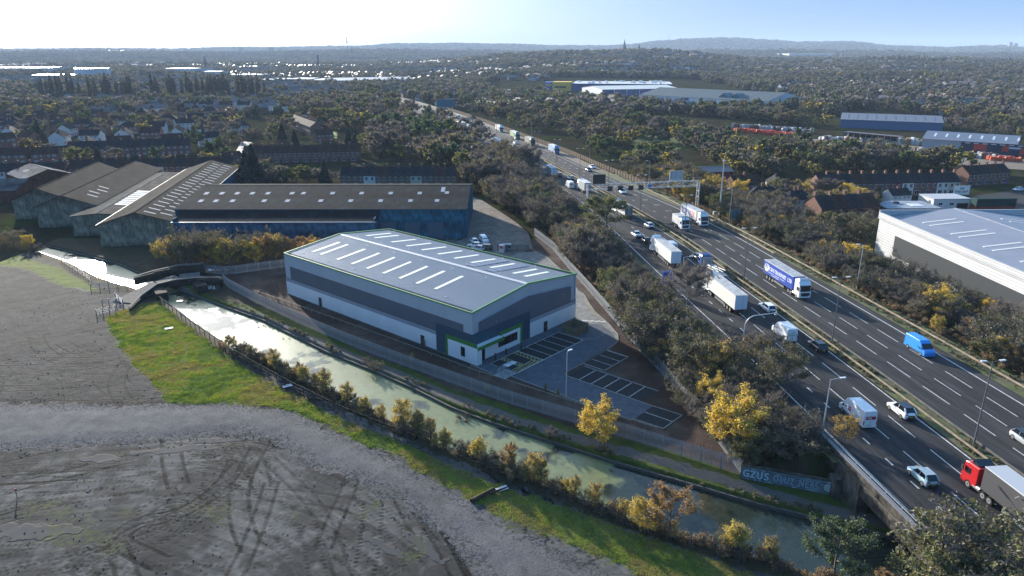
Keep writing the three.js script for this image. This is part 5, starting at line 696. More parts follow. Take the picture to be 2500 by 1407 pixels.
{ // sign gantry: lattice truss across both carriageways
  const sG = roadS(-229), a = road(sG, -15.5), b = road(sG, 23.5), L = Math.hypot(b[0] - a[0], b[1] - a[1]), turn = Math.atan2(-(b[1] - a[1]), b[0] - a[0]), t = thing('sign_gantry', 'galvanised lattice gantry spanning the motorway', 'gantry', [a[0], RY, a[1]], turn), g = std(0.42, 0.44, 0.45, 0.45, { metalness: 0.5 }), y0 = 6.6, y1 = 8.3, n = 14;
  for (const [y, z] of [[y0, -0.8], [y1, -0.8], [y0, 0.8], [y1, 0.8]]) mesh('chord', bx(L, 0.2, 0.2, L / 2, y, z), g, t);
  for (let k = 0; k < n; k++) { const x0 = L * k / n, x1 = L * (k + 1) / n, f = k % 2; for (const z of [-0.8, 0.8]) { mesh('brace', beam([x0, f ? y0 : y1, z], [x1, f ? y1 : y0, z], 0.1, 0.1), g, t); mesh('upright', bx(0.1, y1 - y0, 0.1, x0, (y0 + y1) / 2, z), g, t); } mesh('cross_tie', join([bx(0.1, 0.1, 1.6, x0, y1, 0), bx(0.1, 0.1, 1.6, x0, y0, 0)]), g, t); }
  for (const x of [0.4, L - 0.4]) { for (const z of [-0.8, 0.8]) mesh('leg', bx(0.36, y1 + 0.1, 0.3, x, y1 / 2 - 0.4, z), g, t); mesh('leg_tie', join([bx(0.25, 0.25, 1.4, x, 3, 0), bx(0.25, 0.25, 1.4, x, 5, 0)]), g, t); }
  for (const x of [7.5, 11, 14.5, 18]) { const s = mesh('lane_signal', bx(1.7, 1.4, 0.4, x, 6.9, 1.15), black, t); mesh('visor', bx(1.8, 0.08, 0.6, x, 7.65, 1.2), black, s); }
  mesh('lane_sign', bx(1.3, 0.9, 0.2, 21, 7.4, 1.1), std(0.05, 0.2, 0.5, 0.5), t);
  const v = mesh('message_board', bx(4.2, 3, 0.5, 4, 10, 0.2), black, t); for (const x of [2.6, 5.4]) mesh('board_post', bx(0.18, 3, 0.2, x, 9.3, -0.2), g, v);
  const w = mesh('sign_back', bx(4.6, 3.2, 0.2, 30.5, 10.2, 0), std(0.36, 0.42, 0.46, 0.6), t); for (const x of [28.8, 30.5, 32.2]) mesh('stiffener', bx(0.12, 3.4, 0.15, x, 10.1, 0.17), g, w); mesh('railing', join([bx(L, 0.06, 0.06, L / 2, y1 + 0.9, -0.8), ...Array.from({ length: 20 }, (_, k) => bx(0.05, 0.9, 0.05, L * k / 20, y1 + 0.45, -0.8))]), g, t);
}
{ // verge signs
  const p = road(roadS(-146), -19.5), t = thing('direction_sign', 'blue sign with orange emblem on the near verge', 'sign', [p[0], RY - 0.5, p[1]], p[2] + 0.05); mesh('board', bx(2.4, 3, 0.12, 0, 3.6, 0), std(0.02, 0.13, 0.5, 0.5), t);
  const e = mesh('emblem', panel(2.3, 2.9), new THREE.MeshStandardMaterial({ roughness: 0.5, map: writing(160, 200, (x, W, H) => { x.fillStyle = '#0b4aa2'; x.fillRect(0, 0, W, H); x.strokeStyle = '#dfe7f2'; x.lineWidth = 4; x.strokeRect(6, 6, W - 12, H - 12); x.fillStyle = '#a06a28'; x.beginPath(); x.moveTo(118, 36); x.lineTo(118, 150); x.lineTo(36, 92); x.fill(); }) }), t); e.position.set(0, 3.6, 0.07); for (const x of [-0.8, 0.8]) mesh('post', cy(0.07, 0.07, 3.8, x, 1.9, -0.12, 6), galv, t);
  const q = road(roadS(-203), 22.6), u = thing('direction_sign', 'grey back of a green sign in the outer verge bushes', 'sign', [q[0], RY - 0.6, q[1]], q[2]); mesh('board', bx(3.6, 2.8, 0.12, 0, 3.4, 0), std(0.10, 0.17, 0.19, 0.6), u); for (const x of [-1.2, 1.2]) mesh('post', cy(0.08, 0.08, 4.8, x, 2.2, 0.12, 6), galv, u);
  const r = road(roadS(-590), 6), k = thing('overhead_sign', 'wide blue-green sign board far up the motorway', 'sign', [r[0], RY, r[1]], r[2]); mesh('board', bx(15, 6, 0.4, -2, 9.5, 0), std(0.03, 0.13, 0.18, 0.6), k); for (const x of [-8, 4]) mesh('post', bx(0.5, 12, 0.5, x, 6, -0.5), galv, k);
  const s2 = road(roadS(-470), -14), k2 = thing('direction_sign', 'bright blue sign beside the far queue of traffic', 'sign', [s2[0], RY, s2[1]], s2[2]); mesh('board', bx(7, 2.6, 0.2, 1, 3, 0), std(0.02, 0.13, 0.55, 0.5), k2); for (const x of [-1, 3]) mesh('post', bx(0.2, 4, 0.2, x, 1.5, -0.2), galv, k2);
}
{ const [x, z] = [-61.5,-75.5], t = thing('marker_post', 'red-topped marker stake in the grey mud', 'stake', [x, 0, z]); mesh('stake', cy(0.05, 0.05, 1.2, 0, 0.6, 0, 6), timber, t); mesh('flag', bx(0.3, 0.22, 0.05, 0.05, 1.15, 0), std(0.55, 0.03, 0.03, 0.7), t); }
for (const [p, l] of [[[-68.7,-132.2], 'crumpled white sheet lying on the grass bank'], [[-1.3,-77.2], 'pale fly-tipped sack by the canal hedge'], [[-37.2,-106.2], 'pale blue litter under the mesh fence']]) tag(mesh('litter_sheet', put(gridGeo(5, 4, (i, j) => [i * 0.3 - 0.7, 0.12 + 0.14 * hash(i + p[0], j), j * 0.22 - 0.4]), p[0], groundY(...p), p[1], 0.6), std(0.6, 0.62, 0.64, 0.7, { side: THREE.DoubleSide })), l, 'litter');
{ const a = [-5.0,-74.4], b = [-0.5,-77.2], t = thing('fallen_log', 'broken mossy log lying across the grass strip', 'log'); mesh('trunk', bar([a[0], 0.25, a[1]], [mix(a[0], b[0], 0.6), 0.4, mix(a[1], b[1], 0.6) - 0.6], 0.28, 8), std(0.10, 0.075, 0.05, 0.95, { map: grain1 }), t); mesh('branch', bar([mix(a[0], b[0], 0.5), 0.35, mix(a[1], b[1], 0.5)], [b[0], 0.4, b[1]], 0.2, 6, 0.08), std(0.10, 0.075, 0.05, 0.95, { map: grain1 }), t); }

// ---------- vehicles (own axes: nose toward -z) ----------
const tyreM = std(0.02, 0.02, 0.02, 0.9), rimM = std(0.45, 0.46, 0.48, 0.35, { metalness: 0.6 }), glassM = phys(0.012, 0.015, 0.02, 0.05), trimM = std(0.025, 0.025, 0.028, 0.6), redL = std(0.4, 0.01, 0.01, 0.3), headL = phys(0.75, 0.76, 0.78, 0.1), plateY = std(0.6, 0.5, 0.08, 0.5), plateW = std(0.7, 0.7, 0.68, 0.5);
const coat = (r, g, b) => phys(r, g, b, 0.32, { clearcoat: 0.8, clearcoatRoughness: 0.08 });
const WHITE = coat(0.80, 0.81, 0.82), SILVER = coat(0.42, 0.45, 0.47), BLACK = coat(0.012, 0.012, 0.014), NAVY = coat(0.02, 0.05, 0.14), DKRED = coat(0.14, 0.02, 0.02), GREY = coat(0.12, 0.13, 0.14), PALEBLUE = coat(0.32, 0.46, 0.50), SKYBLUE = coat(0.02, 0.26, 0.74), RED = coat(0.50, 0.012, 0.015);
const tyreG = {}, wheelAt = (t, x, y, z, r, w) => { const k = r + '/' + w; tyreG[k] ||= [put(flat(new THREE.CylinderGeometry(r, r, w, 18)), 0, 0, 0, 0, 0, PI / 2), put(flat(new THREE.CylinderGeometry(r * 0.62, r * 0.62, w + 0.03, 12)), 0, 0, 0, 0, 0, PI / 2), put(flat(new THREE.CylinderGeometry(r * 0.2, r * 0.2, w + 0.06, 8)), 0, 0, 0, 0, 0, PI / 2)]; const a = mesh('wheel', tyreG[k][0], tyreM, t); a.position.set(x, y, z); mesh('rim', tyreG[k][1], rimM, a); mesh('hub', tyreG[k][2], trimM, a); };
function car(label, x, z, turn, paint, o = {}, name = 'car', y = RY) {
  const { L = 4.3, W = 1.8, H = 1.5, belt = 0.95, cowl = -0.85, rf = -0.25, rb = 1.25, tail = 2.0, roofM, group } = o, w = W / 2, t = thing(name, label, 'car', [x, y, z], turn, group), h = L / 2;
  const st = [[-h, 0.55, 0.42, 0.55], [-h + 0.02, 0.8, 0.28, 0.62], [-h + 0.18, 0.93, 0.22, 0.72], [-h + 0.6, 0.99, 0.2, belt - 0.16], [cowl, 1, 0.2, belt], [0.2, 1, 0.2, belt + 0.02], [h - 0.7, 1, 0.2, belt + 0.04], [h - 0.2, 0.97, 0.22, belt + 0.02], [h - 0.03, 0.88, 0.3, belt - 0.1], [h, 0.6, 0.45, belt - 0.3]];
  const sec = (s) => { const [zz, k, yb, yt] = s, q = w * k; return [[-q * 0.9, yb], [-q, yb + 0.16], [-q * 1.0, yt - 0.28], [-q * 0.93, yt], [0, yt + 0.05], [q * 0.93, yt], [q, yt - 0.28], [q, yb + 0.16], [q * 0.9, yb]].map(p => [p[0], p[1], zz]); };
  mesh('body', gridGeo(8, st.length - 1, (i, j) => sec(st[j])[i]), paint, t); mesh('underside', bx(W * 0.88, 0.1, L * 0.94, 0, 0.24, 0), trimM, t);
  const A = [w * 0.9, belt, cowl], B = [w * 0.7, H, rf], C = [w * 0.7, H - 0.02, rb], D = [w * 0.86, belt, tail], m = p => [-p[0], p[1], p[2]];
  mesh('glasshouse', join([quad(m(A), A, B, m(B)), quad(D, m(D), m(C), C), quad(A, D, C, B), quad(m(D), m(A), m(B), m(C))]), glassM, t);
  const rw = w * 0.72; mesh('roof', put(flat(new THREE.BoxGeometry(rw * 2, 0.07, rb - rf + 0.1)), 0, H, (rf + rb) / 2), roofM || paint, t);
  const pl = []; for (const e of [-1, 1]) { const s = p => [p[0] * e, p[1], p[2]]; pl.push(beam(s(A), s(B), 0.09, 0.07), beam(s(C), s(D), 0.16, 0.1), beam([e * w * 0.9, belt, 0.35], [e * w * 0.71, H, 0.4], 0.05, 0.1)); } mesh('pillars', join(pl), paint, t);
  for (const e of [-1, 1]) { for (const q of [-L * 0.3, L * 0.3]) wheelAt(t, e * (w - 0.1), 0.32, q, 0.33, 0.22); mesh('headlight', bx(0.4, 0.14, 0.1, e * (w - 0.3), 0.62, -h + 0.12, e * -0.35), headL, t); mesh('tail_light', bx(0.32, 0.16, 0.08, e * (w - 0.26), belt - 0.12, h - 0.05, e * 0.25), redL, t); mesh('mirror', bx(0.2, 0.13, 0.1, e * (w + 0.06), belt + 0.05, cowl + 0.35), paint, t); }
  mesh('number_plate', bx(0.5, 0.11, 0.03, 0, 0.6, h + 0.01), plateY, t); mesh('number_plate', bx(0.5, 0.11, 0.03, 0, 0.42, -h - 0.01), plateW, t); mesh('rear_bumper', bx(W * 0.8, 0.2, 0.1, 0, 0.36, h - 0.03), trimM, t);
  return t;
}
function van(label, x, z, turn, paint, o = {}, y = RY) {
  const { L = 5.6, W = 2.0, H = 2.45, group } = o, t = thing('van', label, 'van', [x, y, z], turn, group), h = L / 2;
  const out = [[-h, 0.35], [-h - 0.02, 0.85], [-h + 0.15, 1.05], [-h + 0.75, 1.22], [-h + 1.4, H - 0.3], [-h + 1.85, H - 0.03], [0.4, H], [h - 0.06, H - 0.03], [h, 1.2], [h, 0.38]];
  const s = new THREE.Shape(out.map(([a, b]) => new THREE.Vector2(a, b))), g = new THREE.ExtrudeGeometry(s, { depth: W - 0.24, bevelEnabled: true, bevelSize: 0.1, bevelThickness: 0.12, bevelSegments: 2 }); g.translate(0, 0, -(W - 0.24) / 2); g.rotateY(-PI / 2);
  { const p = g.attributes.position; for (let i = 0; i < p.count; i++) { const yy = p.getY(i); if (yy > 1.2) p.setX(i, p.getX(i) * (1 - 0.1 * (yy - 1.2) / (H - 1.2))); } g.computeVertexNormals(); } mesh('body', uvm(flat(g)), paint, t); mesh('underside', bx(W * 0.9, 0.12, L * 0.95, 0, 0.3, 0), trimM, t);
  const w = W / 2 * 0.88; mesh('windscreen', quad([-w, 1.25, -h + 0.68], [-w * 0.92, H - 0.34, -h + 1.28], [w * 0.92, H - 0.34, -h + 1.28], [w, 1.25, -h + 0.68]).translate(0, 0.03, -0.1), glassM, t);
  for (const e of [-1, 1]) { const X = e * (W / 2 - 0.015); const q = quad([X, 1.25, -h + 0.95], [X, 1.25, -h + 2.0], [X * 0.955, 1.85, -h + 2.0], [X * 0.955, 1.85, -h + 1.35]); mesh('side_window', q, glassM, t); mesh('sill', bx(0.04, 0.16, L * 0.6, e * (W / 2 + 0.01), 0.5, 0.1), trimM, t); for (const z2 of [-h + 0.95, h - 1.1]) wheelAt(t, e * (W / 2 - 0.1), 0.35, z2, 0.36, 0.24); mesh('headlight', bx(0.35, 0.2, 0.12, e * (W / 2 - 0.26), 0.95, -h + 0.08, e * -0.3), headL, t); mesh('tail_light', bx(0.12, 0.6, 0.05, e * (W / 2 - 0.08), 1.0, h + 0.09), redL, t); mesh('mirror', bx(0.16, 0.32, 0.12, e * (W / 2 + 0.14), 1.35, -h + 1.15), trimM, t); if (!o.blank) mesh('rear_window', bx(W * 0.3, 0.45, 0.03, e * W * 0.2, 1.75, h + 0.095), glassM, t); }
  mesh('rear_door_seam', bx(0.03, 1.7, 0.02, 0, 1.25, h + 0.1), trimM, t); mesh('number_plate', bx(0.5, 0.11, 0.03, -0.3, 0.62, h + 0.1), plateY, t); mesh('front_bumper', bx(W * 0.86, 0.3, 0.16, 0, 0.5, -h - 0.02), trimM, t);
  if (o.side) for (const e of [-1, 1]) { const q = mesh('side_print', panel(L * 0.6, 1.1), o.side, t); q.position.set(e * (W / 2 + 0.015), 1.2, 0.75); q.rotation.y = e * PI / 2; q.rotation.order = 'YXZ'; q.rotation.x = -0.045 * 1; }
  if (o.rear) { const q = mesh('rear_print', panel(W * 0.8, 0.75), o.rear, t); q.position.set(0, 1.62, h + 0.115); }
  return t;
}
const printM = (w, h, draw) => new THREE.MeshStandardMaterial({ roughness: 0.45, map: writing(w, h, draw) });
function lorry(label, x, z, turn, cabPaint, boxM, o = {}, y = RY) {   // tractor and trailer, or a rigid when o.rigid
  const { T = 13.2, BH = 2.85, group } = o, rigid = o.rigid, t = thing(rigid ? 'box_lorry' : 'articulated_lorry', label, 'lorry', [x, y, z], turn, group), cabL = 2.35, total = T + (rigid ? cabL + 0.2 : cabL + 0.75), f = -total / 2, W = 2.5;
  const out = [[0, 0.45], [-0.02, 1.3], [0.12, 2.1], [0.35, 3.0], [0.75, o.low ? 3.1 : 3.65], [cabL, o.low ? 3.15 : 3.85], [cabL, 0.75], [1.6, 0.6], [0.6, 0.4]], s = new THREE.Shape(out.map(([a, b]) => new THREE.Vector2(a, b))), g = new THREE.ExtrudeGeometry(s, { depth: W - 0.2, bevelEnabled: true, bevelSize: 0.06, bevelThickness: 0.1, bevelSegments: 2 }); g.translate(0, 0, -(W - 0.2) / 2); g.rotateY(-PI / 2); g.translate(0, 0, f);
  const c = mesh('cab', uvm(flat(g)), cabPaint, t); mesh('windscreen', quad([-1.1, 1.75, f - 0.03], [-1.05, 2.72, f + 0.14], [1.05, 2.72, f + 0.14], [1.1, 1.75, f - 0.03]).translate(0, 0, -0.04), glassM, c); mesh('sun_visor', bx(2.2, 0.22, 0.25, 0, 2.85, f + 0.1), trimM, c); mesh('grille', bx(1.9, 0.75, 0.06, 0, 1.1, f - 0.07), trimM, c);
  mesh('deflector', bx(2.0, 0.5, 1.1, 0, o.low ? 3.25 : 3.95, f + 1.5, 0, 0.25), o.roofDark ? glassM : cabPaint, c);
  for (const e of [-1, 1]) { mesh('side_window', bx(0.05, 0.75, 0.95, e * (W / 2 + 0.0), 2.15, f + 0.85), glassM, c); mesh('headlight', bx(0.45, 0.2, 0.08, e * 0.9, 0.75, f - 0.08), headL, c); mesh('mirror', bx(0.12, 0.7, 0.3, e * (W / 2 + 0.2), 2.2, f + 0.2), trimM, c); }
  mesh('chassis', bx(1.1, 0.35, total - 0.8, 0, 0.85, 0.3), trimM, t);
  const b0 = f + total - T, bz = b0 + T / 2, by = 1.15;
  if (!o.bare) {
    const bd = mesh('box_body', bx(W, BH, T, 0, by + BH / 2, bz), boxM, t); mesh('roof_skin', bx(W - 0.06, 0.05, T - 0.06, 0, by + BH + 0.025, bz), o.roof || std(0.62, 0.63, 0.62, 0.6, { map: grain5 }), bd);
    const dm = o.doorM || std(0.62, 0.66, 0.70, 0.6); for (const e of [-1, 1]) { mesh('rear_door', bx(W / 2 - 0.1, BH - 0.2, 0.05, e * (W / 4), by + BH / 2, b0 + T + 0.02), dm, bd); mesh('rear_light', bx(0.4, 0.14, 0.06, e * 0.95, 0.95, b0 + T + 0.02), redL, t); mesh('edge_rail', bx(0.07, 0.1, T, e * W / 2, by + BH, bz), std(0.6, 0.6, 0.6, 0.5), bd); mesh('side_guard', join([bx(0.05, 0.14, T * 0.36, e * 1.2, 0.75, bz - T * 0.05), bx(0.05, 0.14, T * 0.36, e * 1.2, 0.5, bz - T * 0.05)]), rimM, t); }
    mesh('locking_bar', bx(0.05, BH - 0.3, 0.05, 0.35, by + BH / 2, b0 + T + 0.06), rimM, bd); mesh('bumper_bar', bx(2.3, 0.16, 0.1, 0, 0.55, b0 + T - 0.1), trimM, t);
    if (o.side) for (const e of [-1, 1]) { const q = mesh('side_print', panel(T - 0.15, BH - 0.1), o.side, bd); q.position.set(e * (W / 2 + 0.012), by + BH / 2, bz); q.rotation.y = e * PI / 2; }
    if (o.ribs) for (let k = 1; k < 16; k++) mesh('roof_bow', bx(W - 0.1, 0.03, 0.06, 0, by + BH + 0.06, b0 + k * T / 16), std(0.5, 0.5, 0.52, 0.6), bd);
  }
  const ax = rigid ? [f + 1.0, b0 + T - 2.2] : [f + 1.2, f + 3.6, f + 4.6, b0 + T - 4.6, b0 + T - 3.3, b0 + T - 2.0]; for (const z2 of ax) for (const e of [-1, 1]) wheelAt(t, e * 1.08, 0.5, z2, 0.5, 0.34);
  if (!rigid) for (const e of [-1, 1]) mesh('fuel_tank', cy(0.33, 0.33, 1.1, e * 0.95, 0.75, f + 2.45, 10, PI / 2), rimM, t);
  return t;
}
// place on the motorway: [x,z] then along it; away = near carriageway
const on = (p, towards) => [p[0], p[1], road(roadS(p[1]))[2] + (towards ? PI : 0)];
{
  const away = (f, p, label, ...a) => { const [x, z, h] = on(p); return f(label, x, z, h, ...a); }, to = (f, p, label, ...a) => { const [x, z, h] = on(p, 1); return f(label, x, z, h, ...a); };
  const estate = { L: 4.7, H: 1.48, rb: 1.75, tail: 2.25 }, suv = { L: 4.5, W: 1.85, H: 1.66, belt: 1.08, rb: 1.5, tail: 2.1, roofM: BLACK }, hatch = { L: 3.9, W: 1.75, H: 1.5, rb: 1.25, tail: 1.85, cowl: -0.8 };
  const white = std(0.72, 0.72, 0.70, 0.5, { map: soft20 }), dull = std(0.45, 0.45, 0.43, 0.6, { map: grain5 });
  // near carriageway, driving away
  away(lorry, [43.3,-137.4], 'long clean white trailer lorry with closed rear doors', WHITE, white, { doorM: std(0.6, 0.65, 0.72, 0.5) });
  away(car, [50.6,-132.3], 'white estate car behind the white trailer lorry', WHITE, estate);
  away(van, [48.9,-118.4], 'white panel van with chevron doors under the swan-neck mast', WHITE, { rear: printM(200, 94, (x, W, H) => { x.fillStyle = '#dfe3e8'; x.fillRect(0, 0, W, H); x.fillStyle = '#2a3f4a'; x.font = '40px serif'; x.fillText('M&K', 60, 40); for (let k = 0; k < 8; k++) { x.fillStyle = k % 2 ? '#1d3340' : '#d8c64a'; x.beginPath(); x.moveTo(k * 26, H); x.lineTo(k * 26 + 13, 56); x.lineTo(k * 26 + 26, 56); x.lineTo(k * 26 + 13, H); x.fill(); } }) });
  away(car, [52.6,-112.8], 'small black car in the shadow of the white van', BLACK, { L: 4.2, W: 1.76, H: 1.44 });
  away(van, [48.1,-88.3], 'white courier van with red panels on side and doors', WHITE, { L: 5.9, H: 2.6, side: printM(320, 100, (x, W, H) => { x.fillStyle = '#e4e7ea'; x.fillRect(0, 0, W, H); for (let k = 0; k < 90; k++) { x.fillStyle = pick(['#444', '#888', '#b9bcc0']); x.fillRect(rr(0, 220), rr(20, 100), rr(2, 8), rr(2, 6)); } x.fillStyle = '#b3202c'; x.fillRect(30, 4, 60, 56); x.fillStyle = '#fff'; x.fillRect(40, 20, 40, 6); x.fillRect(40, 34, 30, 6); x.fillStyle = '#b3202c'; x.font = 'bold 46px sans-serif'; x.fillText('TCH', 190, 66); }), rear: printM(200, 94, (x, W, H) => { x.fillStyle = '#e4e7ea'; x.fillRect(0, 0, W, H); x.fillStyle = '#a5142a'; x.beginPath(); x.roundRect?.(10, 8, 180, 62, 18); if (!x.roundRect) x.rect(10, 8, 180, 62); x.fill(); x.fillStyle = '#fff'; x.font = 'bold 44px sans-serif'; x.fillText('TCH', 34, 56); }) });
  away(car, [55.0,-89.7], 'white crossover with black roof beside the courier van', WHITE, suv, 'suv');
  away(car, [49.0,-73.3], 'pale blue-grey small hatchback near the bridge', PALEBLUE, { ...hatch, roofM: coat(0.35, 0.42, 0.46) });
  away(lorry, [55.3,-65.3], 'red tractor unit with dark curtain trailer at the picture edge', RED, std(0.05, 0.05, 0.055, 0.7), { T: 12.5, low: 1, roofDark: 1, roof: std(0.42, 0.44, 0.46, 0.6) });
  away(car, [50.5,-57.3], 'white car partly cut off at the lower corner', WHITE, hatch);
  { const t = away(lorry, [46.2,-156.7], 'blue beavertail lorry carrying white poles', coat(0.06, 0.13, 0.32), white, { bare: 1, T: 9, low: 1 }); mesh('flat_bed', bx(2.5, 0.2, 9, 0, 1.15, 1.6), GREY, t); for (let k = 0; k < 9; k++) mesh('pole', bar([-1 + k * 0.25, 1.4 + (k % 3) * 0.2, -1.5], [-0.9 + k * 0.26, 1.7 + (k % 2) * 0.5, 3 + (k % 4) * 0.7], 0.09, 6), white, t); mesh('headboard', bx(2.3, 2, 0.12, 0, 2.1, -2.8), dull, t); }
  away(car, [45.8,-169.1], 'dark hatchback ahead of the blue lorry', GREY, hatch);
  away(lorry, [37.7,-169.1], 'white trailer lorry half hidden by bare branches', WHITE, white, {});
  away(van, [40.8,-176.7], 'small white van ahead in the middle lane', WHITE, { L: 5 });
  away(car, [40.0,-202.4], 'white saloon in the outer lane by the gantry', WHITE, {});
  away(car, [34.5,-191.7], 'white pickup-like car in the lane by the trees', WHITE, { L: 4.8, rb: 0.7, tail: 1.2 });
  away(car, [36.0,-185.0], 'dark trailer-towing car between the white cars', BLACK, { L: 3.6 });
  away(lorry, [34.5,-219.0], 'white box lorry with dark rear under the gantry', WHITE, white, { T: 9, doorM: std(0.12, 0.15, 0.16, 0.6) });
  away(lorry, [26.3,-258.4], 'curtain-sided lorry with white roof before the message board', WHITE, std(0.3, 0.32, 0.34, 0.6), { T: 7, rigid: 1, roof: white, doorM: dull });
  away(van, [21.8,-266.7], 'white van in front of the dark lorry', WHITE, {}); away(car, [23.6,-284.9], 'silver car by the central barrier', SILVER, {}); away(car, [19.3,-292.9], 'dark grey car beside the pale box lorry', GREY, {});
  away(lorry, [16.1,-292.9], 'pale green-grey box lorry in the queue', WHITE, dull, { T: 6, rigid: 1 }); away(car, [16.5,-314.8], 'maroon car leading the pale box lorry', DKRED, {}); away(van, [11.7,-340.1], 'dark van with white roof in the queue', GREY, { L: 4.8, H: 2 });
  away(lorry, [6.3,-342.8], 'white trailer lorry at the middle of the far queue', WHITE, white, {}); away(car, [4.2,-366.4], 'white car passing the far trailers', WHITE, {}); away(lorry, [0.6,-366.4], 'grey-sided trailer lorry in the far queue', WHITE, dull, { T: 10 }); away(car, [-2.9,-363.2], 'red-lit dark car by the wood edge', DKRED, {}); away(lorry, [-7.6,-389.6], 'farthest white trailer lorry behind the yellow bush', WHITE, white, { T: 10 });
  away(lorry, [-33.9,-491.1], 'long pale lorry at the head of the far queue', WHITE, white, { T: 12 }); away(van, [-29.2,-491.1], 'white van beside the long pale lorry', WHITE, {}); away(car, [-38.9,-526.4], 'red and white car far up the motorway', DKRED, {});
  // far carriageway, driving toward the camera
  to(lorry, [59.4,-146.5], 'royal blue curtain trailer lorry with white lettering', WHITE, std(0.02, 0.09, 0.42, 0.55), { ribs: 1, side: printM(1024, 224, (x, W, H) => { x.fillStyle = '#123f9e'; x.fillRect(0, 0, W, H); x.fillStyle = '#e6d9a8'; x.beginPath(); x.arc(110, 105, 78, 0, 7); x.fill(); x.fillStyle = '#123f9e'; x.beginPath(); x.arc(110, 80, 50, 0, 7); x.fill(); x.fillStyle = '#f2f4f8'; x.font = 'bold 128px serif'; x.fillText('H', 86, 140); x.font = 'bold 92px serif'; x.fillText('ICKS', 176, 132, 210); x.fillText('TRANSPORT', 400, 132, 400); x.fillText('LTD', 850, 132, 140); x.font = 'bold 22px sans-serif'; x.fillText('GENERAL HAULAGE  -  WAREHOUSING  -  DISTRIBUTION', 180, 176, 700); x.fillText('NATIONWIDE DELIVERIES', 300, 206, 420); }) });
  to(lorry, [54.9,-209.8], 'white trailer lorry with blue and red lettering on its side', WHITE, white, { T: 11, side: printM(1024, 224, (x, W, H) => { x.fillStyle = '#dedfdf'; x.fillRect(0, 0, W, H); x.font = 'bold 190px sans-serif'; x.fillStyle = '#1c3f9a'; x.fillText('SCREW', 60, 182, 560); x.fillStyle = '#c8452f'; x.fillText('FIX', 630, 182, 330); }) });
  to(lorry, [49.1,-201.9], 'plain white box van beside the lettered lorry', WHITE, white, { T: 4.4, rigid: 1, low: 1, BH: 2.4 });
  to(van, [69.5,-111.7], 'bright sky-blue van alone in the outer lanes', SKYBLUE, { L: 5.4, H: 2.35, blank: 1 });
  to(car, [67.1,-81.7], 'silver car with dark roof cut off at the edge', SILVER, { ...hatch, roofM: BLACK }); to(car, [40.0,-255.2], 'white car in the inner lane beyond the gantry', WHITE, {}); to(car, [33.0,-305.7], 'dark blue car abreast of a white car', NAVY, {}); to(car, [35.4,-313.6], 'white car abreast of the dark blue car', WHITE, {});
  to(lorry, [21.2,-363.2], 'blue and white lorry leading the oncoming traffic', coat(0.15, 0.3, 0.6), std(0.35, 0.45, 0.62, 0.5), { T: 8, rigid: 1, roof: white }); to(lorry, [9.9,-396.8], 'olive and brown lorry with dark cab', coat(0.03, 0.07, 0.05), std(0.24, 0.22, 0.16, 0.6), { T: 9, rigid: 1 }); to(lorry, [1.7,-428.3], 'green-sided lorry with white roof', coat(0.1, 0.3, 0.25), std(0.30, 0.40, 0.22, 0.6), { T: 10, roof: white }); to(car, [2.1,-400.5], 'white car in front of the green lorry', WHITE, {}); to(lorry, [-8.2,-467.4], 'white lorry farthest down the oncoming lanes', WHITE, white, { T: 9, rigid: 1 });
  to(van, [-18.5,-480.3], 'blue and white van far along the oncoming lanes', coat(0.1, 0.3, 0.7), {}); to(car, [-30.8,-529.6], 'white pickup far along the motorway', WHITE, { L: 5, rb: 0.5, tail: 1 }); to(van, [-41.6,-563.5], 'white van at the far bend', WHITE, {});
  // parked
  const park = (p, a, label, m, o, n) => car(label, p[0], p[1], a, m, o, n, 0.04);
  park([-11.0,-199.3], 0.3, 'white hatchback parked against the blue shed', WHITE, hatch); park([-10.5,-194.8], 1.2, 'white saloon parked across beside the lamp', WHITE, {}); { const p = [-8.2,-200.3]; van('small white van parked by the blue shed corner', p[0], p[1], PI + 0.3, WHITE, { L: 4.4, W: 1.8, H: 1.85 }, 0.04); } park([-7.8,-192.6], 1.3, 'black estate parked on the old yard', BLACK, estate); park([-9.4,-191.3], 1.0, 'pale car among the tree shadows of the yard', SILVER, hatch);
  for (const [p, m, l] of [[[-134.3,-351.2], WHITE, 'white car parked at the end of the grey lane'], [[-135.9,-343.3], SILVER, 'silver car parked by the brick house'], [[-225.4,-359.5], WHITE, 'first white car glinting on the dark street'], [[-225.0,-363.8], SILVER, 'silver car glinting on the dark street'], [[-220.4,-362.3], NAVY, 'blue car glinting on the dark street'], [[-186.8,-359.5], BLACK, 'dark car glinting behind the works row'], [[-185.1,-362.3], WHITE, 'white car behind the works row'], [[202.1,-281.4], WHITE, 'white car at the road junction']]) park(p, rr(0.8, 2), l, m, hatch);
}
{ // store car park: tiny parked cars
  const g = join([bx(1.8, 0.75, 4.3, 0, 0.6, 0), bx(1.5, 0.6, 2.3, 0, 1.2, 0.2)]), cols = [WHITE, SILVER, GREY, NAVY, DKRED, BLACK, WHITE, SILVER];
  for (let r = 0; r < 6; r++) { const a = [-26.5,-1057.2], b = [51.8,-1057.2]; for (let k = 0; k < 26; k++) { const f = (k + rr(-0.2, 0.2)) / 26; if (rnd() < 0.15) continue; const c = mesh('parked_car', g, cols[Math.floor(rnd() * 8)]); c.position.set(mix(a[0], b[0], f), groundY(mix(a[0], b[0], f), a[1]) + 0.1, mix(a[1], b[1], f) + r * 17); c.rotation.y = 0.2; tag(c, 'tiny car in the crowded car park before the blue store', 'car', 'cars in the store car park'); } }
}
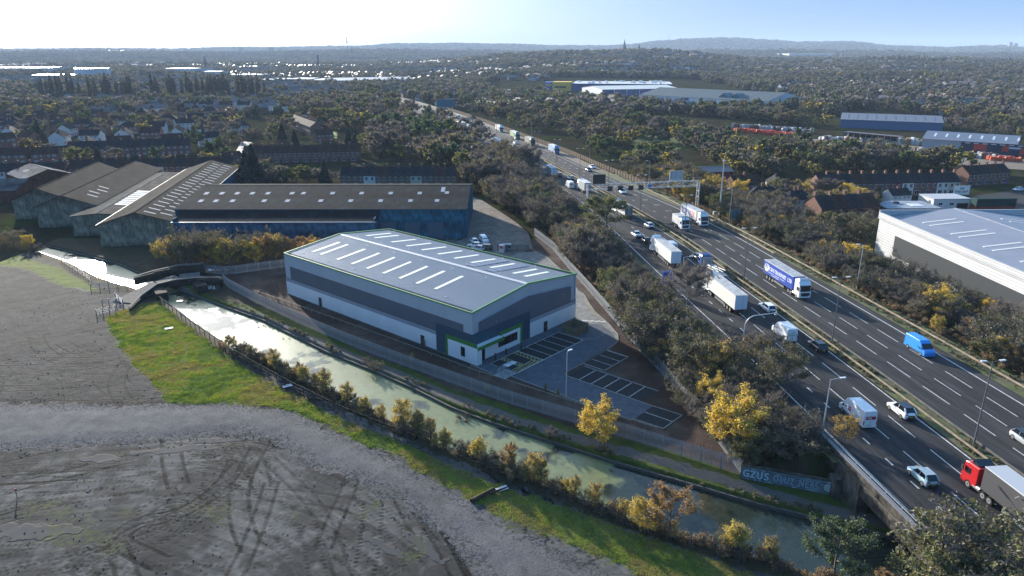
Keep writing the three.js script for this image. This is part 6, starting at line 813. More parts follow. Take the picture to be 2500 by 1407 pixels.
{ // builders yard stock
  const orange = std(0.62, 0.10, 0.03, 0.6), grey = std(0.36, 0.40, 0.44, 0.7), pale = std(0.55, 0.57, 0.58, 0.6), brown = std(0.16, 0.08, 0.06, 0.8), wood = std(0.32, 0.24, 0.15, 0.85), g = join([bx(1.5, 1.1, 1.5, 0, 0.7, 0), bx(1.3, 0.5, 1.3, 0, 1.5, 0), bx(1.5, 0.14, 1.5, 0, 0.07, 0)]), g2 = join([bx(2.4, 1.8, 1.2, 0, 1.0, 0), bx(2.2, 0.6, 1.1, 0.1, 2.2, 0), bx(2.5, 0.12, 1.3, 0, 0.06, 0)]);
  const lay = (name, a, b, n, rows, dz, mats, geo, label, group, s = 1) => { for (let r = 0; r < rows; r++) for (let k = 0; k < n; k++) { const f = (k + rr(-0.25, 0.25)) / n, x = mix(a[0], b[0], f), z = mix(a[1], b[1], f) - r * dz; const c = mesh(name, geo, pick(mats)); c.position.set(x, groundY(x, z) + 0.06, z); c.rotation.y = rr(0, 3); c.scale.set(s, s * rr(0.7, 1.4), s); tag(c, label, 'stock', group); } };
  lay('orange_block_stack', [156.8,-503.3], [190.0,-465.9], 26, 3, 3.2, [orange], g, 'bright orange stack of bagged stock in the long yard rows', 'orange stacks', 1.1); lay('grey_block_stack', [163.6,-525.7], [206.7,-492.7], 22, 3, 4, [grey, brown, grey], g2, 'grey pallet stack behind the orange rows', 'grey stacks behind the orange rows'); lay('pallet_stack', [193.7,-448.1], [212.4,-433.5], 16, 2, 4, [pale, grey, brown], g2, 'pale wrapped pallet stack by the open racking', 'pallets by the racking'); lay('pallet_stack', [223.1,-389.9], [253.5,-365.2], 26, 4, 3.4, [pale, grey, grey, brown, wood], g2, 'wrapped pallet stack on the merchant apron', 'pallets on the merchant apron', 0.8); lay('timber_pack', [231.7,-437.6], [245.1,-425.6], 10, 3, 4, [wood, pale], g2, 'pack of sawn timber beside the merchant shed', 'timber packs', 1.2); lay('orange_block_stack', [245.2,-365.2], [258.0,-359.5], 9, 2, 3, [orange], g, 'orange barrier stack at the yard corner', 'orange stacks at the yard corner');
  const a = [205.7,-441.7], b = [225.3,-414.3], t = thing('storage_rack', 'long open-fronted storage rack with brown roof edge', 'rack'), n = 9; for (let k = 0; k <= n; k++) mesh('upright', bx(0.3, 6, 0.3, mix(a[0], b[0], k / n), 3, mix(a[1], b[1], k / n)), galv, t); mesh('fascia', beam([a[0], 6.1, a[1]], [b[0], 6.1, b[1]], 0.4, 0.6), std(0.3, 0.14, 0.07, 0.8), t); mesh('roof', beam([a[0], 6.2, a[1] - 3], [b[0], 6.2, b[1] - 3], 6, 0.2), std(0.1, 0.12, 0.14, 0.7), t); mesh('back_wall', beam([a[0], 3, a[1] - 6], [b[0], 3, b[1] - 6], 0.3, 6), std(0.05, 0.07, 0.09, 0.8), t); for (let k = 0; k < 14; k++) { const f = (k + 0.5) / 14; mesh('stored_pack', bx(rr(1.5, 3), rr(1.5, 4.5), 2, mix(a[0], b[0], f), 1.6, mix(a[1], b[1], f) - 3), pick([pale, pale, grey, wood]), t); }
  lorry('small orange and white tipper in the merchant yard', ...[195.0,-396.6], 1.4, coat(0.5, 0.06, 0.02), std(0.5, 0.48, 0.44, 0.6), { T: 5, rigid: 1, low: 1 }, 0.1);
}

// ---------- trees ----------
const woodMat = new THREE.MeshStandardMaterial({ vertexColors: true, roughness: 0.95 }), leafM = leafMat({ vertexColors: true });
const PAL = {
  bare: [[0.165, 0.142, 0.122], [0.115, 0.10, 0.088], [0.20, 0.175, 0.15]], olive: [[0.12, 0.125, 0.025], [0.09, 0.10, 0.02], [0.17, 0.15, 0.034], [0.14, 0.145, 0.028]], gold: [[0.72, 0.47, 0.03], [0.60, 0.43, 0.04], [0.46, 0.37, 0.05], [0.78, 0.55, 0.05]], russet: [[0.44, 0.22, 0.04], [0.34, 0.18, 0.05], [0.52, 0.30, 0.05], [0.24, 0.15, 0.06]],
  green: [[0.05, 0.085, 0.018], [0.07, 0.10, 0.022], [0.04, 0.065, 0.016]], conifer: [[0.018, 0.034, 0.02], [0.025, 0.043, 0.024], [0.014, 0.026, 0.016]], brown: [[0.10, 0.075, 0.048], [0.075, 0.06, 0.042], [0.13, 0.10, 0.056], [0.095, 0.09, 0.034]],
};
class Soup { constructor() { this.p = []; this.c = []; } tri(a, b, c, k) { this.p.push(...a, ...b, ...c); for (let i = 0; i < 3; i++) this.c.push(...k); } geo() { const g = new THREE.BufferGeometry(); g.setAttribute('position', new THREE.Float32BufferAttribute(this.p, 3)); g.setAttribute('color', new THREE.Float32BufferAttribute(this.c, 3)); g.computeVertexNormals(); return g; } }
const gs = () => (rnd() + rnd() + rnd() - 1.5) / 1.5, tone = (c, v = 0.3) => { const t = 1 + rr(-v, v); return [c[0] * t, c[1] * t, c[2] * t]; };
function leafAt(S, x, y, z, s, k) { const a = rnd() * 6.28, b = Math.acos(rr(-1, 1)), u = [Math.sin(b) * Math.cos(a), Math.cos(b), Math.sin(b) * Math.sin(a)], q = [gs(), gs(), gs()], v = [u[1] * q[2] - u[2] * q[1], u[2] * q[0] - u[0] * q[2], u[0] * q[1] - u[1] * q[0]], l = Math.hypot(...v) || 1, P1 = (i, j) => [x + s * (u[0] * i + v[0] / l * j), y + s * (u[1] * i + v[1] / l * j), z + s * (u[2] * i + v[2] / l * j)]; S.tri(P1(-0.6, -0.35), P1(0.6, -0.3), P1(0.5, 0.4), k); S.tri(P1(-0.6, -0.35), P1(0.5, 0.4), P1(-0.5, 0.35), k); }
function rodAt(S, a, b, r0, r1, k, n = 4) { const d = V3(b[0] - a[0], b[1] - a[1], b[2] - a[2]).normalize(), u = Math.abs(d.y) < 0.9 ? V3(0, 1, 0).cross(d).normalize() : V3(1, 0, 0).cross(d).normalize(), v = d.clone().cross(u), P1 = (o, r, i) => { const t = i / n * 6.283; return [o[0] + r * (u.x * Math.cos(t) + v.x * Math.sin(t)), o[1] + r * (u.y * Math.cos(t) + v.y * Math.sin(t)), o[2] + r * (u.z * Math.cos(t) + v.z * Math.sin(t))]; }; for (let i = 0; i < n; i++) { S.tri(P1(a, r0, i), P1(b, r1, i), P1(b, r1, i + 1), k); if (r0 > 0.02) S.tri(P1(a, r0, i), P1(b, r1, i + 1), P1(a, r0, i + 1), k); } }
function makeTree(o) {   // unit: metres, about o.H tall
  const { H, R, base = 0.25, limbs = 9, subs = 5, leaves = 2200, size = 0.3, pal, bark = [0.13, 0.11, 0.09], twigs = 0, clump = 0.9, multi = 1, leafShare = 1, weep = 0 } = o, W = new Soup(), C = new Soup(), tips = [];
  for (let m = 0; m < multi; m++) {
    const ox = multi > 1 ? gs() * R * 0.4 : 0, oz = multi > 1 ? gs() * R * 0.4 : 0, top = [ox + gs() * R * 0.25, H * rr(0.72, 0.85), oz + gs() * R * 0.25], r0 = H * 0.017 / Math.sqrt(multi) + 0.03, mid = [mix(ox, top[0], 0.5) + gs() * 0.3, top[1] * 0.5, mix(oz, top[2], 0.5) + gs() * 0.3];
    rodAt(W, [ox, -0.4, oz], mid, r0, r0 * 0.65, bark, 6); rodAt(W, mid, top, r0 * 0.65, r0 * 0.2, bark, 5); tips.push(top);
    for (let i = 0; i < limbs; i++) {
      const f = mix(base, 0.95, (i + rnd()) / limbs), y = top[1] * f, t2 = f < 0.5 ? f * 2 : (f - 0.5) * 2, A = f < 0.5 ? [ox, 0, oz] : mid, Bm = f < 0.5 ? mid : top, s = [mix(A[0], Bm[0], t2), y, mix(A[2], Bm[2], t2)], a = i * 2.4 + rnd(), len = R * mix(1.05, 0.45, Math.max(0, (f - 0.45) / 0.55)) * rr(0.75, 1.15) * (f < 0.4 ? 0.8 + f * 0.5 : 1), up = rr(0.35, 0.85) * (1 - weep), e = [s[0] + Math.cos(a) * len, y + len * up + H * 0.05, s[2] + Math.sin(a) * len];
      rodAt(W, s, e, r0 * 0.4, r0 * 0.12, bark, 4); tips.push(e);
      for (let j = 0; j < subs; j++) { const g = rr(0.3, 1), b = a + rr(-1.1, 1.1), l2 = len * rr(0.3, 0.6), q = [mix(s[0], e[0], g), mix(s[1], e[1], g), mix(s[2], e[2], g)], w = [q[0] + Math.cos(b) * l2, q[1] + l2 * rr(0.1, 0.9) * (1 - weep), q[2] + Math.sin(b) * l2]; rodAt(W, q, w, r0 * 0.16, r0 * 0.05, bark, 3); tips.push(w, [mix(q[0], w[0], 0.5), mix(q[1], w[1], 0.5), mix(q[2], w[2], 0.5)]); }
    }
  }
  const per = Math.ceil(leaves * leafShare / tips.length), tp = Math.ceil(twigs / tips.length);
  for (const t of tips) {
    const k0 = pick(pal), cr = clump * rr(0.6, 1.25), n = Math.round(per * rr(0.3, 1.7)); for (let i = 0; i < n; i++) { const k = rnd() < 0.3 ? pick(pal) : k0; leafAt(C, t[0] + gs() * cr, t[1] + gs() * cr * 0.8, t[2] + gs() * cr, size * rr(0.6, 1.25), tone(k)); }
    for (let i = 0; i < tp; i++) { const d = [gs(), rr(-0.1, 1.1), gs()], l = clump * rr(0.7, 1.5), a = [t[0] + gs() * 0.25, t[1] + gs() * 0.25, t[2] + gs() * 0.25], b = [a[0] + d[0] * l, a[1] + d[1] * l * 0.9, a[2] + d[2] * l], w = (o.tw || 0.022), k = tone(pick(PAL.bare), 0.25); C.tri([a[0] - w, a[1], a[2] - w], [a[0] + w, a[1], a[2] + w], b, k); C.tri([a[0], a[1] - w, a[2] + w], [a[0], a[1] + w, a[2] - w], b, k); }
  }
  return { H, trunk: W.geo(), crown: C.geo() };
}
function makeConifer(H, R, n, size, pal = PAL.conifer, slim = 0) { const W = new Soup(), C = new Soup(); rodAt(W, [0, -0.4, 0], [0, H * 0.95, 0], H * 0.02, 0.02, [0.09, 0.07, 0.055], 5); for (let i = 0; i < n; i++) { const f = Math.sqrt(rnd()), y = H * (1 - f * (slim ? 0.94 : 0.92)), r = (slim ? R * Math.min(1, f * 2.6) * (0.85 + 0.15 * noise(y, 3)) : R * f * (0.8 + 0.3 * noise(y * 1.3, i % 7))) * Math.sqrt(rr(0.25, 1)), a = rnd() * 6.28; leafAt(C, Math.cos(a) * r, y, Math.sin(a) * r, size * rr(0.6, 1.2), tone(pick(pal))); } return { H, trunk: W.geo(), crown: C.geo() }; }
const TR = {}, proto = (k, ...l) => TR[k] = l;
const mixPal = (...l) => l.flat();
proto('bare', makeTree({ H: 9, R: 3.4, limbs: 11, subs: 7, twigs: 5250, leaves: 1330, pal: mixPal(PAL.brown, PAL.olive), size: 0.144, clump: 1.0 }), makeTree({ H: 9, R: 3.8, limbs: 10, subs: 8, twigs: 6500, leaves: 494, pal: PAL.brown, size: 0.144, clump: 1.05, multi: 2 }), makeTree({ H: 9, R: 3.2, limbs: 12, subs: 7, twigs: 4500, leaves: 2280, pal: mixPal(PAL.olive, PAL.gold, PAL.brown), size: 0.144, clump: 0.95, multi: 2 }));
proto('olive', makeTree({ H: 8, R: 3.1, base: 0.15, limbs: 12, subs: 6, leaves: 6840, pal: PAL.olive, size: 0.187, clump: 0.95, twigs: 625 }), makeTree({ H: 8, R: 3.4, base: 0.12, limbs: 13, subs: 6, leaves: 6840, pal: mixPal(PAL.olive, PAL.brown), size: 0.187, multi: 2, twigs: 1125 }));
proto('gold', makeTree({ H: 8, R: 2.5, base: 0.12, limbs: 17, subs: 8, leaves: 9500, pal: PAL.gold, size: 0.15, clump: 0.8, twigs: 700, bark: [0.25, 0.23, 0.20] }), makeTree({ H: 8, R: 2.6, base: 0.12, limbs: 12, subs: 7, leaves: 8500, pal: mixPal(PAL.gold, PAL.gold, PAL.olive), size: 0.15, clump: 0.85, multi: 2, twigs: 900 }));
proto('russet', makeTree({ H: 8, R: 2.5, base: 0.12, limbs: 12, subs: 6, leaves: 4940, pal: PAL.russet, size: 0.144, clump: 0.75, twigs: 1875 }), makeTree({ H: 8, R: 2.7, base: 0.12, limbs: 12, subs: 6, leaves: 4560, pal: mixPal(PAL.russet, PAL.gold), size: 0.144, clump: 0.75, multi: 2, twigs: 1875 }));
proto('green', makeTree({ H: 8, R: 3, base: 0.1, limbs: 13, subs: 6, leaves: 7980, pal: PAL.green, size: 0.173, clump: 0.9 }), makeTree({ H: 8, R: 2.8, base: 0.1, limbs: 12, subs: 6, leaves: 6840, pal: mixPal(PAL.green, PAL.olive), size: 0.173, multi: 2, clump: 0.8 }));
proto('scrub', makeTree({ H: 3.4, R: 2.2, base: 0.05, limbs: 8, subs: 5, leaves: 1710, twigs: 2500, pal: PAL.brown, size: 0.122, multi: 3, clump: 0.6, tw: 0.016 }), makeTree({ H: 3.2, R: 2.4, base: 0.05, limbs: 8, subs: 5, leaves: 2850, twigs: 1500, pal: mixPal(PAL.olive, PAL.brown), size: 0.122, multi: 3, clump: 0.6, tw: 0.016 }));
const fresh = mixPal(PAL.gold, [[0.74, 0.62, 0.09], [0.62, 0.54, 0.12]]);
proto('sapling', makeTree({ H: 4.2, R: 0.85, base: 0.1, limbs: 10, subs: 5, leaves: 2300, twigs: 900, pal: fresh, size: 0.1, multi: 4, clump: 0.55, tw: 0.012 }), makeTree({ H: 4.2, R: 0.9, base: 0.1, limbs: 10, subs: 5, leaves: 1900, twigs: 1200, pal: mixPal(PAL.russet, fresh, fresh), size: 0.1, multi: 4, clump: 0.55, tw: 0.012 }), makeTree({ H: 4.2, R: 0.8, base: 0.08, limbs: 10, subs: 5, leaves: 1000, twigs: 1900, pal: fresh, size: 0.1, multi: 5, clump: 0.5, tw: 0.012 }));
proto('conifer', makeConifer(12, 3.6, 2600, 0.7), makeConifer(12, 3, 2600, 0.65)); proto('poplar', makeConifer(24, 1.7, 1500, 0.8, mixPal(PAL.brown, PAL.conifer), 1), makeConifer(24, 1.5, 1300, 0.8, mixPal(PAL.brown, PAL.conifer), 1));
// farther trees carry fewer, larger leaf clumps
proto('bareM', makeTree({ H: 10, R: 4, base: 0.2, limbs: 8, subs: 4, leaves: 480, twigs: 900, pal: mixPal(PAL.bare, PAL.brown), size: 0.7, clump: 1.3, tw: 0.07 }), makeTree({ H: 10, R: 4.3, base: 0.2, limbs: 8, subs: 4, leaves: 420, twigs: 1100, pal: mixPal(PAL.bare, PAL.brown), size: 0.7, clump: 1.3, multi: 2, tw: 0.07 }));
proto('oliveM', makeTree({ H: 9, R: 3.8, base: 0.12, limbs: 9, subs: 4, leaves: 1000, pal: PAL.olive, size: 0.7, clump: 1.15 }), makeTree({ H: 9, R: 4, base: 0.12, limbs: 9, subs: 4, leaves: 900, pal: mixPal(PAL.olive, PAL.brown), size: 0.75, clump: 1.2, multi: 2, twigs: 300, tw: 0.06 }));
proto('goldM', makeTree({ H: 8, R: 3, base: 0.12, limbs: 9, subs: 4, leaves: 850, pal: mixPal(PAL.gold, PAL.olive, PAL.olive), size: 0.6, clump: 0.95 }), makeTree({ H: 8, R: 2.8, base: 0.12, limbs: 9, subs: 4, leaves: 800, pal: mixPal(PAL.russet, PAL.olive, PAL.brown), size: 0.6, clump: 0.95 }));
proto('greenM', makeTree({ H: 8, R: 3.6, base: 0.1, limbs: 9, subs: 4, leaves: 1000, pal: PAL.green, size: 0.75, clump: 1.1 }));
const TNAME = { bare: ['bare_tree', 'bare twiggy tree'], bareM: ['bare_tree', 'bare grey-brown tree'], olive: ['olive_leaved_tree', 'olive-leaved tree'], oliveM: ['olive_leaved_tree', 'olive-leaved tree'], gold: ['golden_tree', 'golden autumn tree'], goldM: ['golden_tree', 'yellowing autumn tree'], russet: ['russet_tree', 'russet autumn tree'], green: ['evergreen_tree', 'dark green bushy tree'], greenM: ['evergreen_tree', 'dark green tree'], scrub: ['scrub_bush', 'tangled brown scrub bush'], sapling: ['birch_sapling', 'thin yellow birch sapling'], conifer: ['conifer', 'dark conifer'], poplar: ['poplar', 'tall thin poplar'] };
let nTrees = 0;
const plan = [];
function tree(kind, x, z, H, label, group, wide = 1) { nTrees++; plan.push({ kind, v: pick(TR[kind]), x, z, H, label, group, wide, a: rnd() * 6.28, solo: !group, d: Math.hypot(x, z) / H }); }
function plantTrees() {   // the 290 largest of each kind stand as trees of their own, the rest as one mass per kind
  const n = {}, rest = new Map();
  for (const p of plan.sort((a, b) => (b.solo - a.solo) || a.d - b.d)) {
    const name = TNAME[p.kind][0], s = p.H / p.v.H; n[name] = (n[name] || 0) + 1;
    if (n[name] > 290) { (rest.get(p.v) || rest.set(p.v, []).get(p.v)).push(p); continue; }
    const t = new THREE.Group(); t.name = numbered(name); t.position.set(p.x, groundY(p.x, p.z), p.z); t.rotation.y = p.a; t.scale.set(s * p.wide, s, s * p.wide); scene.add(t); tag(t, p.label, p.kind === 'scrub' ? 'bush' : 'tree', p.group);
    mesh('trunk', p.v.trunk, woodMat, t); mesh('crown', p.v.crown, leafM, t);
  }
  for (const [v, list] of rest) { const g = mergeGeometries([v.trunk, v.crown]), im = new THREE.InstancedMesh(g, leafM, list.length); list.forEach((p, i) => { const s = p.H / p.v.H; im.setMatrixAt(i, M4.compose(V3(p.x, groundY(p.x, p.z), p.z), Q4.setFromEuler(E3.set(0, p.a, 0)), V3(s * p.wide, s, s * p.wide))); }); im.name = numbered('woodland'); im.castShadow = im.receiveShadow = true; im.userData = { kind: 'stuff', label: `${TNAME[list[0].kind][1]}s massed in the farther woods`, category: 'woodland' }; scene.add(im); }
}
const KEEP = [ // ground that trees keep off
  [[-101, -250], [-11, -250], [-11, -194], [-40, -194], [-101, -194]], [[-97, -200], [-95, -180], [-110, -190], [-150, -210], [-172, -235], [-180, -296], [-115, -302]], [[97, -193], [165, -193], [165, -90], [97, -90]], [[-225, -310], [-180, -300], [-178, -255], [-225, -255]],
  [[-16.8,-277.9], [-10.9,-267.9], [6.4,-216.4], [6.9,-192.1], [-7.4,-176.1], [-19.1,-187.9]], [[39.5,-884.5], [69.1,-1385.6], [323.3,-1294.5], [345.7,-884.5], [293.1,-736.4], [233.3,-669.7], [138.3,-797.2]], [[128.8,-418.0], [181.1,-583.9], [260.2,-482.6], [311.5,-437.6], [254.2,-353.9], [197.7,-347.2], [186.6,-383.4]], [[230.0,-514.2], [323.3,-693.9], [379.0,-606.1], [293.2,-487.6]], [[121.0,-230.8], [144.0,-277.9], [221.6,-306.3], [172.0,-233.8]], [[-31.9,-953.9], [50.5,-953.9], [68.3,-1294.5], [-35.9,-1294.5]], GRASS, GRAVEL, SITE, CANAL, [[28.7,-84.2], [31.9,-82.9], [42.6,-78.6], [41.2,-75.5], [26.7,-77.2]], [[84, -198], [100, -198], [100, -160], [90, -160]],
].map(p => { const xs = p.map(q => q[0]), zs = p.map(q => q[1]); return { p, b: [Math.min(...xs), Math.max(...xs), Math.min(...zs), Math.max(...zs)] }; });
const roadClear = (x, z, m = 1.2) => { if (z > -40 || z < -940) return true; const s = roadS(z), q = road(s), d = (x - q[0]) * Math.cos(q[2]); return d < leftEdge(s) - 2 - m || d > 20 + m; };
const placed = [];
const free = (x, z, gap, houses = 1) => { if (!roadClear(x, z)) return false; for (const k of KEEP) if (x > k.b[0] && x < k.b[1] && z > k.b[2] && z < k.b[3] && inside(k.p, x, z)) return false; if (houses) for (const h of houseSpots) if (Math.hypot(x - h[0], z - h[1]) < h[2] + 2.5) return false; for (const q of placed) if (Math.abs(q[0] - x) < gap && Math.hypot(q[0] - x, q[1] - z) < Math.min(gap, q[2] + gap) * 0.75) return false; return true; };
function wood(poly, n, weights, [h0, h1], gap, where, hAt) {
  const xs = poly.map(p => p[0]), zs = poly.map(p => p[1]), x0 = Math.min(...xs), x1 = Math.max(...xs), z0 = Math.min(...zs), z1 = Math.max(...zs), ks = Object.entries(weights), sum = ks.reduce((a, k) => a + k[1], 0);
  for (let i = 0, g = 0; i < n && g < n * 60; g++) {
    const x = rr(x0, x1), z = rr(z0, z1); if (!inside(poly, x, z) || !free(x, z, gap)) continue;
    let r = rnd() * sum, kind = ks[0][0]; for (const [k, w] of ks) { if ((r -= w) < 0) { kind = k; break; } }
    let H = rr(h0, h1); if (hAt) H = Math.min(H, hAt(x, z)); tree(kind, x, z, H, `${TNAME[kind][1]} ${where}`, `${kind.replace('M', '')} trees ${where}`, rr(0.85, 1.2)); placed.push([x, z, gap]); i++;
  }
}
// single trees that stand out
const solo = (kind, p, H, label, wide = 1) => { tree(kind, p[0], p[1], H, label, undefined, wide); placed.push([p[0], p[1], 2]); };
solo('gold', [30.5,-85.2], 9.5, 'large golden tree at the corner of the palisade fence', 1.15); solo('gold', [12.2,-87.8], 7, 'golden tree growing on the towpath before the fence', 1.1); solo('russet', [17.8,-67.9], 7.2, 'russet tree with bright yellow top on the canal bank', 0.95); solo('gold', [15.5,-68.6], 5, 'yellow bush beside the russet canal tree', 0.9);
solo('green', [33.6,-60.8], 7.5, 'leafy green alder by the canal near the bridge', 0.95); solo('olive', [44.8,-56.2], 10.5, 'big olive-green tree under the bridge parapet', 1.3); solo('olive', [49.6,-56.7], 9, 'second big olive tree at the lower corner', 1.2); solo('olive', [41.3,-55.1], 9, 'olive tree crown in front of the bridge end', 1.1); solo('russet', [39.2,-60.2], 4, 'small yellow-brown bush between the alder and the bridge');
solo('olive', [30.0,-107.0], 8.5, 'pale olive tree above the fence corner', 1.1); solo('russet', [32.9,-104.0], 8, 'orange-leaved tree behind the large golden tree'); solo('gold', [30.4,-97.1], 6.5, 'small golden tree leaning over the palisade fence'); solo('green', [30.6,-81.4], 5.5, 'ivy-green bush below the large golden tree', 0.9); solo('bare', [35.6,-132.9], 9, 'tall pale bare tree beside the white lorry', 1.1); solo('bare', [39.3,-104.7], 6.5, 'grey bare tree in front of the swan-neck mast', 1); solo('olive', [41.1,-97.1], 7, 'olive and brown tree by the near lanes'); solo('russet', [43.5,-81.9], 4.5, 'thin yellow-leaved tree overhanging the courier van', 0.8);
solo('olive', [20.5,-179.9], 10, 'broad olive tree with yellow tips behind the unit', 1.3); solo('gold', [17.6,-196.6], 7, 'yellow-leaved bush by the lane gate'); solo('olive', [27.0,-196.6], 11, 'big twiggy olive tree below the gantry', 1.3);
for (const [p, h, l, k] of [[[-40.9,-112.6], 3.6, 'first golden sapling along the canal hedge from the bridge'], [[-35.6,-108.8], 3.4, 'russet sapling beyond the first golden one', 'russet'], [[-30.6,-104.7], 4.2, 'bright yellow sapling at the canal bend'], [[-16.0,-92.7], 5.2, 'tall yellow birch in the canal hedge'], [[-13.5,-90.7], 4, 'slim birch next to the tall yellow one'], [[-9.4,-87.0], 3.4, 'pale yellow sapling mid hedge'], [[-0.3,-81.2], 4.4, 'orange-yellow sapling opposite the towpath tree', 'russet'], [[2.9,-78.8], 4.6, 'yellow birch clump in the canal hedge'], [[7.0,-76.8], 3.4, 'single slim birch on the water edge'], [[24.3,-65.6], 4, 'yellow birch on the shaded grass bank'], [[27.9,-63.8], 3.4, 'last small yellow birch before the alder'], [[38.9,-59.9], 3, 'tiny birch by the bridge']]) { tree(k === 'russet' ? 'russet' : 'sapling', p[0], p[1], h, l, undefined, k ? 0.7 : 1.05); placed.push([p[0], p[1], 1]); }
for (const [p, h, l] of [[[-284.5,-433.5], 15, 'great dark conifer among the white-walled houses'], [[-203.9,-351.2], 9, 'rounded dark conifer behind the works row'], [[-107.2,-294.3], 17, 'big dark conifer clump at the end of the works'], [[-111.8,-298.2], 14, 'dark conifer beside the big clump'], [[-142.8,-448.1], 12, 'pointed conifer by the striped roofs'], [[-119.7,-396.6], 13, 'tall dark conifer pair over the terrace roofs'], [[-90.2,-396.6], 13, 'wide dark conifer above the long terrace'], [[-85.9,-393.2], 11, 'conifer touching the wide dark one'], [[-77.0,-291.5], 11, 'spruce standing before the terrace'], [[-185.2,-433.5], 10, 'dark pine between two houses'], [[116.1,-261.6], 8, 'dark conifer by the terrace backs'], [[134.2,-257.8], 7, 'round evergreen by the cottage'], [[181.7,-347.2], 12, 'dark evergreen before the terrace row'], [[77.5,-365.2], 8, 'dark green tree by the meadow'], [[106.6,-396.6], 9, 'dark round tree among the yellow ones']]) { tree('conifer', p[0], p[1], h, l, undefined, 1.1); placed.push([p[0], p[1], 4]); }
for (const [x, z] of walk(CANAL_L.slice(8, 19), 1.5)) { const q = rnd(); if (q < 0.85) { const X = x + rr(-1.6, -0.3), Z = z + rr(0, 1.1); tree(q < 0.4 ? 'sapling' : 'scrub', X, Z, q < 0.4 ? rr(1.8, 4.2) : rr(1, 1.9), q < 0.4 ? 'young yellow birch in the canal-side hedge' : 'low brown bush in the canal-side hedge', q < 0.4 ? 'young birches in the canal hedge' : 'bushes in the canal hedge', rr(0.8, 1.2)); } }
for (const [p, h] of [[[-24.0,-113.4], 1.5], [[-25.8,-115.1], 1.2], [[-7.3,-96.8], 1.8], [[5.8,-89.8], 1.3], [[-12.3,-100.4], 1], [[-44.0,-128.5], 1.3], [[-51.0,-135.2], 1.4]]) tree('scrub', p[0], p[1], h, 'small bush on the towpath edge of the canal', 'bushes on the towpath edge');
for (const [p, h] of [[[-16.4,-123.3], 1.6], [[-12.3,-120.9], 1.5], [[5.4,-104.7], 1.4], [[7.4,-102.8], 1.3], [[-4.0,-104.0], 1.8], [[-18.0,-116.5], 1.7]]) tree('sapling', p[0], p[1], h, 'newly planted whip beside the knee rail', 'new whips by the knee rail', 0.9);
// belts and woods
const roadBand = (z0, z1, o0, o1, n = 14) => { const a = [], b = []; for (let i = 0; i <= n; i++) { const s = roadS(mix(z0, z1, i / n)); const f = v => typeof v === 'function' ? v(s) : v; a.push(road(s, f(o0)).slice(0, 2)); b.unshift(road(s, f(o1)).slice(0, 2)); } return [...a, ...b]; };
const nearEdge = (x, z) => { const s = roadS(z), q = road(s), d = -((x - q[0]) * Math.cos(q[2]) - leftEdge(s)); return 2.0 + Math.max(0, d - 3) * 0.62; };
wood([...palR, ...roadBand(-84, -270, s => leftEdge(s) - 2.5, s => leftEdge(s) - 2.6).slice(0, 15).reverse()].length ? [...[...palR].map(p => [p[0] + 1.2, p[1] - 0.6]), ...roadBand(-300, -84, s => leftEdge(s) - 2.5, -16)].slice(0, palR.length + 15) : [], 135, { bare: 7, olive: 4, russet: 1.2, gold: 0.8, green: 0.6, scrub: 5 }, [5, 9.5], 2.5, 'on the embankment above the palisade fence', nearEdge);
wood(roadBand(-80.5, -125, s => leftEdge(s) - 3, s => leftEdge(s) - 15), 60, { scrub: 6, bare: 2, olive: 1 }, [1.8, 4.6], 1.5, 'on the steep bank beside the bridge');
wood(roadBand(-86, -215, 22, 44), 150, { bare: 6, olive: 3, gold: 1.3, russet: 1.3, scrub: 4 }, [4.5, 8.5], 2.6, 'on the bank between motorway and white shed', (x, z) => { const q = road(roadS(z)); return Math.min(x > 86 ? 5.2 : 9, 3.4 + Math.max(0, (x - q[0]) - 23) * 0.6); });
wood([...roadBand(-215, -300, 24, 52)], 60, { bare: 4, olive: 3, gold: 1.2, russet: 1 }, [5, 9], 3.2, 'below the gantry toward the houses');
wood([[-10.4,-254.1], [-1.6,-277.9], [11.9,-254.1], [20.1,-227.8], [10.2,-216.4], [-1.3,-227.8]], 30, { bare: 6, olive: 3, scrub: 2 }, [6, 10], 3, 'between the old lane and the motorway');
wood([[-16.2,-277.9], [-21.3,-306.3], [-10.2,-353.9], [9.5,-328.5], [22.6,-277.9], [12.2,-261.6], [-4.9,-277.9]], 60, { bare: 7, bareM: 3, olive: 2, oliveM: 1 }, [8, 13], 4, 'in the dark wood by the far queue');
wood([[-76.7,-360.9], [-95.8,-482.6], [-61.1,-569.9], [-15.3,-448.1], [14.7,-317.1], [-21.3,-306.3], [-50.8,-353.9]], 95, { bareM: 8, oliveM: 3, goldM: 0.6, greenM: 1 }, [9, 14], 5.5, 'in the wood before the terrace row');
wood([[-153.4,-482.6], [-227.1,-736.4], [-165.5,-846.0], [-63.2,-704.1], [-15.3,-448.1], [-59.4,-553.3], [-93.5,-470.6]], 110, { bareM: 7, oliveM: 4, goldM: 1.2, greenM: 0.6 }, [9, 15], 7, 'in the hazy wood beyond the sunlit roofs');
wood([[-90.6,-176.1], [-80.8,-174.2], [-71.7,-172.4], [-64.9,-176.8], [-52.9,-179.9], [-54.2,-184.6], [-74.6,-179.9], [-92.4,-179.9]], 26, { gold: 4, russet: 4, olive: 3, bare: 2, scrub: 2 }, [4.5, 8.5], 2.3, 'in the hedge before the blue shed');
wood([[-149.7,-201.2], [-154.7,-208.6], [-132.4,-196.6], [-105.9,-179.9], [-106.4,-176.8], [-128.7,-188.7]], 22, { russet: 3, gold: 2, scrub: 4, olive: 1 }, [2, 4.5], 1.8, 'along the canal before the old works');
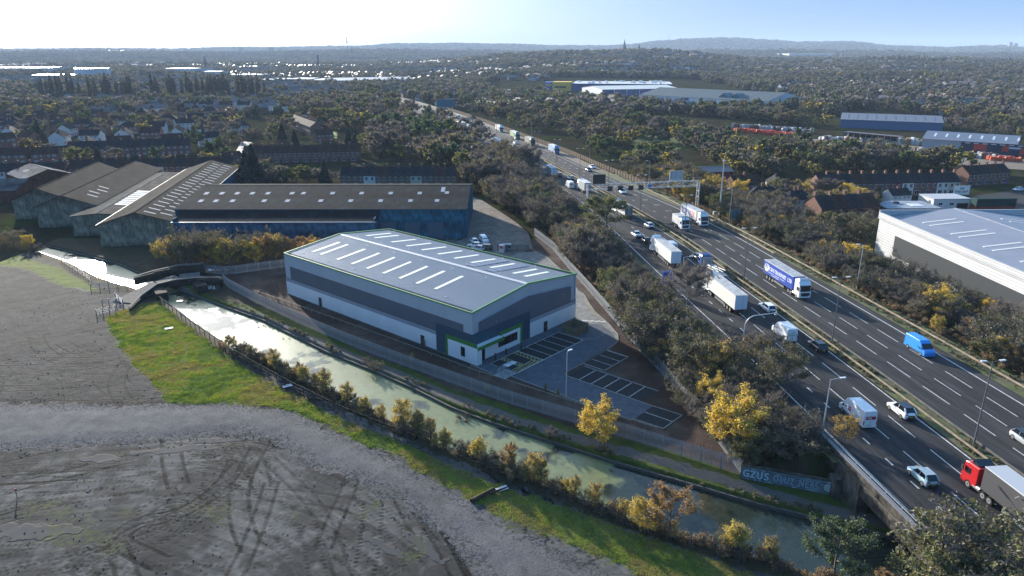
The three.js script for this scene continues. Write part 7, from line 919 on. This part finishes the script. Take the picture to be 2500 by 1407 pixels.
wood([[-116.7,-291.5], [-93.9,-294.3], [-70.0,-294.3], [-19.9,-285.0], [-20.5,-294.3], [-71.5,-301.2], [-97.5,-306.3], [-119.1,-317.1]], 34, { bareM: 3, oliveM: 2, goldM: 2, greenM: 1 }, [4, 8], 4, 'in the gardens between the blue shed and the terraces');
wood([[-236.8,-328.5], [-487.0,-693.9], [-246.3,-719.9], [-148.7,-459.1], [-123.1,-328.5], [-176.9,-322.7]], 105, { bareM: 5, oliveM: 3, goldM: 1.5, greenM: 2, conifer: 1 }, [6, 12], 7, 'in the gardens of the hazy estate');
wood([[-48.8,-725.3], [-22.7,-810.6], [23.6,-846.0], [82.6,-736.4], [122.5,-704.1], [99.7,-569.9], [49.0,-508.7], [13.7,-482.6], [-16.9,-598.5]], 120, { oliveM: 5, bareM: 4, goldM: 2, greenM: 1.5 }, [6, 11], 6, 'in the scrubland beyond the noise fence');
wood([[33.1,-448.1], [23.0,-508.7], [99.7,-569.9], [147.0,-470.6], [120.2,-396.6], [102.0,-396.6], [79.0,-448.1], [61.2,-396.6], [79.3,-353.9], [78.0,-306.3], [56.8,-317.1], [48.2,-365.2]], 110, { oliveM: 4, bareM: 5, goldM: 2.5, greenM: 1.2 }, [6, 11], 5, 'in the mixed wood by the meadow');
wood([[86.3,-340.8], [99.6,-386.6], [144.5,-437.6], [170.0,-396.6], [205.4,-353.9], [214.2,-322.7], [191.1,-314.9], [155.7,-317.1], [124.1,-306.3], [97.5,-306.3]], 110, { goldM: 3, oliveM: 4, bareM: 4, greenM: 1 }, [6, 12], 4.5, 'in the yellow wood before the terraces');
wood([[122.5,-704.1], [229.0,-626.0], [235.8,-514.2], [258.3,-459.1], [260.2,-482.6], [181.1,-583.9], [128.0,-736.4]].map(p => p), 90, { goldM: 3, oliveM: 5, bareM: 2, greenM: 1 }, [6, 11], 5, 'in the belt below the grey store');
wood([[289.0,-736.4], [334.4,-736.4], [424.1,-656.0], [408.5,-569.9], [365.9,-508.7], [374.4,-598.5], [335.9,-704.1], [250.2,-626.0]], 70, { goldM: 3, oliveM: 4, bareM: 3, greenM: 1 }, [7, 12], 6, 'in the belt behind the works shed');
wood([[268.3,-736.4], [536.7,-1490.3], [1133.2,-1611.9], [477.9,-669.7], [433.5,-736.4]], 120, { bareM: 6, oliveM: 3, goldM: 1, conifer: 0.8 }, [8, 15], 12, 'among the distant estate houses');
wood([[71.6,-224.8], [84.0,-261.6], [114.7,-269.5], [130.9,-254.1], [101.0,-192.1], [87.9,-196.6], [79.6,-206.1]], 55, { bare: 5, olive: 3, gold: 1.5, russet: 1 }, [5, 9], 3.4, 'behind the motorway verge beside the houses');
wood([[308.6,-514.2], [355.6,-583.9], [408.5,-569.9], [316.5,-437.6], [312.7,-470.6]], 34, { bareM: 6, oliveM: 2, goldM: 1 }, [6, 11], 6, 'on the waste ground behind the merchant shed');
wood([[-61.5,-846.0], [-30.7,-917.9], [44.5,-884.5], [86.2,-810.6], [78.4,-736.4], [23.4,-838.6], [-49.5,-736.4]], 60, { oliveM: 4, bareM: 4, goldM: 1.5, greenM: 2 }, [6, 11], 8, 'in the belt before the store car park');
wood([[-504.7,-719.9], [-566.8,-810.6], [-276.6,-824.4], [-231.2,-736.4], [-234.3,-684.1]], 60, { oliveM: 3, bareM: 5, goldM: 1.5, greenM: 1 }, [6, 10], 9, 'at the foot of the poplar row');
for (let i = 0; i < 64; i++) { const f = i / 64, a = [-536.9,-831.4], b = [-286.2,-861.0]; const x = mix(a[0], b[0], f) + rr(-5, 5), z = mix(a[1], b[1], f) + rr(-14, 14); tree('poplar', x, z, rr(23, 33), 'tall thin poplar in the long hazy row beyond the estate', 'poplars in the hazy row', rr(0.9, 1.3)); }
for (let i = 0; i < 9; i++) { const a = [957.4,-1925.2], b = [1119.7,-2002.9]; tree('poplar', mix(a[0], b[0], i / 9), mix(a[1], b[1], i / 9), rr(20, 26), 'slim poplar in the short group under the right-hand hills', 'poplars under the hills', 1.3); }
plantTrees();
// hedge of bramble and dead reeds along the canal, and weeds in the central reservation
{
  const reed = new Soup(); for (let i = 0; i < 40; i++) { const x = gs() * 0.5, z = gs() * 0.5, h = rr(0.5, 1.5), w = 0.02, k = tone(pick([[0.16, 0.10, 0.05], [0.20, 0.13, 0.06], [0.11, 0.085, 0.04]])); reed.tri([x - w, 0, z], [x + w, 0, z], [x + gs() * 0.3, h, z + gs() * 0.3], k); } for (let i = 0; i < 50; i++) leafAt(reed, gs() * 0.6, rr(0.1, 1.1), gs() * 0.6, 0.14, tone(pick(mixPal(PAL.brown, PAL.russet))));
  const pts = []; for (const [x, z] of walk(CANAL_L.slice(7), 0.32)) for (let k = 0; k < 2; k++) pts.push([x + rr(-1.9, 0.15), z + rr(-0.2, 1.7)]);
  const ok = pts.filter(([x, z]) => field('canal', x, z) > 0.1 && x > -56 && noise(x * 0.35, z * 0.35) > 0.22 + 0.3 * rnd()); let i = 0; const g = scatter('undergrowth', reed.geo(), leafM, ok.length, () => i < ok.length ? ok[i++] : null, ([x, z]) => place(x, groundY(x, z) - 0.05, z, rr(0.6, 1.35), rr(0.3, 0.8) + 1.1 * noise(x * 0.5 + 9, z * 0.5))); g.userData.label = 'brown bramble and dead reeds along the canal bank'; g.userData.category = 'undergrowth';
  const weed = new Soup(); for (let q = 0; q < 46; q++) leafAt(weed, gs() * 0.5, rr(0, 0.45), gs() * 0.5, 0.16, tone(pick(mixPal(PAL.olive, PAL.brown)))); const wg = weed.geo();
  const m = scatter('weeds', wg, leafM, 2600, () => { const s = rr(2, 330), o = rnd() < 0.6 ? rr(-1.7, 0.7) : rr(17.6, 21), p = road(s, o); return fbm(s * 0.2, o * 0.4, 3) > 0.42 ? [p[0], RY + 0.05, p[1]] : null; }, ([x, y, z]) => place(x, y, z, rr(0.5, 1.1), rr(0.4, 1.3))); m.userData.label = 'scruffy weeds along the central reservation and verge'; m.userData.category = 'weeds';
  const bank = walk(CANAL_R.slice(7, 20), 0.5).map(([x, z]) => [x + rr(0.1, 1.4), z - rr(0.1, 1.2)]); let j = 0; const b = scatter('weeds', wg, leafM, bank.length, () => { while (j < bank.length) { const p = bank[j++]; if (noise(p[0] * 0.3, p[1] * 0.3) > 0.45) return p; } return null; }, ([x, z]) => place(x, groundY(x, z), z, rr(0.5, 1.2), rr(0.5, 1.6))); b.userData.label = 'green weeds on the towpath edge of the canal'; b.userData.category = 'weeds';
  // undergrowth below the embankment trees
  const under = scatter('undergrowth', reed.geo(), leafM, 2600, () => { const z = rr(-300, -84), s = roadS(z), o = rnd() < 0.5 ? leftEdge(s) - rr(2.5, 16) : rr(21.5, 42), p = road(s, o); for (const k of KEEP) if (inside(k.p, p[0], p[1])) return null; return p; }, ([x, z]) => place(x, groundY(x, z) - 0.05, z, rr(0.9, 1.8), rr(0.5, 1.1))); under.userData.label = 'dead brown undergrowth below the motorway trees'; under.userData.category = 'undergrowth';
}
// the wooded, built-up plain to the horizon: nobody could count it
{
  const far = [PAL.bare, mixPal(PAL.brown, PAL.olive), mixPal(PAL.green, PAL.conifer)].map(p => { const S = new Soup(); for (let i = 0; i < 150; i++) { const a = rnd() * 6.28, b = Math.acos(rr(-0.5, 1)), r = Math.cbrt(rnd()); leafAt(S, Math.sin(b) * Math.cos(a) * r * 5, 4.5 + Math.cos(b) * r * 5, Math.sin(b) * Math.sin(a) * r * 5, 2.1 * rr(0.5, 1.2), tone(pick(p).map(c => c * 0.66))); } return S.geo(); });
  const spot = (r0, r1) => { const a = rr(-41, 41) * PI / 180, r = Math.sqrt(mix(r0 * r0, r1 * r1, rnd())); return [Math.sin(a) * r, -Math.cos(a) * r]; };
  const lab = (o, l, c) => { o.userData.label = l; o.userData.category = c; };
  const clear = (x, z) => { if (!roadClear(x, z, 4)) return false; for (const k of KEEP) if (x > k.b[0] && x < k.b[1] && z > k.b[2] && z < k.b[3] && inside(k.p, x, z)) return false; for (const h of houseSpots) if (Math.abs(x - h[0]) < 9 && Math.abs(z - h[1]) < 9) return false; return true; };
  far.forEach((g, k) => {
    lab(scatter('woodland', g, leafM, [6500, 8000, 3000][k], () => { const [x, z] = spot(640, 2100); return fbm(x / 90, z / 90, 3) > 0.44 && (fbm(x / 260 + 7, z / 260, 3) < 0.44 || rnd() < 0.35) && clear(x, z) ? [x, z] : null; }, ([x, z]) => place(x, groundY(x, z) - 0.5, z, rr(0.6, 1.25), rr(0.6, 1.35))), ['grey-brown far woods across the plain', 'olive and brown far woods across the plain', 'dark evergreen specks across the plain'][k], 'woodland');
    lab(scatter('woodland', g, leafM, [5500, 7000, 3000][k], () => { const [x, z] = spot(2000, 5400); return fbm(x / 160, z / 160, 3) > 0.45 && (fbm(x / 260 + 7, z / 260, 3) < 0.44 || rnd() < 0.4) ? [x, z] : null; }, ([x, z]) => place(x, groundY(x, z) - 1, z, rr(1, 2.6), rr(0.8, 1.6))), ['grey-brown woods below the hills', 'olive woods below the hills', 'dark woods below the hills'][k], 'woodland');
    lab(scatter('woodland', g, leafM, 4500, () => spot(5200, 10500), ([x, z]) => place(x, groundY(x, z) - 3, z, rr(2.5, 7), rr(1.2, 2.6))), ['pale woods on the horizon hills', 'olive woods on the horizon hills', 'dark woods on the horizon hills'][k], 'woodland');
  });
  const hg = join([bx(9, 5, 8, 0, 2.5, 0)]), rg = join(pitched(9.4, 8, 5, 8));
  const hs = []; let guard = 0; while (hs.length < 13000 && guard++ < 260000) { const [x, z] = spot(700, 3600); if (fbm(x / 260 + 7, z / 260, 3) > 0.42 && clear(x, z)) hs.push([x, z, Math.round(fbm(x / 300, z / 300, 2) * 8) * 0.7]); }
  for (const [geo, mat, cols, n, l] of [[hg, std(1, 1, 1, 0.85), [[0.17, 0.09, 0.065], [0.6, 0.6, 0.6], [0.20, 0.11, 0.08], [0.62, 0.6, 0.57]], 'house_walls', 'brick and white house walls scattered across the far plain'], [rg, std(1, 1, 1, 0.6), [[0.10, 0.075, 0.065], [0.085, 0.085, 0.095], [0.12, 0.10, 0.10]], 'house_roofs', 'dark house roofs scattered across the far plain']]) { let i = 0; seed = 4242; lab(scatter(n, geo, mat, hs.length, () => i < hs.length ? hs[i++] : null, ([x, z, a]) => M4.compose(V3(x, groundY(x, z), z), Q4.setFromEuler(E3.set(0, a, 0)), V3(1.1, 1, 1)), cols), l, 'housing'); }
}
{ // landmarks on the skyline
  const at = (deg, r) => [Math.sin(deg * PI / 180) * r, -Math.cos(deg * PI / 180) * r], dk = std(0.10, 0.10, 0.11, 0.9);
  for (const [deg, r, h, l] of [[8.5, 2700, 42, 'dark church spire on the wooded hill'], [9.6, 2720, 26, 'smaller second spire on the wooded hill'], [-22.4, 2100, 34, 'thin church spire in the left haze']]) { const [x, z] = at(deg, r), t = thing('church', l, 'church', [x, groundY(x, z), z], 0.4); mesh('nave', join([bx(14, 10, 34, 0, 5, -18), prof([[-7.5, 10], [7.5, 10], [0, 17]], 34, 'z').translate(0, 0, -18)]), dk, t); mesh('tower', bx(8, h * 0.5, 8, 0, h * 0.25, 3), dk, t); mesh('spire', put(flat(new THREE.ConeGeometry(4.6, h * 0.62, 8)), 0, h * 0.8, 3), dk, t); }
  for (const [deg, r, w, h, n, l] of [[-34.9, 6500, 34, 70, 1, 'pale tower block alone in the far left haze'], [-19.9, 5600, 26, 44, 1, 'dark tower block on the left skyline'], [-17.8, 5400, 30, 36, 2, 'stepped pale tower on the skyline beside a lower one'], [-17.2, 5420, 26, 26, 1, 'lower pale block next to the stepped tower'], [-23.4, 5600, 40, 16, 1, 'long flat block on the left skyline'], [33.6, 8600, 30, 52, 1, 'first of two tower blocks on the right skyline'], [33.9, 8600, 26, 46, 1, 'second of two tower blocks on the right skyline']]) { const [x, z] = at(deg, r), t = thing('tower_block', l, 'tower', [x, groundY(x, z), z]); mesh('wall', bx(w, h, w * 0.7, 0, h / 2, 0), std(0.3, 0.31, 0.33, 0.8), t); mesh('roof_plant', bx(w * 0.4, 5, w * 0.3, 0, h + 2.5, 0), dk, t); }
  for (const [deg, r, h, l] of [[-12.4, 4300, 110, 'tall thin mast rising over the distant plain'], [11.8, 9100, 90, 'relay mast on the highest hilltop'], [11.2, 9150, 60, 'shorter mast beside the hilltop relay'], [-12.1, 3300, 70, 'thin pylon below the tall mast']]) { const [x, z] = at(deg, r), t = thing('mast', l, 'mast', [x, groundY(x, z), z]); mesh('shaft', cy(h * 0.02, h * 0.008, h, 0, h / 2, 0, 5), dk, t); mesh('antenna', join([bx(h * 0.05, h * 0.1, h * 0.05, 0, h * 0.72, 0), bx(h * 0.04, h * 0.06, h * 0.04, 0, h * 0.9, 0)]), dk, t); }
  { const [x, z] = at(-14.6, 2100), t = thing('factory_chimney', 'dark round factory chimney in the left haze', 'chimney', [x, groundY(x, z), z]); mesh('shaft', cy(3.2, 2.4, 38, 0, 19, 0, 10), dk, t); mesh('rim', cy(3, 3, 2, 0, 38, 0, 10), dk, t); }
}
console.log('trees', nTrees);
renderer.render(scene, camera);
